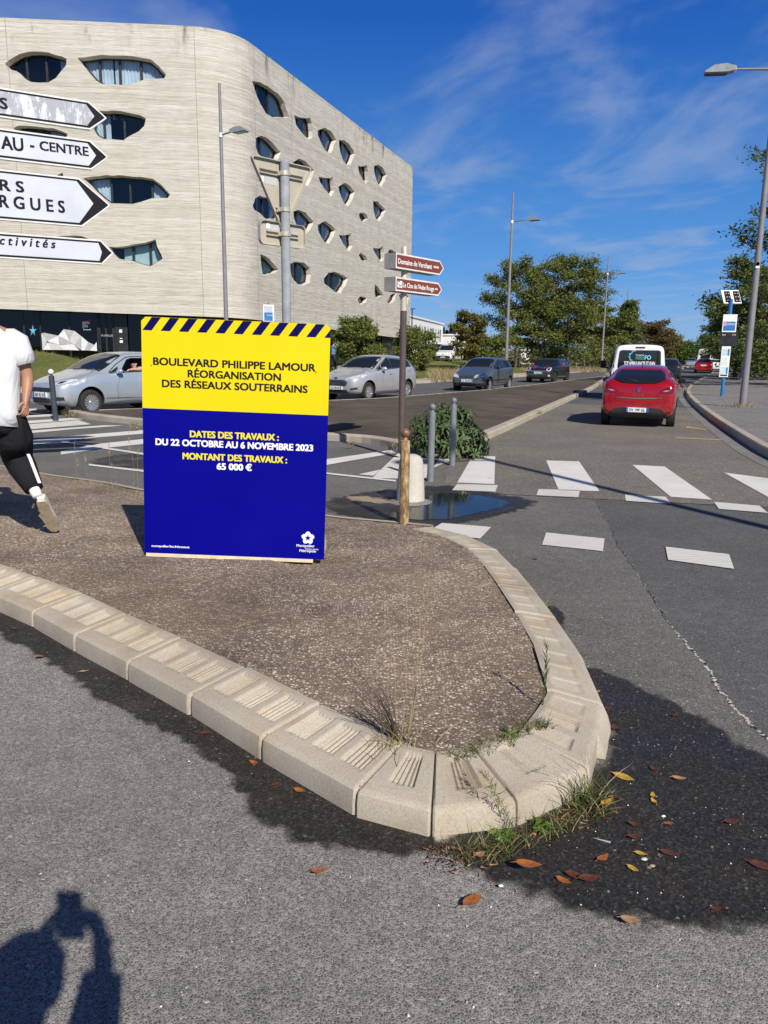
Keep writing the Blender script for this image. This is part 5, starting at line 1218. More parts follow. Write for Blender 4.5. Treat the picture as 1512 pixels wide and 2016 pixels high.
class Car:
    def __init__(s, name, label, cat, loc, heading, st, mat, axles, wr, track, group=None, lev=2, rimmat=None, spokes=15, cut=None):
        s.root = thing(name, label, cat, loc, heading, group); s.mat = mat
        me = body_mesh(st, lev); s.me = me
        bm = bmesh.new(); bm.from_mesh(me); s.bvh = BVHTree.FromBMesh(bm); bm.free()
        if not me.materials: me.materials.append(mat)
        cuts = []
        for ax in axles:
            for sd_ in (-1, 1):
                M = Matrix.Translation((ax, sd_ * (track / 2 + .06), wr + .02)) @ Matrix.Rotation(R(90), 4, 'X'); cuts.append(MB().lathe([(wr + .062, -.20), (wr + .062, .32)], 32, M))
        if cut: cuts.append(cut)
        me2 = boolean_cut(me, cuts); me2.shade_smooth(); me2.set_sharp_from_angle(angle=R(38))
        b = bpy.data.objects.new('body', me2); COL.objects.link(b); b.parent = s.root; s.body = b
        tm = MB(); prof = [(wr * .62, -.085), (wr * .70, -.098), (wr * .9, -.10), (wr * .985, -.085), (wr, -.05), (wr, .05), (wr * .985, .085), (wr * .9, .10), (wr * .70, .098), (wr * .62, .085)]
        tm.lathe(prof + [prof[0]], 32)
        rm = MB(); rm.lathe([(wr * .60, .02), (wr * .645, .092), (wr * .66, .094), (wr * .655, .08), (wr * .58, .05), (wr * .56, -.06)], 32)
        rm.lathe([(.0001, .074), (wr * .10, .078), (wr * .17, .066), (wr * .18, .03)], 16)
        for k in range(spokes):
            a = 2 * math.pi * k / spokes; c, d = math.cos(a), math.sin(a); w0, w1 = wr * .55 / spokes, wr * 1.25 / spokes; e = Vector((-d, c, 0)); r0, r1 = wr * .15, wr * .62; q0, q1 = Vector((c * r0, d * r0, .062)), Vector((c * r1, d * r1, .078))
            rm.add([q0 - e * w0, q0 + e * w0, q1 + e * w1, q1 - e * w1, q0 - e * w0 - Vector((0, 0, .03)), q0 + e * w0 - Vector((0, 0, .03)), q1 + e * w1 - Vector((0, 0, .03)), q1 - e * w1 - Vector((0, 0, .03))], [(0, 1, 2, 3), (0, 3, 7, 4), (1, 5, 6, 2)])
        dm = MB().lathe([(.0001, .0), (wr * .6, .0)], 24)
        tme = rme = dme = None
        for ax in axles:
            for sd_ in (1, -1):
                w = bpy.data.objects.new('wheel', None); COL.objects.link(w); w.parent = s.root; w.location = (ax, sd_ * track / 2, wr); w.rotation_euler = (R(-90 * sd_), 0, 0); w.empty_display_size = .05
                if tme is None:
                    t_ = tm.build('tyre', M_TYRE, w, 40); r_ = rm.build('rim', rimmat or M_RIM, w, 30); d_ = dm.build('brake_disc', M_PLAS, w); tme, rme, dme = t_.data, r_.data, d_.data
                else:
                    for nm, dt in (('tyre', tme), ('rim', rme), ('brake_disc', dme)): q = bpy.data.objects.new(nm, dt); COL.objects.link(q); q.parent = w
    def hit(s, o, d):
        h = s.bvh.ray_cast(Vector(o), Vector(d), 10); return (h[0], h[1]) if h[0] is not None else None
    def patch(s, name, poly, view, mat, off=.006, step=.07, parent=None, both=False, label=None):
        """poly laid on the shell: view 'L','R' uses (x,z); 'F','B' uses (y,z); 'T' uses (x,y)"""
        if both: return [s.patch(name, poly, v, mat, off, step, parent) for v in ('L', 'R')]
        m = MB(); s.lay(m, poly, view, off, step); o = m.build(name, mat, parent or s.root, 180)
        return o
    def lay(s, m, poly, view, off=.006, step=.07, mi=0):
        ar = sum(poly[i][0] * poly[(i + 1) % len(poly)][1] - poly[(i + 1) % len(poly)][0] * poly[i][1] for i in range(len(poly)))
        if ar < 0: poly = poly[::-1]
        q = []
        for i in range(len(poly)):
            a, b = poly[i], poly[(i + 1) % len(poly)]; k = max(1, int(math.hypot(b[0] - a[0], b[1] - a[1]) / step)); q += [(lerp(a[0], b[0], j / k), lerp(a[1], b[1], j / k)) for j in range(k)]
        v2, tr = filled(q, step); P = []; last = None
        for a, b in v2:
            if view in 'LR':
                sg = 1 if view == 'L' else -1; o, d = (a, sg * 3, b), (0, -sg, 0)
            elif view in 'FB':
                sg = 1 if view == 'F' else -1; o, d = (sg * 4, a, b), (-sg, 0, 0)
            elif view == 'W':
                q0 = s.wl[0]; dr = (s.wl[1] - s.wl[0]).normalized(); nn = Vector((-dr.z, 0, dr.x)); nn = nn if nn.z > 0 else -nn; p0 = q0 + dr * b + Vector((0, a, 0)); o, d = p0 + nn * 1.0, -nn
            else: o, d = (a, b, 4), (0, 0, -1)
            h = s.hit(o, d)
            if h is None:
                nr = s.bvh.find_nearest(Vector({'L': (a, .8, b), 'R': (a, -.8, b), 'F': (1.9, a, b), 'B': (-1.9, a, b), 'T': (a, b, 1.5), 'W': o}[view])); h = (nr[0], nr[1])
            P.append(h[0] + h[1] * off)
        flip = view in 'LB'
        m.add(P, [tuple(reversed(t)) if flip else t for t in tr], mi)
    def line(s, m, pts, view, w=.008, off=.004):
        for a, b in zip(pts[:-1], pts[1:]):
            d = Vector((b[0] - a[0], b[1] - a[1])).normalized(); n = Vector((-d.y, d.x)) * w / 2
            s.lay(m, [(a[0] - n.x, a[1] - n.y), (b[0] - n.x, b[1] - n.y), (b[0] + n.x, b[1] + n.y), (a[0] + n.x, a[1] + n.y)], view, off, .08)
    def plate(s, x, z, front, txt, w=.52, h=.11, tilt=0):
        sg = 1 if front else -1; hh = s.hit((sg * 4, 0, z), (-sg, 0, 0)); xx = hh[0].x + sg * .04 if hh else x
        o = Vector((xx, 0, z)); u = Vector((0, sg, 0)); v = Vector((-sg * tilt, 0, 1)).normalized(); fr = (o, u, v)
        p = MB().prism([(-w / 2, -h / 2), (w / 2, -h / 2), (w / 2, h / 2), (-w / 2, h / 2)], fr, -.04, 0).build('number_plate', M_PLATE, s.root)
        [MB().sheet([(x, -h / 2), (x + .045, -h / 2), (x + .045, h / 2), (x, h / 2)], fr, .002).build('plate_band', M_PBLUE, p) for x in (-w / 2, w / 2 - .045)]
        m = MB(); put_text(m, txt, fr, -w / 2 + .07, w / 2 - .07, -h * .33, h * .66, .003, .02); m.build('plate_text', M_TXT, p)
    def mirror(s, x, y, z, mat, sgn):
        m = MB().ball((x, sgn * (y + .09), z), .1, 8, 0, (.75, 1.0, .68)); m.tube([(x + .03, sgn * (y - .05), z - .07), (x, sgn * (y + .06), z - .03)], .03, 8); o = m.build('wing_mirror', mat, s.root, 180)
        MB().box((x - .066, sgn * (y + .09), z), (.012, .14, .09), bev=.005).build('mirror_glass', M_CGLASS, o)
    def handle(s, x, z, mat, view):
        h = s.hit((x, 3 if view == 'L' else -3, z), (0, -1 if view == 'L' else 1, 0))
        if h: MB().box(h[0] + h[1] * .016, (.17, .03, .03), bev=.012).build('door_handle', mat, s.root)
def hatch(L, W_, Hh, xw, xr0, xr1, nose=.66, belt=.93, beltr=1.02, hood=1.0, tailz=1.05, drop=.10, wt=.57, rake=.10):
    """a small hatchback: xw windscreen foot, xr0 front of roof, xr1 rear of roof"""
    f, r, w = L / 2, -L / 2, W_ / 2
    return [(f, .34, w * .50, nose - .06, w * .56, nose, w * .35), (f - .04, .27, w * .70, nose - .01, w * .76, nose + .05, w * .45), (f - .18, .21, w * .87, nose + .05, w * .90, nose + .12, w * .5), (f - .45, .19, w * .945, lerp(nose, belt, .55), w * .96, lerp(nose + .06, hood, .55), w * .6),
            (lerp(f - .45, xw, .6), .19, w * .965, lerp(nose, belt, .86), w * .985, lerp(nose, hood, .9), w * .68), (xw + .03, .19, w * .97, belt, w * .995, hood + .015, w * .72), (xw - .12, .19, w * .97, belt + .005, w * .998, hood + .11, w * .70),
            (lerp(xw, xr0, .55), .19, w * .97, belt + .015, w, lerp(hood, Hh, .62), w * .69), (xr0, .19, w * .97, belt + .03, w, Hh - .035, wt), (lerp(xr0, xr1, .4), .19, w * .97, lerp(belt, beltr, .5), w, Hh, wt), (lerp(xr0, xr1, .85), .19, w * .965, beltr - .01, w * .995, Hh - drop * .45, wt * .985),
            (xr1, .2, w * .96, beltr, w * .98, Hh - drop, wt * .95), (lerp(xr1, r + .1, .6), .22, w * .94, beltr, w * .95, lerp(Hh - drop, tailz + .05, .6), wt * .93), (r + .10, .24, w * .91, beltr - .04, w * .92, tailz + .02, wt * .9), (r + .03, .30, w * .84, beltr - .17, w * .86, beltr - .08, wt * .8), (r, .38, w * .72, beltr - .32, w * .74, beltr - .24, wt * .7)]
def side_glass(c, xw, xr0, xr1, Hh, belt, beltr, xb, par=(.09, .1), tail=.1, frontq=True, drop=.1):
    """side windows, both sides: quarter, front door, rear door"""
    b0, b1 = belt + .055, beltr + .06; ht = Hh - .12
    for v in 'LR':
        zl = lambda x: lerp(b0, b1, min(1, max(0, (xw - x) / (xw - xr1))))
        zt = lambda x: (lerp(zl(xw - .2), ht, min(1, (xw - .22 - x) / (xw - .22 - xr0 + .12))) if x > xr0 - .12 else lerp(ht, ht - drop * .85, ((xr0 - .12 - x) / max(.1, xr0 - .12 - xr1)) ** 1.5))
        def win(x0, x1, nm):
            up = [(lerp(x0, x1, k / 6), zt(lerp(x0, x1, k / 6))) for k in range(7)]; lo = [(lerp(x1, x0, k / 3), zl(lerp(x1, x0, k / 3))) for k in range(4)]
            c.patch(nm, up + lo, v, M_CGLASS, .005, .09)
        if frontq: win(xw - .26, xw - .52, 'quarter_window'); win(xw - .56, xb + .04, 'side_window')
        else: win(xw - .26, xb + .04, 'side_window')
        win(xb - .04, xr1 + tail, 'rear_side_window')
        m = MB()
        up = [(lerp(xw - .2, xr1 + tail - .06, k / 8), zt(lerp(xw - .2, xr1 + tail - .06, k / 8)) + .022) for k in range(9)]
        c.line(m, up, v, .022, .004); c.line(m, [(xw - .2, zl(xw) - .012), (xr1 + tail - .04, zl(xr1) - .012)], v, .02, .004); c.line(m, [(xb, zl(xb)), (xb, zt(xb))], v, .07, .0045)
        m.build('window_trim', M_PLAS, c.root)
def windscreen(c, xw, xr0, hood, Hh, w, wt, rear=None):
    c.wl = (Vector((xw - .04, 0, hood + .045)), Vector((xr0 + .05, 0, Hh - .045))); L = (c.wl[1] - c.wl[0]).length
    o = c.patch('windscreen', [(-w * .83, 0), (w * .83, 0), (w * .80, L * .25), (lerp(w * .78, wt, .8), L * .8), (wt * .97, L * .96), (wt * .8, L), (-wt * .8, L), (-wt * .97, L * .96), (-lerp(w * .78, wt, .8), L * .8), (-w * .80, L * .25)], 'W', M_CGLASS, .006, .08)
    m = MB()
    for y in (-.25, .3):
        P = [c.hit((4, y + .42 * t, hood + .055 + .035 * t), (-1, 0, 0)) for t in (0, .5, 1)]
        if all(P): m.tube([p + n * .012 for p, n in P], .008, 5)
    if m.v: m.build('wiper', M_PLAS, c.root)
    return o
def seams(c, xs, z0, zb, fronty=True):
    for v in 'LR':
        m = MB()
        for pts in xs: c.line(m, pts, v, .007, .002)
        m.build('door_seam', M_PLAS, c.root)
def face(p, q, off=0):      # heading angle from rear wheel to front wheel, centre placing
    return math.atan2(q[1] - p[1], q[0] - p[0])
def put_car(fw, heading, fx, track):
    """car origin so that its left (side=+1) front wheel foot stands at fw"""
    c, s_ = math.cos(heading), math.sin(heading); return Vector((fw[0] - fx * c + (track / 2) * s_, fw[1] - fx * s_ - (track / 2) * c, 0.006))

# ---- silver car at the left, driver's window open
hd = R(-125); P = dict(L=4.03, W_=1.69, Hh=1.53, xw=.93, xr0=.08, xr1=-1.58, nose=.70, belt=.94, beltr=1.04, hood=1.03, tailz=1.12, drop=.10, wt=.60)
cut = MB().prism([(.30, 1.03), (.02, 1.33), (-.12, 1.37), (-.62, 1.37), (-.62, 1.06)], (Vector((0, 0, 0)), Vector((1, 0, 0)), Vector((0, 0, 1))), -1.2, 1.2)
fiat = Car('silver_car', 'pale silver-blue hatchback with its driver window open, left of the yellow board', 'car', put_car(G(178, 817), hd, 1.20, 1.47), hd, hatch(**P), paint('paint_silver_blue', (.44, .50, .57), .45), (1.20, -1.31), .305, 1.47, cut=cut, spokes=15)
M_SB = fiat.mat
def dress_fiat(c):
    windscreen(c, .93, .08, 1.02, 1.53, .845, .60)
    for v in 'LR':
        c.patch('quarter_window', [(.62, 1.01), (.36, 1.04), (.33, 1.16), (.40, 1.12)], v, M_CGLASS, .005, .08)
        c.patch('rear_side_window', [(-.72, 1.06), (-.72, 1.36), (-1.1, 1.35), (-1.36, 1.27), (-1.3, 1.10)], v, M_CGLASS, .005, .09)
        m = MB(); c.line(m, [(.62, 1.0), (-.66, 1.045)], v, .022, .004); c.line(m, [(.64, 1.01), (.36, 1.21), (.04, 1.375), (-.12, 1.40), (-.64, 1.40)], v, .02, .004); m.build('window_trim', M_PLAS, c.root)
        c.handle(-.52, .90, c.mat, v)
    seams(c, [[(.42, .30), (.46, .62), (.34, 1.0)], [(-.66, .30), (-.68, 1.04)], [(.42, .30), (-.66, .30)]], 0, 0)
    for v in 'LR':
        m = MB(); c.line(m, [(.80, .40), (.3, .385), (-.9, .385)], v, .016, .008); m.build('side_moulding', M_CHROME, c.root)
    for sg in (-1, 1):
        hl = c.patch('headlight', [(sg * .42, .70), (sg * .72, .76), (sg * .80, .86), (sg * .66, .865), (sg * .50, .81)], 'F', M_HEAD, .006, .05)
        m = MB(); c.lay(m, [(sg * .55, .75), (sg * .65, .77), (sg * .66, .82), (sg * .56, .80)], 'F', .012, .04); m.build('lamp_bulb', M_CHROME, hl)
        m = MB(); c.lay(m, [(1.78, .73), (1.55, .79), (1.28, .905), (1.34, .80), (1.6, .715)], 'L' if sg > 0 else 'R', .006, .05); m.build('headlight', M_HEAD, c.root, 180)
    c.patch('grille', [(-.40, .56), (.40, .56), (.42, .66), (-.42, .66)], 'F', M_PLAS, .008, .06); c.patch('lower_intake', [(-.42, .30), (.42, .30), (.38, .40), (-.38, .40)], 'F', M_PLAS, .008, .06)
    for sg in (-1, 1): c.patch('fog_light_recess', [(sg * .55, .36), (sg * .72, .37), (sg * .72, .45), (sg * .56, .45)], 'F', M_PLAS, .008, .05)
    m = MB(); c.lay(m, [(-.05, .60), (0, .57), (.05, .60), (0, .66)], 'F', .014, .04); m.build('badge', M_CHROME, c.root)
    c.plate(0, .49, True, '389 BJ 34'); c.mirror(.42, .83, 1.05, c.mat, 1); c.mirror(.42, .83, 1.05, c.mat, -1)
    m = MB(); c.lay(m, [(-.8, .95), (.8, .95), (.72, 1.08), (-.72, 1.08)], 'B', .006, .1); m.build('tailgate_trim', c.mat, c.root, 180)
    for sg in (-1, 1): c.patch('tail_light', [(sg * .68, .98), (sg * .78, .98), (sg * .68, 1.30), (sg * .60, 1.30)], 'B', M_TAIL, .006, .06)
    c.patch('rear_window', [(-.6, 1.12), (.6, 1.12), (.5, 1.36), (-.5, 1.36)], 'B', M_CGLASS, .006, .1)
dress_fiat(fiat)

# ---- silver hatchback on the far side of the median
def common_front(c, w, hl, grille, low, badge, plate, pz, fog=None, hmat=None):
    for sg in (-1, 1):
        h = c.patch('headlight', [(sg * a, b) for a, b in hl], 'F', hmat or M_HEAD, .006, .05)
        if fog: c.patch('fog_light', [(sg * a, b) for a, b in fog], 'F', M_PLAS, .008, .05)
    c.patch('grille', grille, 'F', M_PLAS, .008, .06); c.patch('lower_intake', low, 'F', M_PLAS, .008, .06)
    if badge: m = MB(); c.lay(m, badge, 'F', .014, .05); m.build('badge', M_CHROME, c.root)
    c.plate(0, pz, True, plate)
h2 = R(-122.5)
ford = Car('silver_car', 'bright silver five-door hatchback right of the board beyond the median', 'car', put_car(G(722, 790), h2, 1.24, 1.47), h2, hatch(3.97, 1.72, 1.52, .95, .06, -1.58, .72, .95, 1.08, 1.03, 1.14, .11, .60), paint('paint_silver', (.55, .56, .58), .5), (1.24, -1.25), .31, 1.47, spokes=10)
def dress(c, W_, Hh, xw, xr0, xr1, belt, beltr, hood, wt, xb, drop, mirr, hand=True, mat2=None, frontq=True):
    windscreen(c, xw, xr0, hood, Hh, W_ / 2, wt); side_glass(c, xw, xr0, xr1, Hh, belt, beltr, xb, frontq=frontq, drop=drop)
    seams(c, [[(xw - .48, .30), (xw - .44, .65), (xw - .56, belt + .03)], [(xb, .30), (xb - .01, belt + .06)], [(xw - .48, .29), (xr1 + .28, .29)], [(xr1 + .28, .3), (xr1 + .33, .6), (xr1 + .14, beltr + .03)]], 0, 0)
    if hand:
        for v in 'LR': c.handle(xb + .18, belt - .06, mat2 or c.mat, v); c.handle(xr1 + .36, beltr - .10, mat2 or c.mat, v)
    for sg in (1, -1): c.mirror(xw - .48, W_ / 2 - .02, belt + .11, mirr, sg)
dress(ford, 1.72, 1.52, .95, .06, -1.58, .95, 1.08, 1.02, .60, -.20, .11, ford.mat)
common_front(ford, .86, [(.38, .70), (.66, .74), (.80, .84), (.78, .90), (.62, .84), (.46, .77)], [(-.40, .50), (.40, .50), (.46, .62), (.34, .70), (-.34, .70), (-.46, .62)], [(-.5, .28), (.5, .28), (.44, .38), (-.44, .38)], [(-.07, .73), (.07, .73), (.07, .765), (-.07, .765)], 'CK-190-DK', .44, [(.55, .37), (.74, .40), (.76, .47), (.58, .44)])
m = MB()
for k in range(4): ford.lay(m, [(-.40, .525 + .045 * k), (.40, .525 + .045 * k), (.40, .535 + .045 * k), (-.40, .535 + .045 * k)], 'F', .013, .1)
m.build('grille_bar', M_CHROME, ford.root)
for v, sg in (('L', 1), ('R', -1)):
    ford.patch('headlight', [(1.72, .78), (1.45, .87), (1.18, .985), (1.24, .90), (1.6, .76)], v, M_HEAD, .006, .05); ford.patch('tail_light', [(-1.62, 1.12), (-1.5, 1.3), (-1.58, 1.32), (-1.84, 1.08), (-1.86, .96), (-1.74, .96)], v, M_TAIL, .006, .06)
ford.patch('rear_window', [(-.58, 1.14), (.58, 1.14), (.48, 1.36), (-.48, 1.36)], 'B', M_CGLASS, .006, .1)

# ---- slate grey five-door
h3 = R(-119); cors = Car('grey_car', 'slate grey older five-door hatchback between the silver and black cars', 'car', put_car(G(960, 771), h3, 1.20, 1.43), h3, hatch(3.82, 1.65, 1.46, .88, .12, -1.58, .66, .92, .98, .99, 1.06, .08, .59), paint('paint_slate', (.105, .125, .155), .4), (1.20, -1.29), .29, 1.43, spokes=7, rimmat=pm('wheel_trim', (.34, .35, .37), rough=.4, metal=.4))
dress(cors, 1.65, 1.46, .88, .12, -1.58, .92, .98, .98, .59, -.18, .09, M_PLAS)
common_front(cors, .82, [(.34, .58), (.70, .62), (.76, .74), (.62, .76), (.40, .70)], [(-.34, .60), (.34, .60), (.36, .70), (-.36, .70)], [(-.46, .26), (.46, .26), (.42, .36), (-.42, .36)], None, 'CZ 383 BF', .46, [(.52, .28), (.74, .30), (.74, .37), (.52, .36)])
m = MB(); cors.lay(m, [(-.34, .64), (.34, .64), (.34, .665), (-.34, .665)], 'F', .014, .1); m.build('grille_bar', cors.mat, cors.root); m = MB(); cors.lay(m, [(-.045, .655), (0, .62), (.045, .655), (0, .69)], 'F', .018, .05); m.build('badge', M_CHROME, cors.root)
for v in 'LR':
    m = MB(); cors.line(m, [(.82, .48), (-.85, .50)], v, .045, .012); m.build('side_moulding', M_PLAS, cors.root); m = MB(); cors.lay(m, [(1.86, .44), (1.5, .45), (1.5, .50), (1.86, .49)], v, .01, .08); m.build('bumper_strip', M_PLAS, cors.root)
    cors.patch('headlight', [(1.70, .62), (1.52, .66), (1.50, .74), (1.66, .74)], v, M_HEAD, .006, .05); m = MB(); cors.lay(m, [(.80, .74), (.74, .74), (.74, .77), (.80, .77)], v, .008, .04); m.build('side_repeater', M_ORG, cors.root)
    cors.patch('tail_light', [(-1.74, .80), (-1.66, .86), (-1.58, 1.20), (-1.66, 1.22), (-1.80, .98)], v, M_TAIL, .006, .06)
m = MB(); cors.line(m, [(-.70, .37), (-.40, .33), (.40, .33), (.70, .37)], 'F', .02, .012); m.build('bumper_seam', M_PLAS, cors.root)
cors.patch('rear_window', [(-.58, 1.04), (.58, 1.04), (.48, 1.32), (-.48, 1.32)], 'B', M_CGLASS, .006, .1)

# ---- small black car with red mirrors
h4 = R(-119); mini = Car('black_car', 'small black car with red mirrors and round ringed headlights', 'car', put_car(G(1090, 754), h4, 1.20, 1.50), h4, hatch(3.85, 1.73, 1.41, .62, .18, -1.62, .72, .96, 1.0, 1.0, 1.04, .07, .60), paint('paint_black', (.012, .013, .016), .1), (1.20, -1.30), .31, 1.50, spokes=10, rimmat=pm('dark_rim', (.06, .06, .065), rough=.35, metal=.5))
M_RED = pm('red_trim', (.55, .012, .02), rough=.3, coat=1)
dress(mini, 1.73, 1.41, .62, .18, -1.62, .96, 1.0, .99, .60, -.55, .07, M_RED, frontq=False)
mini.patch('grille', [(-.52, .50), (.52, .50), (.58, .58), (.54, .68), (-.54, .68), (-.58, .58)], 'F', M_PLAS, .008, .06); m = MB(); mini.line(m, [(-.46, .655), (.46, .655)], 'F', .03, .014); m.build('grille_bar', M_RED, mini.root)
m = MB(); mini.line(m, [(-.50, .49), (.50, .49), (.60, .58), (.55, .695), (-.55, .695), (-.60, .58), (-.50, .49)], 'F', .025, .012); m.build('grille_frame', M_CHROME, mini.root)
mini.patch('lower_intake', [(-.62, .27), (.62, .27), (.58, .36), (-.58, .36)], 'F', M_PLAS, .008, .06); mini.plate(0, .58, True, 'FT-862-WZ')
for sg in (-1, 1):
    ring_ = lambda cx, cz, rx, rz_: [(sg * (cx + rx * math.cos(a)), cz + rz_ * math.sin(a)) for a in np.arange(0, 6.28, .4)]
    hl = mini.patch('headlight', ring_(.60, .78, .13, .105), 'F', M_HEAD, .008, .05); m = MB(); mini.lay(m, ring_(.60, .78, .075, .06), 'F', .016, .05); m.build('lamp_centre', M_BLACK, hl); mini.patch('fog_light', ring_(.64, .43, .06, .055), 'F', M_HEAD, .008, .05)
    m = MB(); mini.line(m, [(1.82, sg * .30), (.75, sg * .34)], 'T', .05, .004); m.build('bonnet_stripe', M_RED, mini.root)
for v in 'LR':
    m = MB(); mini.line(m, [(.72, .26), (-.80, .26)], v, .10, .008); m.build('sill_cover', M_PLAS, mini.root)

# ---- red hatchback on the right, seen from behind
h5 = R(90 - 20.5); q0 = (G(1188, 837) + G(1320, 842)) / 2
RED = paint('paint_red', (.36, .005, .013), .25, .25)
clio = Car('red_car', 'shiny red hatchback seen from behind, nearest car on the right carriageway', 'car', q0 + Vector((math.cos(h5), math.sin(h5), 0)) * 1.55 + Vector((0, 0, .0)), h5, hatch(4.06, 1.75, 1.45, 1.02, .10, -1.25, .72, .93, 1.06, 1.02, 1.06, .17, .56), RED, (1.28, -1.31), .315, 1.50, spokes=10)
clio.root.scale = (.95, .95, .95)
def dress_clio(c, plate_='DV 199 GL', word=None):
    dress(c, 1.75, 1.45, 1.02, .10, -1.25, .93, 1.06, 1.01, .56, -.15, .17, M_PLAS)
    o = c.patch('rear_window', [(-.57, 1.11), (-.40, 1.035), (0, 1.015), (.40, 1.035), (.57, 1.11), (.555, 1.22), (.46, 1.315), (-.46, 1.315), (-.555, 1.22)], 'B', M_CGLASS, .018, .045)
    m = MB(); c.line(m, [(.02, 1.05), (.34, 1.12)], 'B', .018, .03); m.build('rear_wiper', M_PLAS, c.root)
    for sg in (-1, 1):
        tl_ = c.patch('tail_light', [(sg * .80, .98), (sg * .83, .88), (sg * .76, .82), (sg * .55, .80), (sg * .43, .83), (sg * .50, .89), (sg * .64, .955), (sg * .74, .985)], 'B', M_TAIL, .008, .05)
        m = MB(); c.lay(m, [(sg * .70, .885), (sg * .62, .85), (sg * .53, .85), (sg * .58, .88)], 'B', .014, .05); m.build('reversing_lamp', pm('reverse_lens', (.5, .2, .2), rough=.1), tl_)
        m = MB(); c.lay(m, [(sg * .64, .36), (sg * .74, .37), (sg * .74, .40), (sg * .64, .39)], 'B', .012, .05); m.build('reflector', M_TAIL, c.root)
    m = MB(); c.line(m, [(-.52, .70), (0, .685), (.52, .70)], 'B', .022, .014); m.build('chrome_strip', M_CHROME, c.root)
    m = MB(); c.lay(m, [(-.60, .24), (.60, .24), (.66, .32), (.54, .44), (.30, .475), (-.30, .475), (-.54, .44), (-.66, .32)], 'B', .022, .05); m.build('bumper_insert', M_PLAS, c.root, 180)
    c.plate(0, .42, False, plate_, .5, .105)
    m = MB(); c.lay(m, [(0, .99), (.048, .905), (0, .82), (-.048, .905)], 'B', .02, .04); dm_ = m.build('badge', M_CHROME, c.root); m = MB(); c.lay(m, [(0, .95), (.02, .905), (0, .86), (-.02, .905)], 'B', .026, .03); m.build('badge_hole', c.mat, dm_)
    if word:
        m = MB()
        h = c.hit((-4, 0, .77), (1, 0, 0))[0]; put_text(m, word, (Vector((h.x - .012, 0, .745)), Vector((0, -1, 0)), Z), -.12, .12, 0, .035, 0, .01); m.build('lettering', M_CHROME, c.root)
    m = MB(); c.line(m, [(-.60, .55), (-.63, .8), (-.60, 1.02)], 'B', .008, .003); c.line(m, [(.60, .55), (.63, .8), (.60, 1.02)], 'B', .008, .003); c.line(m, [(-.60, .55), (.60, .55)], 'B', .008, .003); m.build('tailgate_seam', M_PLAS, c.root)
    h = c.hit((-1.0, 0, 4), (0, 0, -1))[0]; MB().tube([h + Vector((0, 0, -.01)), h + Vector((-.07, 0, .12))], .008, 6).build('aerial', M_PLAS, c.root)
dress_clio(clio, word='C L I O')
# the red car far ahead is the same kind of shape
q = flat(PD(1385, 727, 88))
far = Car('red_car', 'second red car, small and far ahead up the right carriageway', 'car', q, R(90 - 23), hatch(4.25, 1.78, 1.47, 1.0, .05, -1.3, .72, .95, 1.03, 1.02, 1.04, .12, .56), RED, (1.3, -1.3), .31, 1.52, lev=1, spokes=7)
far.patch('rear_window', [(-.6, 1.08), (.6, 1.08), (.48, 1.34), (-.48, 1.34)], 'B', M_CGLASS, .008, .1); far.plate(0, .80, False, 'AB 123 CD', .6, .13)
for sg in (-1, 1): far.patch('tail_light', [(sg * .55, .92), (sg * .82, .92), (sg * .80, 1.06), (sg * .55, 1.03)], 'B', M_TAIL, .01, .08)
side_glass(far, 1.0, .05, -1.3, 1.47, .95, 1.03, -.2)

# ---- vans
def van_st(L, W_, Hh, hoodz, xw, xr0, belt=1.10):
    f, r, w = L / 2, -L / 2, W_ / 2
    return [(f, .36, w * .6, .78, w * .64, .84, w * .4), (f - .05, .28, w * .8, .86, w * .84, .93, w * .5), (f - .22, .24, w * .93, .95, w * .95, hoodz - .12, w * .6), (xw + .05, .24, w * .98, belt, w, hoodz, w * .78), (xw - .12, .24, w * .985, belt, w, hoodz + .14, w * .78), (lerp(xw, xr0, .6), .24, w * .99, belt, w, lerp(hoodz, Hh, .66), w * .80), (xr0, .24, w * .99, belt, w, Hh - .04, w * .80), (xr0 - .5, .24, w * .99, belt, w, Hh, w * .815), (0, .24, w * .99, belt, w, Hh, w * .82), (r + .6, .24, w * .99, belt, w, Hh, w * .82), (r + .14, .25, w * .985, belt, w * .99, Hh - .005, w * .81), (r + .05, .27, w * .975, belt, w * .975, Hh - .015, w * .80), (r + .01, .29, w * .95, belt - .02, w * .955, Hh - .05, w * .78), (r, .34, w * .9, belt - .06, w * .91, Hh - .10, w * .74)]
pv = flat(PD(1253, 784, 29.6)); hv = R(90 - 13.5)
van = Car('white_van', 'white patient-transport van with lettered black rear window, ahead of the red car', 'van', pv + Vector((math.cos(hv), math.sin(hv), 0)) * 2.4, hv, van_st(4.9, 1.96, 2.0, 1.18, 1.55, .75), paint('paint_white', (.74, .75, .76), .0, .3), (1.62, -1.48), .335, 1.62, spokes=10)
M_TAILV = pm('van_lens', (.3, .02, .02), rough=.2)
rwp = [(-.70, 1.13), (.70, 1.13), (.745, 1.2), (.705, 1.74), (.64, 1.79), (-.64, 1.79), (-.705, 1.74), (-.745, 1.2)]
rw_ = van.patch('rear_window', rwp, 'B', M_CGLASS, .010, .08)
hx = min(van.hit((-5, 0, z), (1, 0, 0))[0].x for z in (1.1, 1.2, 1.4, 1.68)) - .03
vf = (Vector((hx, 0, 0)), Vector((0, -1, 0)), Z)
m = MB(); put_text(m, 'TCP AMBULANCES ST JEAN', vf, -.53, .53, 1.27, .13, .0, .025); m.build('lettering', M_TWH, rw_)
for k, (tx, col) in enumerate((('Transports', 'w'), ('Sanitaires', 'g'), ("d'Occitanie", 'g'))):
    m = MB(); put_text(m, tx, vf, -.14, .14, 1.60 - .065 * k, .05, .003, .01); m.build('lettering', M_TWH if col == 'w' else pm('text_green', (.1, .6, .4)), rw_)
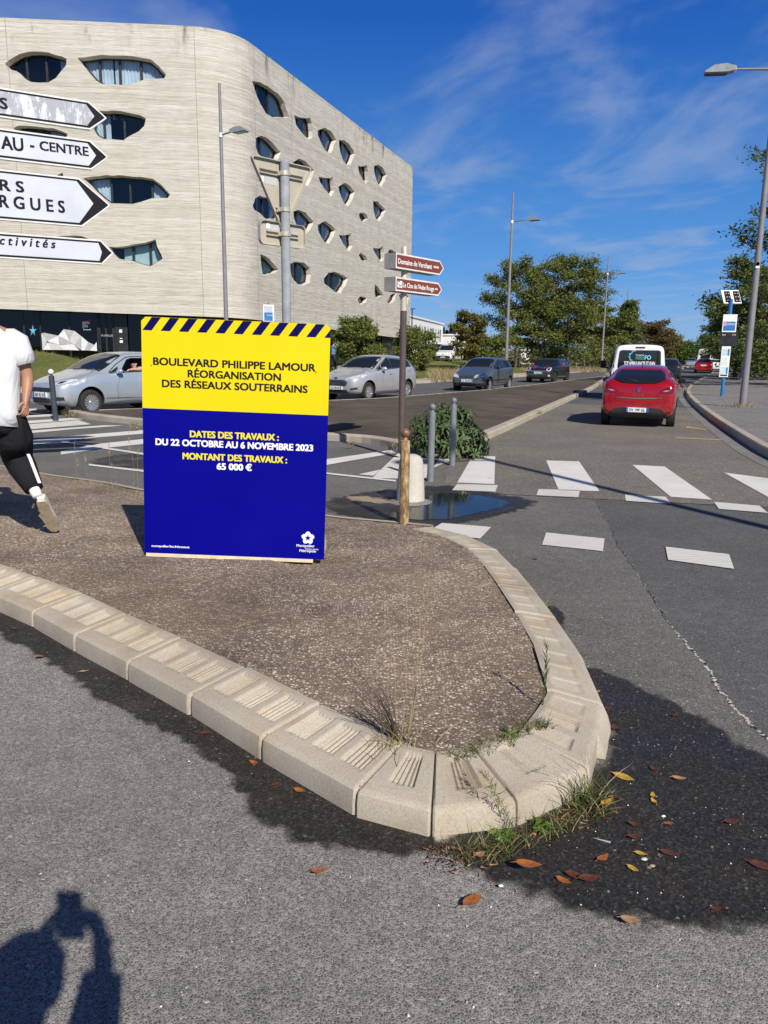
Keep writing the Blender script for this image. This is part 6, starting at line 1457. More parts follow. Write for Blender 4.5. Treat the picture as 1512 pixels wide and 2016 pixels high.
m = MB(); put_text(m, 'FO', vf, .17, .38, 1.47, .15, .003, .03); m.build('lettering', pm('text_cyan', (.2, .6, .85)), rw_)
m = MB(); em_ = [(-.17, 1.66), (-.19, 1.70), (-.27, 1.67), (-.28, 1.60), (-.36, 1.59), (-.33, 1.52), (-.38, 1.47), (-.32, 1.43), (-.33, 1.36), (-.24, 1.36)]
em_ = [(a, b + .08) for a, b in em_]
for a, b in zip(em_[:-1], em_[1:]):
    d = Vector((b[0] - a[0], b[1] - a[1])).normalized(); nn = Vector((-d.y, d.x)) * .011; m.sheet([(a[0] - nn.x, a[1] - nn.y), (b[0] - nn.x, b[1] - nn.y), (b[0] + nn.x, b[1] + nn.y), (a[0] + nn.x, a[1] + nn.y)], vf, .003)
m.build('emblem', pm('text_cyan', (.2, .6, .85)), rw_)
m = MB(); van.lay(m, [(-.16, 1.86), (.16, 1.86), (.16, 1.91), (-.16, 1.91)], 'B', .014, .08); m.build('brake_light', M_TAIL, van.root)
for sg in (-1, 1):
    van.patch('tail_light', [(sg * .86, .80), (sg * .955, .80), (sg * .94, 1.34), (sg * .85, 1.30)], 'B', M_TAILV, .008, .07); van.patch('corner_trim', [(sg * .85, 1.36), (sg * .93, 1.36), (sg * .86, 1.74), (sg * .79, 1.72)], 'B', M_PLAS, .008, .07)
    m = MB(); m.box((1.0, sg * 1.12, 1.25), (.12, .22, .30), bev=.04); m.box((1.05, sg * 1.0, 1.12), (.05, .12, .05)); m.build('wing_mirror', M_PLAS, van.root)
for v in 'LR':
    for x0, x1 in ((.95, .15), (.05, -.95), (-1.05, -2.15)): van.patch('side_window', [(x0, 1.16), (x0 - (.0 if x0 < .9 else .3), 1.68), (x1, 1.68), (x1, 1.16)], v, M_CGLASS, .006, .12)
    van.patch('tail_light', [(-2.30, .80), (-2.42, .80), (-2.41, 1.30), (-2.32, 1.30)], v, M_TAIL, .006, .07); m = MB(); van.lay(m, [(-.9, .50), (.9, .50), (.9, .62), (-.9, .62)], v, .012, .1); m.build('side_moulding', M_PLAS, van.root)
van.plate(0, .62, False, 'EA 415 KL'); m = MB(); van.lay(m, [(-.88, .32), (.88, .32), (.88, .50), (-.88, .50)], 'B', .012, .1); m.build('rear_bumper', M_PLAS, van.root)
def small_van(name, label, cat, loc, hd_, mat, L=4.2, W_=1.83, Hh=1.82, low=True):
    c = Car(name, label, cat, loc, hd_, van_st(L, W_, Hh, 1.12, 1.15, .45, 1.05), mat, (1.4, -1.35), .31, 1.5, lev=1, spokes=7); w = W_ / 2
    c.patch('windscreen', [(-w * .80, 1.18), (w * .80, 1.18), (w * .70, Hh - .14), (-w * .70, Hh - .14)], 'F', M_CGLASS, .01, .1)
    for sg in (-1, 1): c.patch('headlight', [(sg * .50, .72), (sg * .78, .76), (sg * .80, .95), (sg * .62, .92)], 'F', M_HEAD, .01, .07); m = MB(); m.box((.95, sg * (w + .10), 1.2), (.1, .18, .24), bev=.04); m.build('wing_mirror', M_PLAS, c.root)
    m = MB(); c.lay(m, [(-.82, .30), (.82, .30), (.84, .60), (.4, .66), (-.4, .66), (-.84, .60)], 'F', .012, .1); m.build('front_bumper', M_PLAS, c.root); c.plate(0, .50, True, 'DB 604 RN')
    m = MB(); c.lay(m, [(-.1, .78), (.1, .78), (.05, .84), (-.05, .84)], 'F', .014, .06); m.build('badge', M_CHROME, c.root)
    for v in 'LR': c.patch('side_window', [(.65, 1.14), (.35, 1.6), (-.3, 1.6), (-.3, 1.14)], v, M_CGLASS, .008, .12)
    c.patch('rear_window', [(-.6, 1.15), (.6, 1.15), (.55, 1.6), (-.55, 1.6)], 'B', M_CGLASS, .01, .1); return c
WHT = van.mat
p = flat(PD(884, 712, 80)); small_van('white_van', 'small white van with black bumper parked on the grass edge beside the bush', 'van', (p.x, p.y, .80), R(-112), WHT)
p = flat(PD(857, 704, 92)); small_van('maroon_van', 'dark maroon van parked behind the small white van', 'van', (p.x, p.y, .93), R(-105), paint('paint_maroon', (.09, .008, .02), .2), 4.3, 1.85, 1.85)
q = flat(PD(1388, 712, 112)); small_van('white_van', 'tall white van in the queue beyond the far red car', 'van', (q.x, q.y, .3), R(90 - 23), WHT, 5.2, 2.0, 2.4)
def simple_car(label, loc, hd_, mat, name, w=1.76):
    c = Car(name, label, 'car', loc, hd_, hatch(4.2, w, 1.46, .95, .0, -1.35, .72, .94, 1.0, 1.0, 1.03, .1, .56), mat, (1.3, -1.28), .31, 1.5, lev=1, spokes=7)
    windscreen(c, .95, 0, 1.0, 1.46, w / 2, .56); side_glass(c, .95, 0, -1.35, 1.46, .94, 1.0, -.2); c.patch('rear_window', [(-.58, 1.06), (.58, 1.06), (.48, 1.33), (-.48, 1.33)], 'B', M_CGLASS, .01, .1)
    for sg in (-1, 1): c.patch('headlight', [(sg * .45, .70), (sg * .76, .74), (sg * .76, .84), (sg * .5, .80)], 'F', M_HEAD, .01, .07); c.patch('tail_light', [(sg * .58, .86), (sg * .80, .86), (sg * .78, 1.0), (sg * .58, .97)], 'B', M_TAIL, .01, .08); c.mirror(.47, w / 2 - .02, 1.04, mat, sg)
    return c
q = flat(PD(1408, 718, 100)); simple_car('white car half hidden behind the far red car', q, R(90 - 23), WHT, 'white_car')
q = flat(PD(1318, 716, 62)); simple_car('black car showing beyond the right side of the lettered van', (q.x, q.y, 0.01), R(90 - 22), mini.mat, 'black_car')
q = flat(PD(1362, 708, 140)); simple_car('tiny pale car coming towards us beyond the far median', q, R(-114), paint('paint_pale', (.4, .42, .44), .4), 'pale_car')
# ================================================================ people
def skin_c(name, c): return pm(name, c, var=.08, scale=18, rough=.5)
M_SKIN = skin_c('skin_tan', (.36, .185, .115)); M_SKIN2 = skin_c('skin_fair', (.55, .33, .24)); M_HAIR = pm('dark_hair', (.012, .010, .009), var=.3, scale=40, rough=.6)
def cloth(name, c, fold=.5, sc=7):
    m, t, b = nodes_of(name); co = objco(t); n = noise(t, objco(t, (1, 1, .55)), sc, 3, .5, 1.2)
    t.links.new(ramp(t, noise(t, co, 3, 4), [(.3, tuple(x * .92 for x in c)), (.7, c)]), b.inputs['Base Color']); b.inputs['Roughness'].default_value = .92; b.inputs['Specular IOR Level'].default_value = .2
    bump(t, b, n, fold, .03); return m
def skin_grow(nodes, edges, root, lev=2):
    ks = list(nodes); me = bpy.data.meshes.new('s'); me.from_pydata([tuple(nodes[k][0]) for k in ks], [(ks.index(a), ks.index(b)) for a, b in edges], [])
    o = bpy.data.objects.new('s', me); COL.objects.link(o); o.modifiers.new('k', 'SKIN')
    if not me.skin_vertices: me.skin_vertices.new()
    for k, d in zip(ks, me.skin_vertices[0].data): d.radius = (nodes[k][1], nodes[k][1] if len(nodes[k]) < 3 else nodes[k][2]); d.use_root = (k == root)
    s = o.modifiers.new('u', 'SUBSURF'); s.levels = lev
    dg = bpy.context.evaluated_depsgraph_get(); me2 = bpy.data.meshes.new_from_object(o.evaluated_get(dg)); bpy.data.objects.remove(o); return me2
def loft(mb, rings, n=20):
    """rings: (centre, axis_a, ra, axis_b, rb)"""
    vs, fs = [], []
    for c, a, ra, b, rb in rings:
        for k in range(n):
            t = 2 * math.pi * k / n; x, y = math.cos(t), math.sin(t); e = .82
            vs.append(Vector(c) + a * (math.copysign(abs(x) ** e, x) * ra) + b * (math.copysign(abs(y) ** e, y) * rb))
    for i in range(len(rings) - 1):
        for k in range(n): fs.append((i * n + k, i * n + (k + 1) % n, (i + 1) * n + (k + 1) % n, (i + 1) * n + k))
    fs += [tuple(range(n - 1, -1, -1)), tuple((len(rings) - 1) * n + k for k in range(n))]
    mb.add(vs, fs); return mb
def shoe(name, heel, toe, up, mat, solemat, parent, off):
    x = (toe - heel); L = x.length; x.normalize(); zz = (up - x * up.dot(x)).normalized(); y = zz.cross(x)
    u = MB(); prof = [(0, .030, .05), (.06, .034, .075), (.2, .036, .085), (.42, .036, .075), (.62, .044, .055), (.82, .044, .042), (.95, .034, .03), (1.0, .016, .018)]
    loft(u, [(heel + x * (L * t) + zz * (.022 + h * .5), y, w, zz, h * .5) for t, w, h in prof], 16); s = u.build(name, mat, parent, 60, off)
    so_ = MB(); out_ = [(0, -.024), (.03, -.034), (.15, -.037), (.4, -.034), (.65, -.047), (.85, -.044), (.96, -.03), (1.01, 0), (.96, .03), (.85, .044), (.65, .047), (.4, .034), (.15, .037), (.03, .034), (0, .024)]
    so_.prism([(a * L, b) for a, b in out_], (heel, x, y), 0, .026); so_.build('sole', solemat, s, 40, off)
    return s
def person(label, J, fwd, skin, top, bottom, hair, shoes, loc, short=True, group=None, k=1.0, stripe=None, bottom_w=1.0, hands=True, lev=2):
    """J: joints in world space; fwd: the way the chest faces"""
    r = thing('person', label, 'person', loc, 0, group); off = tuple(loc); fwd = fwd.normalized(); rt = fwd.cross(Z).normalized()
    v = lambda n: Vector(J[n]) - Vector(loc)
    nodes = {}; E = []
    def nd(n, p, a, b=None): nodes[n] = (p, a * k, (b or a) * k)
    nd('pelvis', v('pelvis'), .12, .10); nd('spine', v('pelvis').lerp(v('chest'), .5), .115, .09); nd('chest', v('chest'), .14, .10); nd('neckb', v('chest').lerp(v('neck'), .75), .07); nd('neck', v('neck'), .052)
    hd_ = v('head'); ax = (hd_ - v('neck')).normalized(); hf = Vector(J.get('look', fwd)).normalized()
    nd('skull', hd_ + hf * -.012 * k, .088, .082); nd('crown', hd_ + ax * .075 * k - hf * .01 * k, .066); nd('jaw', hd_ - ax * .055 * k + hf * .022 * k, .066, .06); nd('nose', hd_ - ax * .012 * k + hf * .108 * k, .012); nd('chin', hd_ - ax * .098 * k + hf * .066 * k, .026)
    E += [('pelvis', 'spine'), ('spine', 'chest'), ('chest', 'neckb'), ('neckb', 'neck'), ('neck', 'jaw'), ('jaw', 'skull'), ('skull', 'crown'), ('jaw', 'chin'), ('skull', 'nose')]
    hr = hf.cross(Z).normalized()
    for s_, g in (('r', 1), ('l', -1)):
        nd('ear' + s_, hd_ + hr * g * .094 * k - hf * .012 * k, .014, .022); E.append(('skull', 'ear' + s_))
        nd('sh' + s_, v('sh' + s_), .062); nd('el' + s_, v('el' + s_), .046); nd('fm' + s_, v('el' + s_).lerp(v('wr' + s_), .4), .043); nd('wr' + s_, v('wr' + s_), .028)
        nd('hip' + s_, v('hip' + s_), .085); nd('kn' + s_, v('kn' + s_), .055); nd('cf' + s_, v('kn' + s_).lerp(v('an' + s_), .35), .056); nd('an' + s_, v('an' + s_), .036)
        E += [('chest', 'sh' + s_), ('sh' + s_, 'el' + s_), ('el' + s_, 'fm' + s_), ('fm' + s_, 'wr' + s_), ('pelvis', 'hip' + s_), ('hip' + s_, 'kn' + s_), ('kn' + s_, 'cf' + s_), ('cf' + s_, 'an' + s_)]
        if hands:
            w = v('wr' + s_); hv_ = v('hd' + s_) - w; d = hv_.normalized(); pl = Vector(J.get('palm' + s_, -rt * g)).normalized(); sd_ = d.cross(pl).normalized() * (1 if s_ == 'r' else -1)
            nd('pm' + s_, w + d * .055 * k, .030, .016); E.append(('wr' + s_, 'pm' + s_)); cu = J.get('curl' + s_, .5)
            for i, (o, L) in enumerate(((-.030, .070), (-.010, .078), (.011, .074), (.030, .058))):
                p0 = w + (d * .088 + sd_ * o * .9) * k; p1 = p0 + (d * math.cos(cu * .5) + pl * math.sin(cu * .5)) * L * .5 * k; p2 = p1 + (d * math.cos(cu * 1.5) + pl * math.sin(cu * 1.5)) * L * .5 * k
                for j, (p, rr_) in enumerate(((p0, .0098), (p1, .0088), (p2, .0072))): nd('f%s%d%d' % (s_, i, j), p, rr_)
                E += [('pm' + s_, 'f%s%d0' % (s_, i)), ('f%s%d0' % (s_, i), 'f%s%d1' % (s_, i)), ('f%s%d1' % (s_, i), 'f%s%d2' % (s_, i))]
            t0 = w + (d * .035 - sd_ * .030) * k; t1 = t0 + (d * .8 - sd_ * .5 + pl * .35).normalized() * .034 * k; t2 = t1 + (d * .9 - sd_ * .1 + pl * .4).normalized() * .028 * k
            for j, (p, rr_) in enumerate(((t0, .013), (t1, .011), (t2, .009))): nd('t%s%d' % (s_, j), p, rr_)
            E += [('pm' + s_, 't%s0' % s_), ('t%s0' % s_, 't%s1' % s_), ('t%s1' % s_, 't%s2' % s_)]
    me = skin_grow(nodes, E, 'pelvis', lev); me.materials.append(skin); me.shade_smooth(); b = bpy.data.objects.new('body', me); COL.objects.link(b); b.parent = r
    # eyes and mouth are tiny dark meshes of their own
    ey = MB()
    for g in (1, -1): ey.ball(hd_ + hr * g * .032 * k + hf * .078 * k + ax * .004 * k, .010 * k, 6)
    ey.build('eyes', M_HAIR, r); MB().box(hd_ - ax * .052 * k + hf * .083 * k, (.04 * k, .012, .006)).build('mouth', pm('lip', (.3, .1, .08)), r)
    if hair:
        h = MB(); h.ball(hd_ - hf * .018 * k + ax * .028 * k, .103 * k, 10, 0, (1, 1, 1.0)); o = h.build('hair', hair, r, 180)
        for vv in o.data.vertices:       # cut back from the face and nape
            q = vv.co - hd_; f = q.dot(hf)
            if q.dot(ax) < .0 + .045 * (1 if f > .02 else -1.2) * k: vv.co = hd_ + q * .80 - hf * .012 * k
    # top
    hem = v('pelvis') - (v('chest') - v('pelvis')).normalized() * .10 * k; ch = v('chest'); sp = v('pelvis').lerp(ch, .5); wsh = ((v('shr') - v('shl')).length / 2)
    sr = (v('shr') - v('shl')).normalized(); uu = (v('neck') - v('pelvis')).normalized(); ff = sr.cross(uu) * -1
    t_ = MB(); loft(t_, [(hem, sr, wsh * .93, ff, .135 * k), (v('pelvis') + uu * .02, sr, wsh * .92, ff, .138 * k), (sp, sr, wsh * .94, ff, .132 * k), (ch - uu * .04, sr, wsh * 1.04, ff, .140 * k), (ch + uu * .09 * k, sr, wsh * 1.08, ff, .130 * k), (v('shr').lerp(v('shl'), .5) + uu * .035 * k, sr, wsh * 1.02, ff, .11 * k), (v('shr').lerp(v('shl'), .5).lerp(v('neck'), .45) + uu * .02 * k, sr, wsh * .72, ff, .10 * k), (v('neck') - uu * .035 * k, sr, .115 * k, ff, .09 * k), (v('neck') - uu * .01 * k, sr, .072 * k, ff, .07 * k)], 28)
    for s_ in 'rl':
        a, b2, c = v('sh' + s_), v('el' + s_), v('wr' + s_)
        if short: t_.tube([a.lerp(v('neck'), .55) - uu * .05, a.lerp(v('neck'), .12) - uu * .005, a, a.lerp(b2, .35), a.lerp(b2, .62)], [.055 * k, .082 * k, .092 * k, .092 * k, .096 * k], 16)
        else: t_.tube([a - (b2 - a) * .12, a, a.lerp(b2, .5), b2, b2.lerp(c, .5), b2.lerp(c, .95)], [.07 * k, .09 * k, .078 * k, .07 * k, .062 * k, .05 * k], 14)
    t_.build('shirt' if short else 'jacket', top, r, 180)
    # trousers
    p_ = MB(); pv_ = v('pelvis'); loft(p_, [(pv_ + uu * .06, sr, wsh * .82, ff, .125 * k), (pv_ - Z * .02, sr, wsh * .86, ff, .13 * k), (pv_ - Z * .12 * k, sr, wsh * .80, ff, .125 * k), (pv_ - Z * .17 * k, sr, wsh * .55, ff, .10 * k)], 24)
    for s_ in 'rl':
        a, b2, c = v('hip' + s_), v('kn' + s_), v('an' + s_); w = bottom_w
        p_.tube([a + (a - b2).normalized() * .06, a, a.lerp(b2, .45), b2 - (b2 - a) * .06, b2, b2.lerp(c, .3), b2.lerp(c, .7), b2.lerp(c, .92)], [.10 * k, .108 * k, .10 * k * w, .084 * k * w, .08 * k * w, .076 * k * w, .06 * k * w, .05 * k * w], 18)
    tr_ = p_.build('trousers', bottom, r, 180)
    if stripe:
        s2 = MB(); P = [v(a) for a in ('hipr', 'knr', 'anr')]
        path = [P[1].lerp(P[2], t) for t in (.10, .3, .5, .7, .92)]; rad = [.076, .073, .065, .058, .05]; sv_ = Vector(stripe)
        vs = []
        for q, rr_ in zip(path, rad):
            ld = (P[2] - P[1]).normalized(); e = (sv_ - ld * sv_.dot(ld)).normalized(); w_ = e.cross((P[2] - P[1]).normalized()).normalized(); vs += [q + e * (rr_ * bottom_w + .014) - w_ * .015, q + e * (rr_ * bottom_w + .014) + w_ * .015]
        s2.add(vs, [(2 * i, 2 * i + 1, 2 * i + 3, 2 * i + 2) for i in range(len(path) - 1)]); s2.build('white_stripe', cloth('stripe_white', (.7, .7, .7)), tr_)
    for s_ in 'rl':
        if 'heel' + s_ in J:
            a = v('an' + s_); MB().tube([a + (v('kn' + s_) - a) * .12, a, a.lerp(v('heel' + s_), .45)], [.04 * k, .041 * k, .036 * k], 12).build('sock', cloth('sock_white', (.75, .75, .75)), r, 180)
            shoe('shoe', v('heel' + s_), v('toe' + s_), Vector(J['up' + s_]), shoes[0], shoes[1], r, None)
    return r
M_TEE = cloth('white_tshirt', (.66, .67, .71), 1.0, 5); M_BLKC = cloth('black_sweatpants', (.013, .013, .016), 1.0, 6); M_SHOE = pm('shoe_cream', (.60, .57, .50), rough=.7); M_SOLE = pm('gum_sole', (.50, .41, .28), var=.2, scale=30, rough=.7)
D0 = 6.45
toe = G(109, 1047, .12); toe.z = island_z((toe.x, toe.y)) + .012
fw = Vector((-.25, 1, 0)).normalized()
J = dict(pelvis=PD(-4, 812, D0), chest=PD(-10, 690, D0 + .03), neck=PD(-36, 628, D0 + .10), head=PD(-62, 580, D0 + .2), shr=PD(31, 672, D0), shl=PD(-66, 664, D0 + .1), elr=PD(56, 744, D0 + .0), wrr=PD(51, 786, D0 - .06), hdr=PD(51, 812, D0 - .1),
         ell=PD(-84, 742, D0 + .15), wrl=PD(-60, 786, D0 + .3), hdl=PD(-58, 812, D0 + .36), hipr=PD(22, 826, D0), hipl=PD(-32, 826, D0 + .04), knr=PD(34, 900, D0 + .08), anr=PD(75, 972, D0 - .08), knl=PD(-40, 895, D0 + .42), anl=PD(-52, 978, D0 + .62),
         heelr=PD(80, 988, D0 - .16), toer=toe, upr=Vector((-.25, 1, .15)), palmr=Vector((-.9, .3, 0)), curlr=.8, curll=.7)
lt = PD(-52, 1000, D0 + .62); gz = island_z((lt.x, lt.y)) + .012; hl_ = Vector((lt.x, lt.y - .06, gz)); J['heell'] = hl_; J['toel'] = hl_ + fw * .28; J['upl'] = Z; J['anl'] = hl_ + Vector((0, .05, .10))
J['anr'] = J['heelr'] + (J['knr'] - J['heelr']).normalized() * .09
person('man walking away in white t-shirt and black trousers with white side stripe', J, fw, M_SKIN, M_TEE, M_BLKC, M_HAIR, (M_SHOE, M_SOLE), (J['pelvis'].x, J['pelvis'].y, .10), stripe=(.93, -.5, .0), bottom_w=1.36)
# standing figures by simple pose
def stand(label, p, heading, h, top, bottom, skin=M_SKIN2, armr=None, step=.08, short=False, group=None):
    k = h / 1.75; f = Vector((math.sin(heading), math.cos(heading), 0)); rt = Vector((f.y, -f.x, 0)); o = Vector(p); at = lambda r_, f_, z: o + rt * r_ * k + f * f_ * k + Z * z * k
    J = dict(pelvis=at(0, 0, .95), chest=at(0, 0, 1.28), neck=at(0, .01, 1.5), head=at(0, .04, 1.64), shr=at(.18, 0, 1.42), shl=at(-.18, 0, 1.42), elr=at(.24, -.04, 1.14), wrr=at(.22, .08, .9), hdr=at(.21, .12, .8), ell=at(-.24, -.04, 1.14), wrl=at(-.22, .08, .9), hdl=at(-.21, .12, .8),
             hipr=at(.09, 0, .92), hipl=at(-.09, 0, .92), knr=at(.10, step, .5), knl=at(-.10, -step * .3, .5), anr=at(.10, step * 1.2, .09), anl=at(-.10, -step * 1.6, .09), heelr=at(.10, step * 1.2 - .06, 0), toer=at(.12, step * 1.2 + .2, 0), heell=at(-.10, -step * 1.6 - .06, 0), toel=at(-.12, -step * 1.6 + .2, 0), upr=Z, upl=Z)
    if armr: J['elr'], J['wrr'], J['hdr'] = at(*armr[0]), at(*armr[1]), at(*armr[2]); J['palmr'] = -f
    return person(label, J, f, skin, top, bottom, M_HAIR, (M_PLAS, M_PLAS), p, short=short, group=group, k=k, hands=True, lev=1)
p = flat(PD(656, 728, 50)); p.z = verge_z(p.x, 9) - .12
p = PD(656, 728, 50)
stand('man in a blue shirt with hand raised to his ear beside the glazed ground floor', (p.x, p.y, p.z), R(60), 1.78, cloth('blue_shirt', (.13, .25, .45)), pm('dark_trousers', (.02, .022, .03)), armr=((.26, .12, 1.30), (.16, .14, 1.56), (.12, .10, 1.64)))
p = flat(PD(1449, 715, 58)); stand('person in dark clothes waiting behind the timetable at the bus stop', (p.x, p.y, .15), R(-60), 1.72, cloth('dark_coat', (.03, .03, .035)), pm('dark_trousers', (.02, .022, .03)))
p = flat(PD(1466, 715, 56)); stand('person in light blue clothes beside the yellow box at the bus stop', (p.x, p.y, .15), R(-90), 1.66, cloth('pale_blue_top', (.35, .48, .62)), cloth('pale_jeans', (.25, .35, .5)))
# driver of the silver-blue car, arm along the open window
fm_ = fiat.root.matrix_basis if True else None
bpy.context.view_layer.update(); FW = fiat.root.matrix_world
fv = lambda x, y, z: FW @ Vector((x, y, z))
J = dict(pelvis=fv(-.45, .36, .58), chest=fv(-.46, .38, .88), neck=fv(-.42, .40, 1.08), head=fv(-.37, .42, 1.21), shr=fv(-.44, .20, 1.0), shl=fv(-.42, .60, 1.02), ell=fv(-.30, .80, 1.085), wrl=fv(-.04, .82, 1.09), hdl=fv(.08, .80, 1.08), elr=fv(-.3, .12, .8), wrr=fv(-.1, .2, .9), hdr=fv(-.02, .22, .95),
         hipr=fv(-.42, .27, .55), hipl=fv(-.42, .45, .55), knr=fv(-.02, .27, .68), knl=fv(-.02, .45, .68), anr=fv(.3, .27, .35), anl=fv(.3, .45, .35), look=(fv(1, .9, 0) - fv(0, 0, 0)), palml=Vector((0, 0, -1)), curll=.6)
person('driver with dark hair resting a bare forearm on the open car window', J, (fv(1, 0, 0) - fv(0, 0, 0)), M_SKIN2, cloth('driver_shirt', (.35, .38, .42)), pm('dark_trousers', (.02, .022, .03)), M_HAIR, (M_PLAS, M_PLAS), tuple(fv(-.45, .36, .3)))
# the photographer, standing just behind the camera; only the shadow is seen
J = dict(pelvis=(.02, -.56, .92), chest=(.02, -.48, 1.24), neck=(.01, -.45, 1.46), head=(.0, -.36, 1.58), shr=(.20, -.44, 1.39), shl=(-.20, -.44, 1.39), elr=(.07, -.28, 1.22), wrr=(.085, -.10, 1.42), hdr=(.07, -.075, 1.52), ell=(-.27, -.26, 1.24), wrl=(-.085, -.11, 1.43), hdl=(-.07, -.08, 1.53),
         hipr=(.11, -.62, .9), hipl=(-.08, -.62, .9), knr=(.12, -.58, .49), knl=(-.09, -.60, .49), anr=(.13, -.64, .09), anl=(-.10, -.66, .09), heelr=(.13, -.70, .005), toer=(.15, -.43, .005), heell=(-.10, -.72, .005), toel=(-.13, -.45, .005), upr=Z, upl=Z, palmr=(-1, 0, 0), palml=(1, 0, 0), curlr=.9, curll=.9)
J = {a: (Vector(b) + (Vector((0, .05, .02)) if a[:2] not in ('up', 'pa') else Vector()) if not isinstance(b, float) else b) for a, b in J.items()}
person('person taking the photograph, seen only as a shadow at the lower left', J, Vector((0, 1, 0)), M_SKIN2, cloth('jacket_navy', (.03, .035, .05)), pm('dark_trousers', (.02, .022, .03)), M_HAIR, (M_PLAS, M_PLAS), (0, -.62, 0), short=False)
tag(MB().box((0, -.035, 1.575), (.076, .009, .155), bev=.006).build('phone', M_PLAS), 'phone held up by the person whose shadow falls at the lower left', 'phone')
# ================================================================ trees, shrubs, grass
def m_leaf(name, a, b_, c_, tr=.25, sc=1.2):
    m, t, b = nodes_of(name); co = objco(t); n = noise(t, co, sc * 2.2, 3, .6); n2 = noise(t, co, 22, 2)
    s = N(t, 'ShaderNodeMath', operation='MULTIPLY_ADD'); t.links.new(n2, s.inputs[0]); s.inputs[1].default_value = .45; t.links.new(n, s.inputs[2])
    c = ramp(t, s.outputs[0], [(.50, a), (.70, b_), (.92, c_)]); t.links.new(c, b.inputs['Base Color']); b.inputs['Roughness'].default_value = .55; b.inputs['Specular IOR Level'].default_value = .3
    tl = N(t, 'ShaderNodeBsdfTranslucent'); t.links.new(c, tl.inputs[0]); mx = N(t, 'ShaderNodeMixShader'); mx.inputs[0].default_value = tr
    t.links.new(b.outputs[0], mx.inputs[1]); t.links.new(tl.outputs[0], mx.inputs[2]); t.links.new(mx.outputs[0], t.nodes['Material Output'].inputs[0]); return m
L_DARK = m_leaf('leaves_dark', (.045, .075, .018), (.085, .125, .03), (.17, .175, .045)); L_MID = m_leaf('leaves_mid', (.06, .095, .02), (.115, .15, .034), (.22, .20, .05))
L_GOLD = m_leaf('leaves_gold', (.06, .065, .016), (.12, .115, .026), (.21, .16, .04)); L_RUST = m_leaf('leaves_rust', (.06, .06, .02), (.10, .078, .03), (.15, .10, .035)); L_GREEN = m_leaf('leaves_green', (.035, .075, .012), (.065, .12, .022), (.12, .16, .04))
L_OLIVE = m_leaf('leaves_olive', (.06, .062, .03), (.12, .115, .055), (.2, .17, .085)); L_CYP = m_leaf('leaves_cypress', (.012, .022, .01), (.022, .035, .014), (.04, .05, .02)); L_FIG = m_leaf('leaves_fig', (.035, .065, .024), (.065, .105, .04), (.14, .17, .07), .15, 3)
M_BARK = pm('bark', (.075, .058, .045), var=.4, scale=14, rough=.9, bmp=.5, bscale=30)
def cards(nr, centers, per, size, spread, flat_=.5):
    """many small leaf blades scattered about the given points"""
    C_ = np.repeat(np.array(centers, float), per, 0); n = len(C_); p = C_ + nr.normal(0, 1, (n, 3)) * np.array([spread, spread, spread * flat_])
    a = nr.normal(0, 1, (n, 3)); a[:, 2] *= .6; a /= np.linalg.norm(a, axis=1)[:, None]; b = nr.normal(0, 1, (n, 3)); b -= a * (a * b).sum(1)[:, None]; b /= np.linalg.norm(b, axis=1)[:, None]
    s = size * nr.uniform(.6, 1.35, (n, 1)); q0, q1, q2, q3 = p - a * s, p + b * s * .42, p + a * s, p - b * s * .42
    vs = np.stack([q0, q1, q2, q3], 1).reshape(-1, 3); fs = np.arange(4 * n).reshape(-1, 4); return vs, fs
def raw_mesh(name, vs, fs, mat, parent):
    me = bpy.data.meshes.new(name); k = fs.shape[1]; me.vertices.add(len(vs)); me.vertices.foreach_set('co', np.asarray(vs, np.float32).ravel()); me.loops.add(fs.size); me.loops.foreach_set('vertex_index', fs.ravel().astype(np.int32)); me.polygons.add(len(fs)); me.polygons.foreach_set('loop_start', np.arange(0, fs.size, k, dtype=np.int32)); me.update(calc_edges=True); me.validate()
    me.materials.append(mat); o = bpy.data.objects.new(name, me); COL.objects.link(o)
    if parent is not None: o.parent = parent
    return o
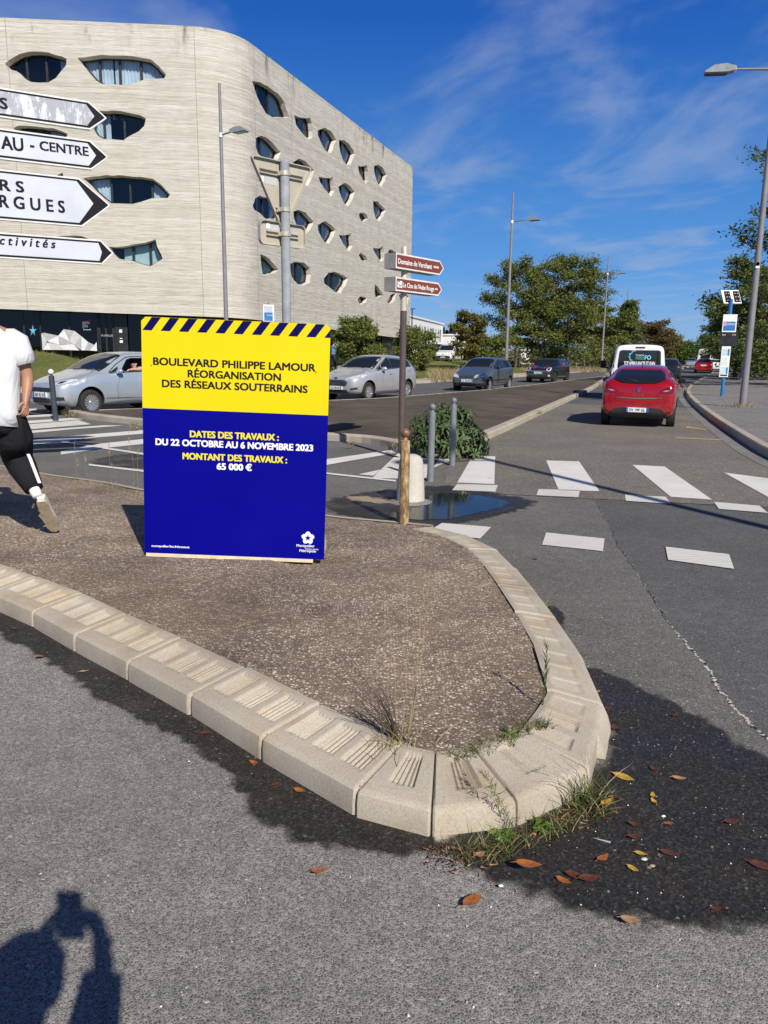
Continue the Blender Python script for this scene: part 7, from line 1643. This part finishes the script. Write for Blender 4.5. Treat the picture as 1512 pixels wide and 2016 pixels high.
def tree(name, label, loc, H_, rad, seed, leaf, th=.22, nl=18, size=.16, per=26, prof='wide', tr=.13, flat_=.35, spread=.34, group=None, droop=.0, cat='tree'):
    r = thing(name, label, cat, loc, 0, group); nr = np.random.default_rng(seed); rr = random.Random(seed); t_ = MB()
    lean = Vector((rr.uniform(-.3, .3), rr.uniform(-.3, .3), 0)); tp = [Vector((0, 0, -.3)), Vector((0, 0, H_ * th))]
    for k in range(1, 6): tp.append(lean * (k / 5) * .8 + Vector((rr.uniform(-.12, .12), rr.uniform(-.12, .12), H_ * lerp(th, .93, k / 5))))
    t_.tube(tp, [tr * 1.25, tr] + [tr * lerp(.85, .12, k / 5) for k in range(1, 6)], 8); cen = []
    for i in range(nl):
        h = lerp(th * .9, .95, ((i + rr.random() * .8) / nl) ** .9); f = (h - th) / (1 - th)
        pr = {'wide': max(.3, math.sin(math.pi * min(1, max(0, .24 + .72 * f))) ** .5), 'cone': max(.12, 1.02 - f * .95) * (.75 if f < .08 else 1), 'round': max(.25, math.sin(math.pi * min(1, max(0, .12 + .84 * f))) ** .7)}[prof]
        L = rad * pr * rr.uniform(.72, 1.12); az = i * 2.4 + rr.uniform(-.5, .5); up = rr.uniform(.0, .65) + (.35 * f if prof != 'cone' else 0); j = min(5, max(1, int(f * 5) + 1)); z0 = H_ * h
        k = min(len(tp) - 2, max(0, next((q for q in range(len(tp) - 1) if tp[q + 1].z > z0), len(tp) - 2))); s0 = tp[k].lerp(tp[k + 1], max(0, min(1, (z0 - tp[k].z) / max(.01, tp[k + 1].z - tp[k].z)))); d = Vector((math.cos(az), math.sin(az), 0)); P = [s0]
        for q in range(1, 5): u = q / 4; P.append(s0 + d * L * u + Z * (L * up * u - L * (droop + .12) * u * u * 1.2) + Vector((rr.uniform(-.1, .1), rr.uniform(-.1, .1), rr.uniform(-.08, .08))) * L * .5)
        t_.tube(P, [tr * .42 * (1 - f * .6), tr * .3 * (1 - f * .6), tr * .2, tr * .12, .012], 5)
        for q in range(2, 5):
            cen.append(P[q])
            for _ in range(3):
                a2 = az + rr.choice((-1, 1)) * rr.uniform(.5, 1.2); e = P[q] + Vector((math.cos(a2), math.sin(a2), rr.uniform(-.15, .35) - droop * .4)) * L * rr.uniform(.15, .38); t_.tube([P[q], e], [.022, .008], 4, 0, False); cen.append(e); cen.append(P[q].lerp(e, .55))
    cen.append(tp[-1]); t_.build('trunk', M_BARK, r, 60)
    vs, fs = cards(nr, cen, per, size, spread, flat_); vs[:, 2] = np.maximum(vs[:, 2], .15); raw_mesh('crown', vs, fs, leaf, r); return r
def at(px, D, z=None):
    p = flat(PD(px, 690, D)); p.z = .2 if z is None else z; return p
tree('feathery_tree', 'leftmost of the big feathery roadside trees, open crown with gaps of sky', at(1016, 84), 10.2, 3.5, 3, L_MID, .16, 38, .13, 26, 'wide', .15, .85, .30)
tree('feathery_tree', 'widest and tallest feathery tree with hanging pods on the left verge', at(1118, 86), 11.0, 3.9, 8, L_MID, .12, 50, .13, 30, 'wide', .16, .9, .31, droop=.10)
tree('feathery_tree', 'dense dark tree filling the gap between the two feathery trees', at(1072, 93), 7.8, 3.6, 21, L_DARK, .14, 22, .16, 30, 'round', .13, .45, .38)
tree('feathery_tree', 'lower olive tree on the right flank of the widest feathery tree', at(1170, 94), 6.6, 3.4, 12, L_MID, .14, 20, .16, 30, 'round', .13, .45, .38, droop=.08)
tree('conical_tree', 'dark conical tree rising behind the white van', at(1231, 108), 8.8, 2.5, 5, L_DARK, .06, 30, .17, 30, 'cone', .13, .5, .32)
tree('russet_tree', 'rust-brown rounded tree right of the conical tree', at(1275, 128), 6.2, 3.4, 6, L_RUST, .1, 20, .2, 28, 'round', .12, .5, .42)
tree('russet_tree', 'smaller golden-brown tree farther along the verge', at(1302, 146), 5.2, 3.2, 16, L_GOLD, .1, 18, .22, 26, 'round', .11, .5, .45)
tree('russet_tree', 'olive tree standing just left of the conical tree', at(1200, 118), 5.2, 3.0, 17, L_OLIVE, .08, 18, .22, 26, 'round', .11, .5, .45)
tree('dome_shrub', 'bright green dome-shaped shrub at the far end of the road', at(1341, 150), 3.5, 2.6, 7, L_GREEN, .05, 18, .2, 30, 'round', .1, .8, .42, cat='shrub')
tree('small_tree', 'small yellowing tree behind the grey car and white van', at(923, 68, .35), 4.6, 1.25, 9, L_GOLD, .28, 18, .11, 26, 'round', .07, .6, .22)
tree('shrub', 'green shrub beside the pale information panel', at(968, 74), 2.6, 1.9, 10, L_MID, .04, 14, .12, 24, 'round', .05, .7, .26, cat='shrub')
tree('shrub', 'bushy green shrub against the glazed ground floor of the concrete building', at(707, 46, .42), 2.9, 1.12, 11, L_MID, .03, 20, .085, 34, 'round', .05, .9, .17, cat='shrub')
tree('shrub', 'green shrub at the corner of the concrete building beside the maroon van', at(815, 47, .42), 2.45, 1.05, 13, L_MID, .03, 18, .085, 34, 'round', .05, .9, .18, cat='shrub')
for i, (px, D, h, lb_) in enumerate(((856, 190, 8.2, 'leftmost cypress of the row beside the white office block'), (866, 192, 6.4, 'short cypress, second in the row'), (872, 188, 7.6, 'cypress in the middle of the row above the low white building'), (879, 192, 7.2, 'cypress just right of the middle of the row'), (887, 190, 8.6, 'tallest cypress, on the right of the row'), (893, 194, 7.0, 'rightmost slim cypress next to the small yellowing tree'))):
    r = thing('cypress', lb_, 'tree', at(px, D, 0)); nr = np.random.default_rng(i); zz = np.linspace(.4, h, 26); w = .75 * np.sin(np.pi * np.clip(zz / h * .86 + .12, 0, 1)) ** .8; cen = np.stack([np.zeros(26), np.zeros(26), zz], 1)
    n = 40; C_ = np.repeat(cen, n, 0); ang = nr.uniform(0, 6.28, len(C_)); rad = np.repeat(w, n) * nr.uniform(.5, 1, len(C_)); C_[:, 0] += np.cos(ang) * rad; C_[:, 1] += np.sin(ang) * rad
    vs, fs = cards(nr, C_, 1, .3, .08, 1.5); raw_mesh('crown', vs, fs, L_CYP, r); MB().tube([(0, 0, -.2), (0, 0, h * .6)], [.12, .05], 6).build('trunk', M_BARK, r)
for i, (px, D, h, w, lf, lb_) in enumerate(((1040, 106, 2.2, 5.5, L_OLIVE, 'dry olive hedge row under the feathery trees'), (900, 95, 2.6, 5, L_OLIVE, 'olive scrub behind the small yellowing tree'), (950, 105, 2.8, 5, L_OLIVE, 'grey-green scrub between the yellowing tree and the lamp post'), (845, 90, 2.6, 4.5, L_MID, 'scrub in front of the white office block'), (1130, 112, 2.4, 6, L_MID, 'dark hedge behind the open bus shelter'), (1210, 130, 2.4, 6, L_OLIVE, 'scrub at the foot of the conical tree'))):
    r = thing('scrub', lb_, 'shrub', at(px, D)); nr = np.random.default_rng(40 + i); cen = np.stack([nr.uniform(-w, w, 90), nr.uniform(-1.5, 1.5, 90), nr.uniform(.2, 1, 90) ** .7 * h * .8], 1); cen[:, 2] *= .55 + .45 * np.cos(cen[:, 0] * .9 + i) ** 2
    vs, fs = cards(nr, cen, 26, .2, .36, .7); vs[:, 2] = np.maximum(vs[:, 2], .05); raw_mesh('foliage', vs, fs, lf, r); st_ = MB()
    for q in range(12): c_ = Vector(cen[q]); st_.tube([(c_.x, c_.y, -.1), c_], [.04, .015], 4)
    st_.build('stem', M_BARK, r)
# right-hand row
tree('roadside_tree', 'large dark tree behind the nearest lamp post on the right', at(1612, 45, .15), 10.9, 4.6, 31, L_DARK, .10, 38, .11, 20, 'wide', .2, .45, .3)
tree('roadside_tree', 'dark tree behind the solar bus stop sign', at(1508, 64, .15), 7.6, 3.7, 32, L_DARK, .08, 28, .14, 40, 'round', .17, .5, .36)
tree('roadside_tree', 'dark tree beyond the bus stop timetable, farther down the right side', at(1462, 88, .15), 6.6, 3.3, 33, L_DARK, .08, 26, .16, 34, 'round', .15, .5, .38)
tree('roadside_tree', 'far dark tree above the white car on the right side', at(1430, 120, .15), 5.8, 3.4, 34, L_DARK, .08, 22, .2, 30, 'round', .15, .5, .42)
tree('roadside_tree', 'farthest dark tree closing the right side of the road', at(1408, 160, .15), 5.0, 3.6, 35, L_DARK, .06, 20, .24, 30, 'round', .15, .5, .48)
for i, (px, D) in enumerate(((1500, 58), (1475, 74))):
    r = thing('scrub', ('dark undergrowth beneath the large right-hand tree', 'dark undergrowth behind the people at the bus stop')[i], 'shrub', at(px, D, .15)); nr = np.random.default_rng(60 + i); cen = np.stack([nr.uniform(-1.8, 3.5, 110), nr.uniform(-2, 2, 110), nr.uniform(.1, 1, 110) * 2.6], 1)
    vs, fs = cards(nr, cen, 34, .16, .34, .8); vs[:, 2] = np.maximum(vs[:, 2], .03); raw_mesh('foliage', vs, fs, L_DARK, r); MB().tube([(0, 0, -.1), (0, 0, 1.2)], [.06, .02], 5).build('stem', M_BARK, r)
# off-picture tree on the right which shades the far road
# ---------------------------------------------------------------- leafy bush on the median tip
r = thing('fig_bush', 'low leafy dark green bush spilling over the median kerb behind the grey bollards', 'bush', G(880, 900, 0)); rr = random.Random(4); lf = MB(); sm = MB()
for i in range(300):
    th_ = rr.uniform(0, 6.283); ph = math.acos(rr.uniform(0.0, 1)); rad = rr.uniform(.55, 1.0); c = Vector((math.cos(th_) * math.sin(ph) * .66 * rad, math.sin(th_) * math.sin(ph) * .55 * rad + .12, math.cos(ph) * .76 * rad + .07))
    outd = Vector((c.x, c.y - .12, c.z * .8 + .25)).normalized()
    if i % 3 == 0: sm.tube([(c.x * .15, c.y * .15 + .08, 0), c * .6, c], [.012, .009, .005], 4, 0, False)
    nl = rr.choice((5, 5, 6, 7)); a0 = rr.uniform(0, 6.28); e1 = outd.orthogonal().normalized(); e2 = outd.cross(e1)
    for k in range(nl):
        a = a0 + k * 6.283 / nl + rr.uniform(-.25, .25); d = (e1 * math.cos(a) + e2 * math.sin(a)); L = rr.uniform(.11, .20); w = L * .135; s_ = outd.cross(d).normalized(); P = [c, c + d * L * .5 + outd * L * .14, c + d * L + outd * (-L * .1) - Z * L * rr.uniform(.0, .3)]
        lf.add([P[0], P[1] - s_ * w, P[2], P[1] + s_ * w, P[1] + outd * -.008], [(0, 1, 4), (1, 2, 4), (2, 3, 4), (3, 0, 4)])
lf.build('foliage', L_FIG, r); sm.build('stem', pm('green_stem', (.08, .10, .04)), r)
# ---------------------------------------------------------------- blades
def blade(mb, p, d, L, w, bend, n=3, mi=0):
    p = Vector(p); d = Vector(d).normalized(); s_ = d.cross(Vector((rng.uniform(-1, 1), rng.uniform(-1, 1), .1))).normalized(); bv = Vector(bend); vs = []
    for i in range(n + 1):
        t = i / n; q = p + d * L * t + bv * L * t * t; ww = w * (1 - t * .92); vs += [q - s_ * ww, q + s_ * ww]
    mb.add(vs, [(2 * i, 2 * i + 1, 2 * i + 3, 2 * i + 2) for i in range(n)], mi)
G_DRY = m_leaf('dry_grass', (.20, .155, .075), (.33, .26, .14), (.46, .38, .23), .2, 4); G_GRN = m_leaf('green_grass', (.045, .075, .02), (.085, .12, .032), (.16, .17, .06), .2, 6); G_DK = pm('dark_stem', (.05, .035, .025)); G_LUSH = m_leaf('lush_leaf', (.07, .16, .02), (.12, .24, .035), (.2, .3, .06), .25, 9)
def tuft(mb, p, n, L, w=.0016, spread=.03, lean=.6, mi=(0,)):
    for _ in range(n):
        a = rng.uniform(0, 6.28); k = rng.uniform(.1, lean); blade(mb, (p[0] + rng.gauss(0, spread), p[1] + rng.gauss(0, spread), p[2]), (math.cos(a) * k, math.sin(a) * k, 1), L * rng.uniform(.45, 1.1), w * rng.uniform(.7, 1.3), (math.cos(a) * .25, math.sin(a) * .25, -.25), 3, rng.choice(mi))
def isl(px, py):
    z = .15
    for _ in range(5): q = G(px, py, z); z = island_z((q.x, q.y))
    q.z = z; return q
# dry grass along the right kerb, tall grass by the far path, grass cover on the bank
dg = MB(); kp = resample(chaikin(rin[:8], 1), .05)
for a, b in kp:
    if rng.random() < .8: tuft(dg, (a + rng.uniform(.0, .30), b, .15), rng.choice((1, 2, 4)), rng.uniform(.06, .22), .004, .05, .7)
for _ in range(160): tuft(dg, (10.42 + rng.gauss(0, .25), 22.63 + rng.gauss(0, .25), .15), 1, .3, .005, .05, .6)
stuff(dg.build('dry_grass', G_DRY))
tg_ = MB()
for _ in range(900):
    px = rng.uniform(850, 925); q = flat(PD(px, 700, rng.uniform(44, 56))); q.z = .15; tuft(tg_, q, 3, rng.uniform(.4, 1.0), .012, .15, .35)
for _ in range(900):
    px = rng.uniform(1030, 1200); q = flat(PD(px, 700, rng.uniform(74, 96))); q.z = .13; tuft(tg_, q, 3, rng.uniform(.3, .8), .02, .2, .5)
stuff(tg_.build('tall_grass', G_DRY))
gb_ = MB(); E2 = Vector((-.55, .83, 0)).normalized()
for i in range(len(lp) - 1):
    if -45 < lp[i][0] < 12:
        for _ in range(150 if lp[i][0] < -4 else 70):
            t = rng.random(); d = rng.uniform(2.5, 13.5); x, y = lerp(lp[i][0], lp[i + 1][0], t) + E_.x * d, lerp(lp[i][1], lp[i + 1][1], t) + E_.y * d; blade(gb_, (x, y, verge_z(lerp(lp[i][0], lp[i + 1][0], t), d, x, y) - .03), (rng.uniform(-.6, .6), rng.uniform(-.6, .6), 1), rng.uniform(.10, .24), .012, (0, 0, -.2), 2, 0 if rng.random() < .7 else 1)
stuff(gb_.build('grass', [m_leaf('bank_grass', (.09, .12, .025), (.14, .165, .04), (.22, .20, .07), .2, .6), G_DRY]))
# weeds one can count
def weed(label, p, mats, cat='weed', name='weed'):
    r = thing(name, label, cat, p); return r
r = weed('clump of tall dry grass stems on the island above the kerb nose', isl(785, 1462), None, 'weed', 'dry_weed'); m = MB(); m2 = MB(); m3 = MB()
tuft(m, (0, 0, -.01), 90, .16, .0017, .045, .9, (0, 0, 1)); base = Vector(r.location)
for (px, py, x0) in ((800, 1128, .01), (838, 1075, .03), (846, 1100, .035), (828, 1200, .03), (760, 1180, -.01)):
    D = math.hypot(base.x, base.y) + .12; q = PD(px, py, D) - base; P = [Vector((x0, 0, 0)), Vector((x0, 0, 0)).lerp(q, .35) + Vector((.012, 0, .01)), Vector((x0, 0, 0)).lerp(q, .7) + Vector((.01, 0, 0)), q]; m2.tube(P, [.0015, .0012, .0009, .0005], 5)
    for k in range(9): t = .72 + .03 * k; c = P[2].lerp(P[3], (t - .7) / .3); blade(m2, c, (rng.uniform(-.4, .4), rng.uniform(-.4, .4), 1), .03, .0010, (0, 0, -.2), 2)
for _ in range(16):
    a = rng.uniform(2.0, 3.9); q = Vector((math.cos(a) * rng.uniform(.05, .2), math.sin(a) * .06 + .02, rng.uniform(.1, .26))); m3.tube([(0, 0, 0), q * .5 + Vector((0, 0, .03)), q], [.0022, .0016, .0007], 4); m3.tube([q * .6 + Vector((0, 0, .02)), q * .6 + Vector((rng.uniform(-.05, .02), .02, .08))], [.0012, .0006], 4)
m.build('leaves', [G_DRY, G_GRN], r); m2.build('dry_stem', G_DRY, r); m3.build('dark_stem', G_DK, r)
r = weed('strip of green grass growing inside the kerb nose', isl(985, 1470), None, 'weed', 'grass_weed'); m = MB(); base = Vector(r.location)
for k in range(46):
    t = k / 45; q = isl(lerp(885, 1082, t) + rng.uniform(-8, 8), lerp(1492, 1428, t ** 1.3) + rng.uniform(-7, 9)) - base; tuft(m, q, 9, .055 if t < .75 else .085, .0016, .012, 1.0, (0, 0, 0, 1)); 
m.build('leaves', [G_GRN, G_DRY], r); q = isl(1000, 1450) - base; m = MB()
for _ in range(14): a = rng.uniform(0, 6.28); blade(m, q, (math.cos(a), math.sin(a), .7), .07, .007, (0, 0, -.35), 3)
m.build('broad_leaves', G_LUSH, r)
r = weed('single tall green weed stalk at the right kerb edge of the island', isl(1068, 1392), None, 'weed', 'green_weed'); m = MB(); D = math.hypot(r.location.x, r.location.y) + .03; q = PD(1077, 1262, D) - Vector(r.location); m.tube([(0, 0, 0), q * .5 + Vector((.008, 0, 0)), q], [.003, .0022, .001], 5)
for k in range(26): t = rng.uniform(.1, 1); a = rng.uniform(0, 6.28); blade(m, q * t, (math.cos(a) * .5, math.sin(a) * .5, 1), .05, .003, (0, 0, -.05), 2)
m.build('stalk', G_GRN, r)
r = weed('tufts of grass and weeds sprouting from the gutter round the kerb nose', G(1090, 1640), None, 'weed', 'gutter_weed'); base = Vector(r.location); m = MB(); m2 = MB()
for k in range(95):
    t = rng.random(); px = lerp(890, 1195, t); py = lerp(1668, 1560, max(0, (t - .25) / .75) ** 1.2) + rng.uniform(0, 42); q = G(px, py) - base; tuft(m, q, 8, rng.choice((.05, .08, .14)), .0017, .012, 1.0, (0, 0, 1))
tuft(m, G(1150, 1590) - base, 110, .24, .002, .035, .8, (0, 0, 0, 1)); m.build('leaves', [G_GRN, G_DRY], r)
for px, py in ((975, 1655), (990, 1668), (1000, 1655), (1055, 1632), (1075, 1640), (1062, 1650)):
    q = G(px, py) - base + Vector((0, 0, .03))
    for k in range(6): a = k * 1.05 + rng.random(); blade(m2, q, (math.cos(a), math.sin(a), .35), .030, .010, (0, 0, -.3), 2)
m2.build('broad_leaves', G_LUSH, r)
r = weed('straggling grass weed growing up the joint between two nose kerbstones', G(1000, 1640), None, 'weed', 'joint_weed'); base = Vector(r.location); m = MB()
for k in range(22):
    t = k / 21; z = lerp(.0, .19, min(1, t * 1.4)); q = G(lerp(1010, 950, t), lerp(1640, 1520, t), z) - base; tuft(m, q + Vector((0, -.004, .004)), 5, .05, .0016, .008, 1.2, (0, 0, 1))
m.build('leaves', [G_GRN, G_DRY], r)
r = weed('small leafy green plant at the foot of the right kerb', G(1072, 1215), None, 'weed', 'green_weed'); m = MB()
for _ in range(44): a = rng.uniform(0, 6.28); blade(m, (rng.gauss(0, .02), rng.gauss(0, .05), .01), (math.cos(a) * .6, math.sin(a) * .6, 1), .11, .007, (math.cos(a) * .2, math.sin(a) * .2, -.2), 3)
m.build('leaves', G_GRN, r)
for k, (px, py, h) in enumerate(((148, 955, 872), (158, 952, 905), (176, 950, 893), (222, 958, 872), (231, 964, 912), (263, 975, 850), (276, 985, 880))):
    q = G(px, py, .03); r = weed('thin dry grass stalk at the back rim of the island left of the works board', q, None, 'weed', 'dry_weed'); r['group'] = 'thin dry stalks at the back rim of the island'; m = MB(); e = PD(px + rng.uniform(-12, 6), h, math.hypot(q.x, q.y)) - q; m.tube([(0, 0, 0), e * .5 + Vector((rng.uniform(-.03, .03), 0, 0)), e], [.0018, .0014, .0007], 4)
    for j in range(8): blade(m, e * rng.uniform(.7, 1), (rng.uniform(-.5, .5), 0, 1), .05, .003, (0, 0, -.1), 2)
    tuft(m, (0, 0, 0), 14, .10, .0025, .02, .9); m.build('stalk', G_DRY, r)
for px, py, n, s_, lb_ in ((142, 822, 40, .35, 'bushy weed at the kerb end beside the silver-blue car wheel'), (262, 842, 40, .22, 'dry weed against the median kerb left of the board'), (775, 886, 60, .28, 'grassy weed at the foot of the brown sign post'), (690, 876, 40, .12, 'litter of dry weeds along the median kerb right of the board'), (990, 842, 34, .14, 'small dry weed on the median kerb behind the leafy bush'), (1060, 815, 30, .18, 'dry weed tuft halfway along the median kerb'), (1185, 762, 46, .5, 'tall dry weed at the tip of the median left of the red car'), (1352, 772, 40, .6, 'dry weed where the right kerb bends'), (915, 975, 24, .10, 'small weed at the puddle edge on the zebra stripe')):
    q = G(px, py, .0 if px in (915, 142) else .08); r = weed(lb_, q, None, 'weed', 'kerb_weed'); m = MB(); tuft(m, (0, 0, 0), n, s_, .004 if s_ < .3 else .008, s_ * .25, .9, (0, 1) if px != 1352 else (0,)); m.build('leaves', [G_DRY, G_GRN], r)
# ================================================================ fallen leaves, twigs and grit
LEAFM = [pm('leaf_orange', (.30, .10, .022), var=.4, scale=45, rough=.45), pm('leaf_brown', (.10, .032, .016), var=.4, scale=45, rough=.5), pm('leaf_yellow', (.42, .27, .04), var=.35, scale=45, rough=.5), pm('leaf_tan', (.34, .20, .10), var=.3, scale=45, rough=.6)]
def leaf_obj(px, py, L, rot, mi, lb_, z=.016):
    q = G(px, py, z); m = MB(); rr = random.Random(px * 7 + py); n = 9; vs = []; cu = rr.uniform(.05, .3); cw = rr.uniform(.1, .4)
    for i in range(n):
        t = i / (n - 1); w = L * .24 * math.sin(math.pi * min(1, t * 1.02) ** .85) ** .8 + .0008; x = (t - .5) * L; zz = cu * L * (2 * t - 1) ** 2 * .5
        vs += [Vector((x, -w, zz + cw * w + rr.uniform(0, .002))), Vector((x, 0, zz)), Vector((x, w, zz + cw * w * .7 + rr.uniform(0, .002)))]
    fs = [f for i in range(n - 1) for f in ((3 * i, 3 * i + 1, 3 * i + 4, 3 * i + 3), (3 * i + 1, 3 * i + 2, 3 * i + 5, 3 * i + 4))]; m.add(vs, fs); m.tube([(-L * .5, 0, cu * L * .5), (-L * .72, L * .06, .001)], [.0012, .0008], 4)
    o = m.build('fallen_leaf', LEAFM[mi], None, 180); o.location = q; o.rotation_euler = (0, 0, R(rot)); tag(o, lb_, 'leaf', 'fallen leaves on the road'); return o
for a in ((930, 1773, .075, 40, 0, 'bright orange leaf lying alone below the wet patch'), (628, 1716, .05, 10, 0, 'orange-brown leaf on dry asphalt left of the bright orange one'), (77, 1293, .05, 0, 0, 'orange leaf on the asphalt near the left picture edge'),
    (1228, 1531, .085, -40, 2, 'long yellow leaf right of the kerb nose'), (1285, 1566, .035, 75, 2, 'upper half of the yellow leaf pair on the wet asphalt'), (1287, 1578, .035, 100, 2, 'lower half of the yellow leaf pair on the wet asphalt'), (1337, 1534, .055, -10, 3, 'tan crumpled leaf far right of the kerb nose'),
    (1197, 1395, .05, 30, 1, 'reddish leaf beside the right side of the kerb'), (1193, 1420, .045, -60, 1, 'small dark leaf below the reddish one beside the kerb'), (1175, 1362, .04, 20, 3, 'curled tan leaf at the right kerb foot'), (1208, 1432, .05, 80, 1, 'brown leaf on wet asphalt next to the kerb curve'), (1330, 1408, .045, 50, 1, 'dark red leaf alone on the wet patch'), (1040, 1704, .08, -10, 0, 'folded orange leaf among the weeds below the nose'), (945, 1683, .045, 30, 3, 'pale curled leaf left of the lush green weed'), (1130, 1725, .06, -30, 1, 'brown leaf under the weeds below the nose'), (1160, 1732, .07, 5, 1, 'dark brown leaf pressed flat on the wet patch'), (1187, 1690, .05, 35, 0, 'orange leaf tip beside the grey straw'), (1250, 1625, .045, -30, 1, 'rust leaf on the wet patch right of the straw'), (1248, 1648, .05, 0, 1, 'red-brown leaf under the rust leaf on the wet patch'), (1262, 1682, .04, -20, 2, 'yellow-brown leaf by the white pebble'), (1246, 1710, .04, -50, 2, 'yellow leaf lowest on the wet patch'), (1316, 1622, .035, 0, 0, 'small orange leaf right of the white pebble'), (1318, 1680, .06, -20, 1, 'dark red leaf on the wet patch at right'), (1440, 1618, .06, 10, 1, 'very dark leaf near the right edge of the wet patch'), (1500, 1705, .08, -30, 1, 'large brown leaf at the right picture edge'), (1410, 1790, .035, 0, 1, 'small dark leaf low on the wet patch'), (1195, 1580, .06, 35, 2, 'dry yellow leaf caught in the grass tuft'), (1110, 1735, .05, -40, 0, 'orange leaf half hidden below the nose weeds'), (1288, 1515, .04, -60, 1, 'dark red leaf high on the wet patch'),
    (165, 1322, .045, 20, 3, 'tan leaf in the wet gutter at left'), (30, 1238, .05, -20, 1, 'brown leaf in the gutter at the left edge'), (405, 1444, .05, 10, 1, 'brown leaf in the middle of the wet gutter'), (500, 1502, .045, -30, 0, 'orange leaf against the kerb in the wet gutter'), (545, 1545, .04, 20, 1, 'dark leaf in the widest part of the wet gutter'), (590, 1558, .05, -25, 0, 'orange-brown leaf near the right end of the wet gutter'), (830, 1432, .05, 80, 0, 'curled orange leaf on the dry grass clump'), (960, 1120, .05, 0, 1, 'red leaf on the asphalt past the right kerb'), (1055, 1100, .05, -10, 1, 'reddish leaf between the two give-way marks'), (1240, 1812, .055, -15, 3, 'pale curled leaf at the lower rim of the wet patch')):
    leaf_obj(*a, z=.045 if a[0] in (1040, 1195, 830) else .016)
o = MB().tube([(0, 0, .006), (.09, -.045, .012)], .004, 8).build('straw', pm('straw_grey', (.35, .38, .42), rough=.3)); o.location = G(1140, 1648, .0); tag(o, 'thin grey plastic straw lying by the gutter weeds', 'straw')
tw = MB(); tw.tube([(0, 0, .006), (.012, -.05, .01), (.035, -.11, .006), (.05, -.15, .005)], [.003, .0025, .002, .001], 5); tw.tube([(.012, -.05, .01), (-.015, -.075, .006)], [.0018, .0008], 4); o = tw.build('twig', G_DK); o.location = G(1018, 1690, .0); tag(o, 'dark forked twig below the gutter weeds', 'twig')
rp_ = random.Random(12)
def pebble(px, py, r, c, lb_):
    m = MB(); m.ball((0, 0, r * .3), r * .8, 4, 0, (1.25, .85, .55)); o = m.build('pebble', c, None, 60); o.location = G(px, py, .012); tag(o, lb_, 'pebble')
pebble(1268, 1693, .011, pm('pebble_pale', (.5, .48, .44)), 'large white pebble on the wet patch beside the yellow-brown leaf'); pebble(1306, 1608, .008, M_WHITE, 'small white pebble high on the wet patch'); pebble(986, 1745, .008, M_WHITE, 'white pebble at the left end of the wet patch'); pebble(1284, 1706, .010, pm('pebble_tan', (.3, .24, .17)), 'tan pebble just right of the large white one')
gr = MB()
def grit(n, fn, r0, r1):
    for _ in range(n):
        p = fn()
        if p is None: continue
        r = rp_.uniform(r0, r1); vs = [Vector((p[0] + rp_.uniform(-r, r), p[1] + rp_.uniform(-r, r), p[2] + (r if k == 0 else -.001))) if k == 0 else Vector((p[0] + math.cos(k * 2.1) * r, p[1] + math.sin(k * 2.1) * r, p[2])) for k in range(4)]; gr.add(vs, [(0, 1, 2), (0, 2, 3), (0, 3, 1)], 0 if rp_.random() < .35 else 1)
def g1():
    q = G(rp_.uniform(20, 1500), rp_.uniform(1250, 2010), .003); return None if inpoly((q.x, q.y), cl_isl) else q
cl_isl = [(p[0], p[1]) for p in fp] + bk
grit(170, g1, .0015, .0038)
grit(80, lambda: G(rp_.uniform(1080, 1510), rp_.uniform(1420, 1830), .014), .0012, .0034)
stuff(gr.build('grit', [M_WHITE, pm('grit_grey', (.34, .32, .29))]))
# heap of wet soil and leaf crumbs in the gutter below the nose
sh_ = MB()
for _ in range(700):
    t = rp_.random(); px = lerp(850, 1210, t) + rp_.uniform(-20, 20); py = lerp(1668, 1555, max(0, (t - .3) / .7)) + rp_.uniform(-2, 60) * rp_.random(); q = G(px, py, .015); blade(sh_, q, (rp_.uniform(-1, 1), rp_.uniform(-1, 1), .15), rp_.uniform(.008, .028), .003, (0, 0, -.1), 1, rp_.choice((0, 0, 1, 2)))
stuff(sh_.build('leaf_crumbs', [pm('crumb_dark', (.045, .03, .02)), LEAFM[1], LEAFM[3]]))
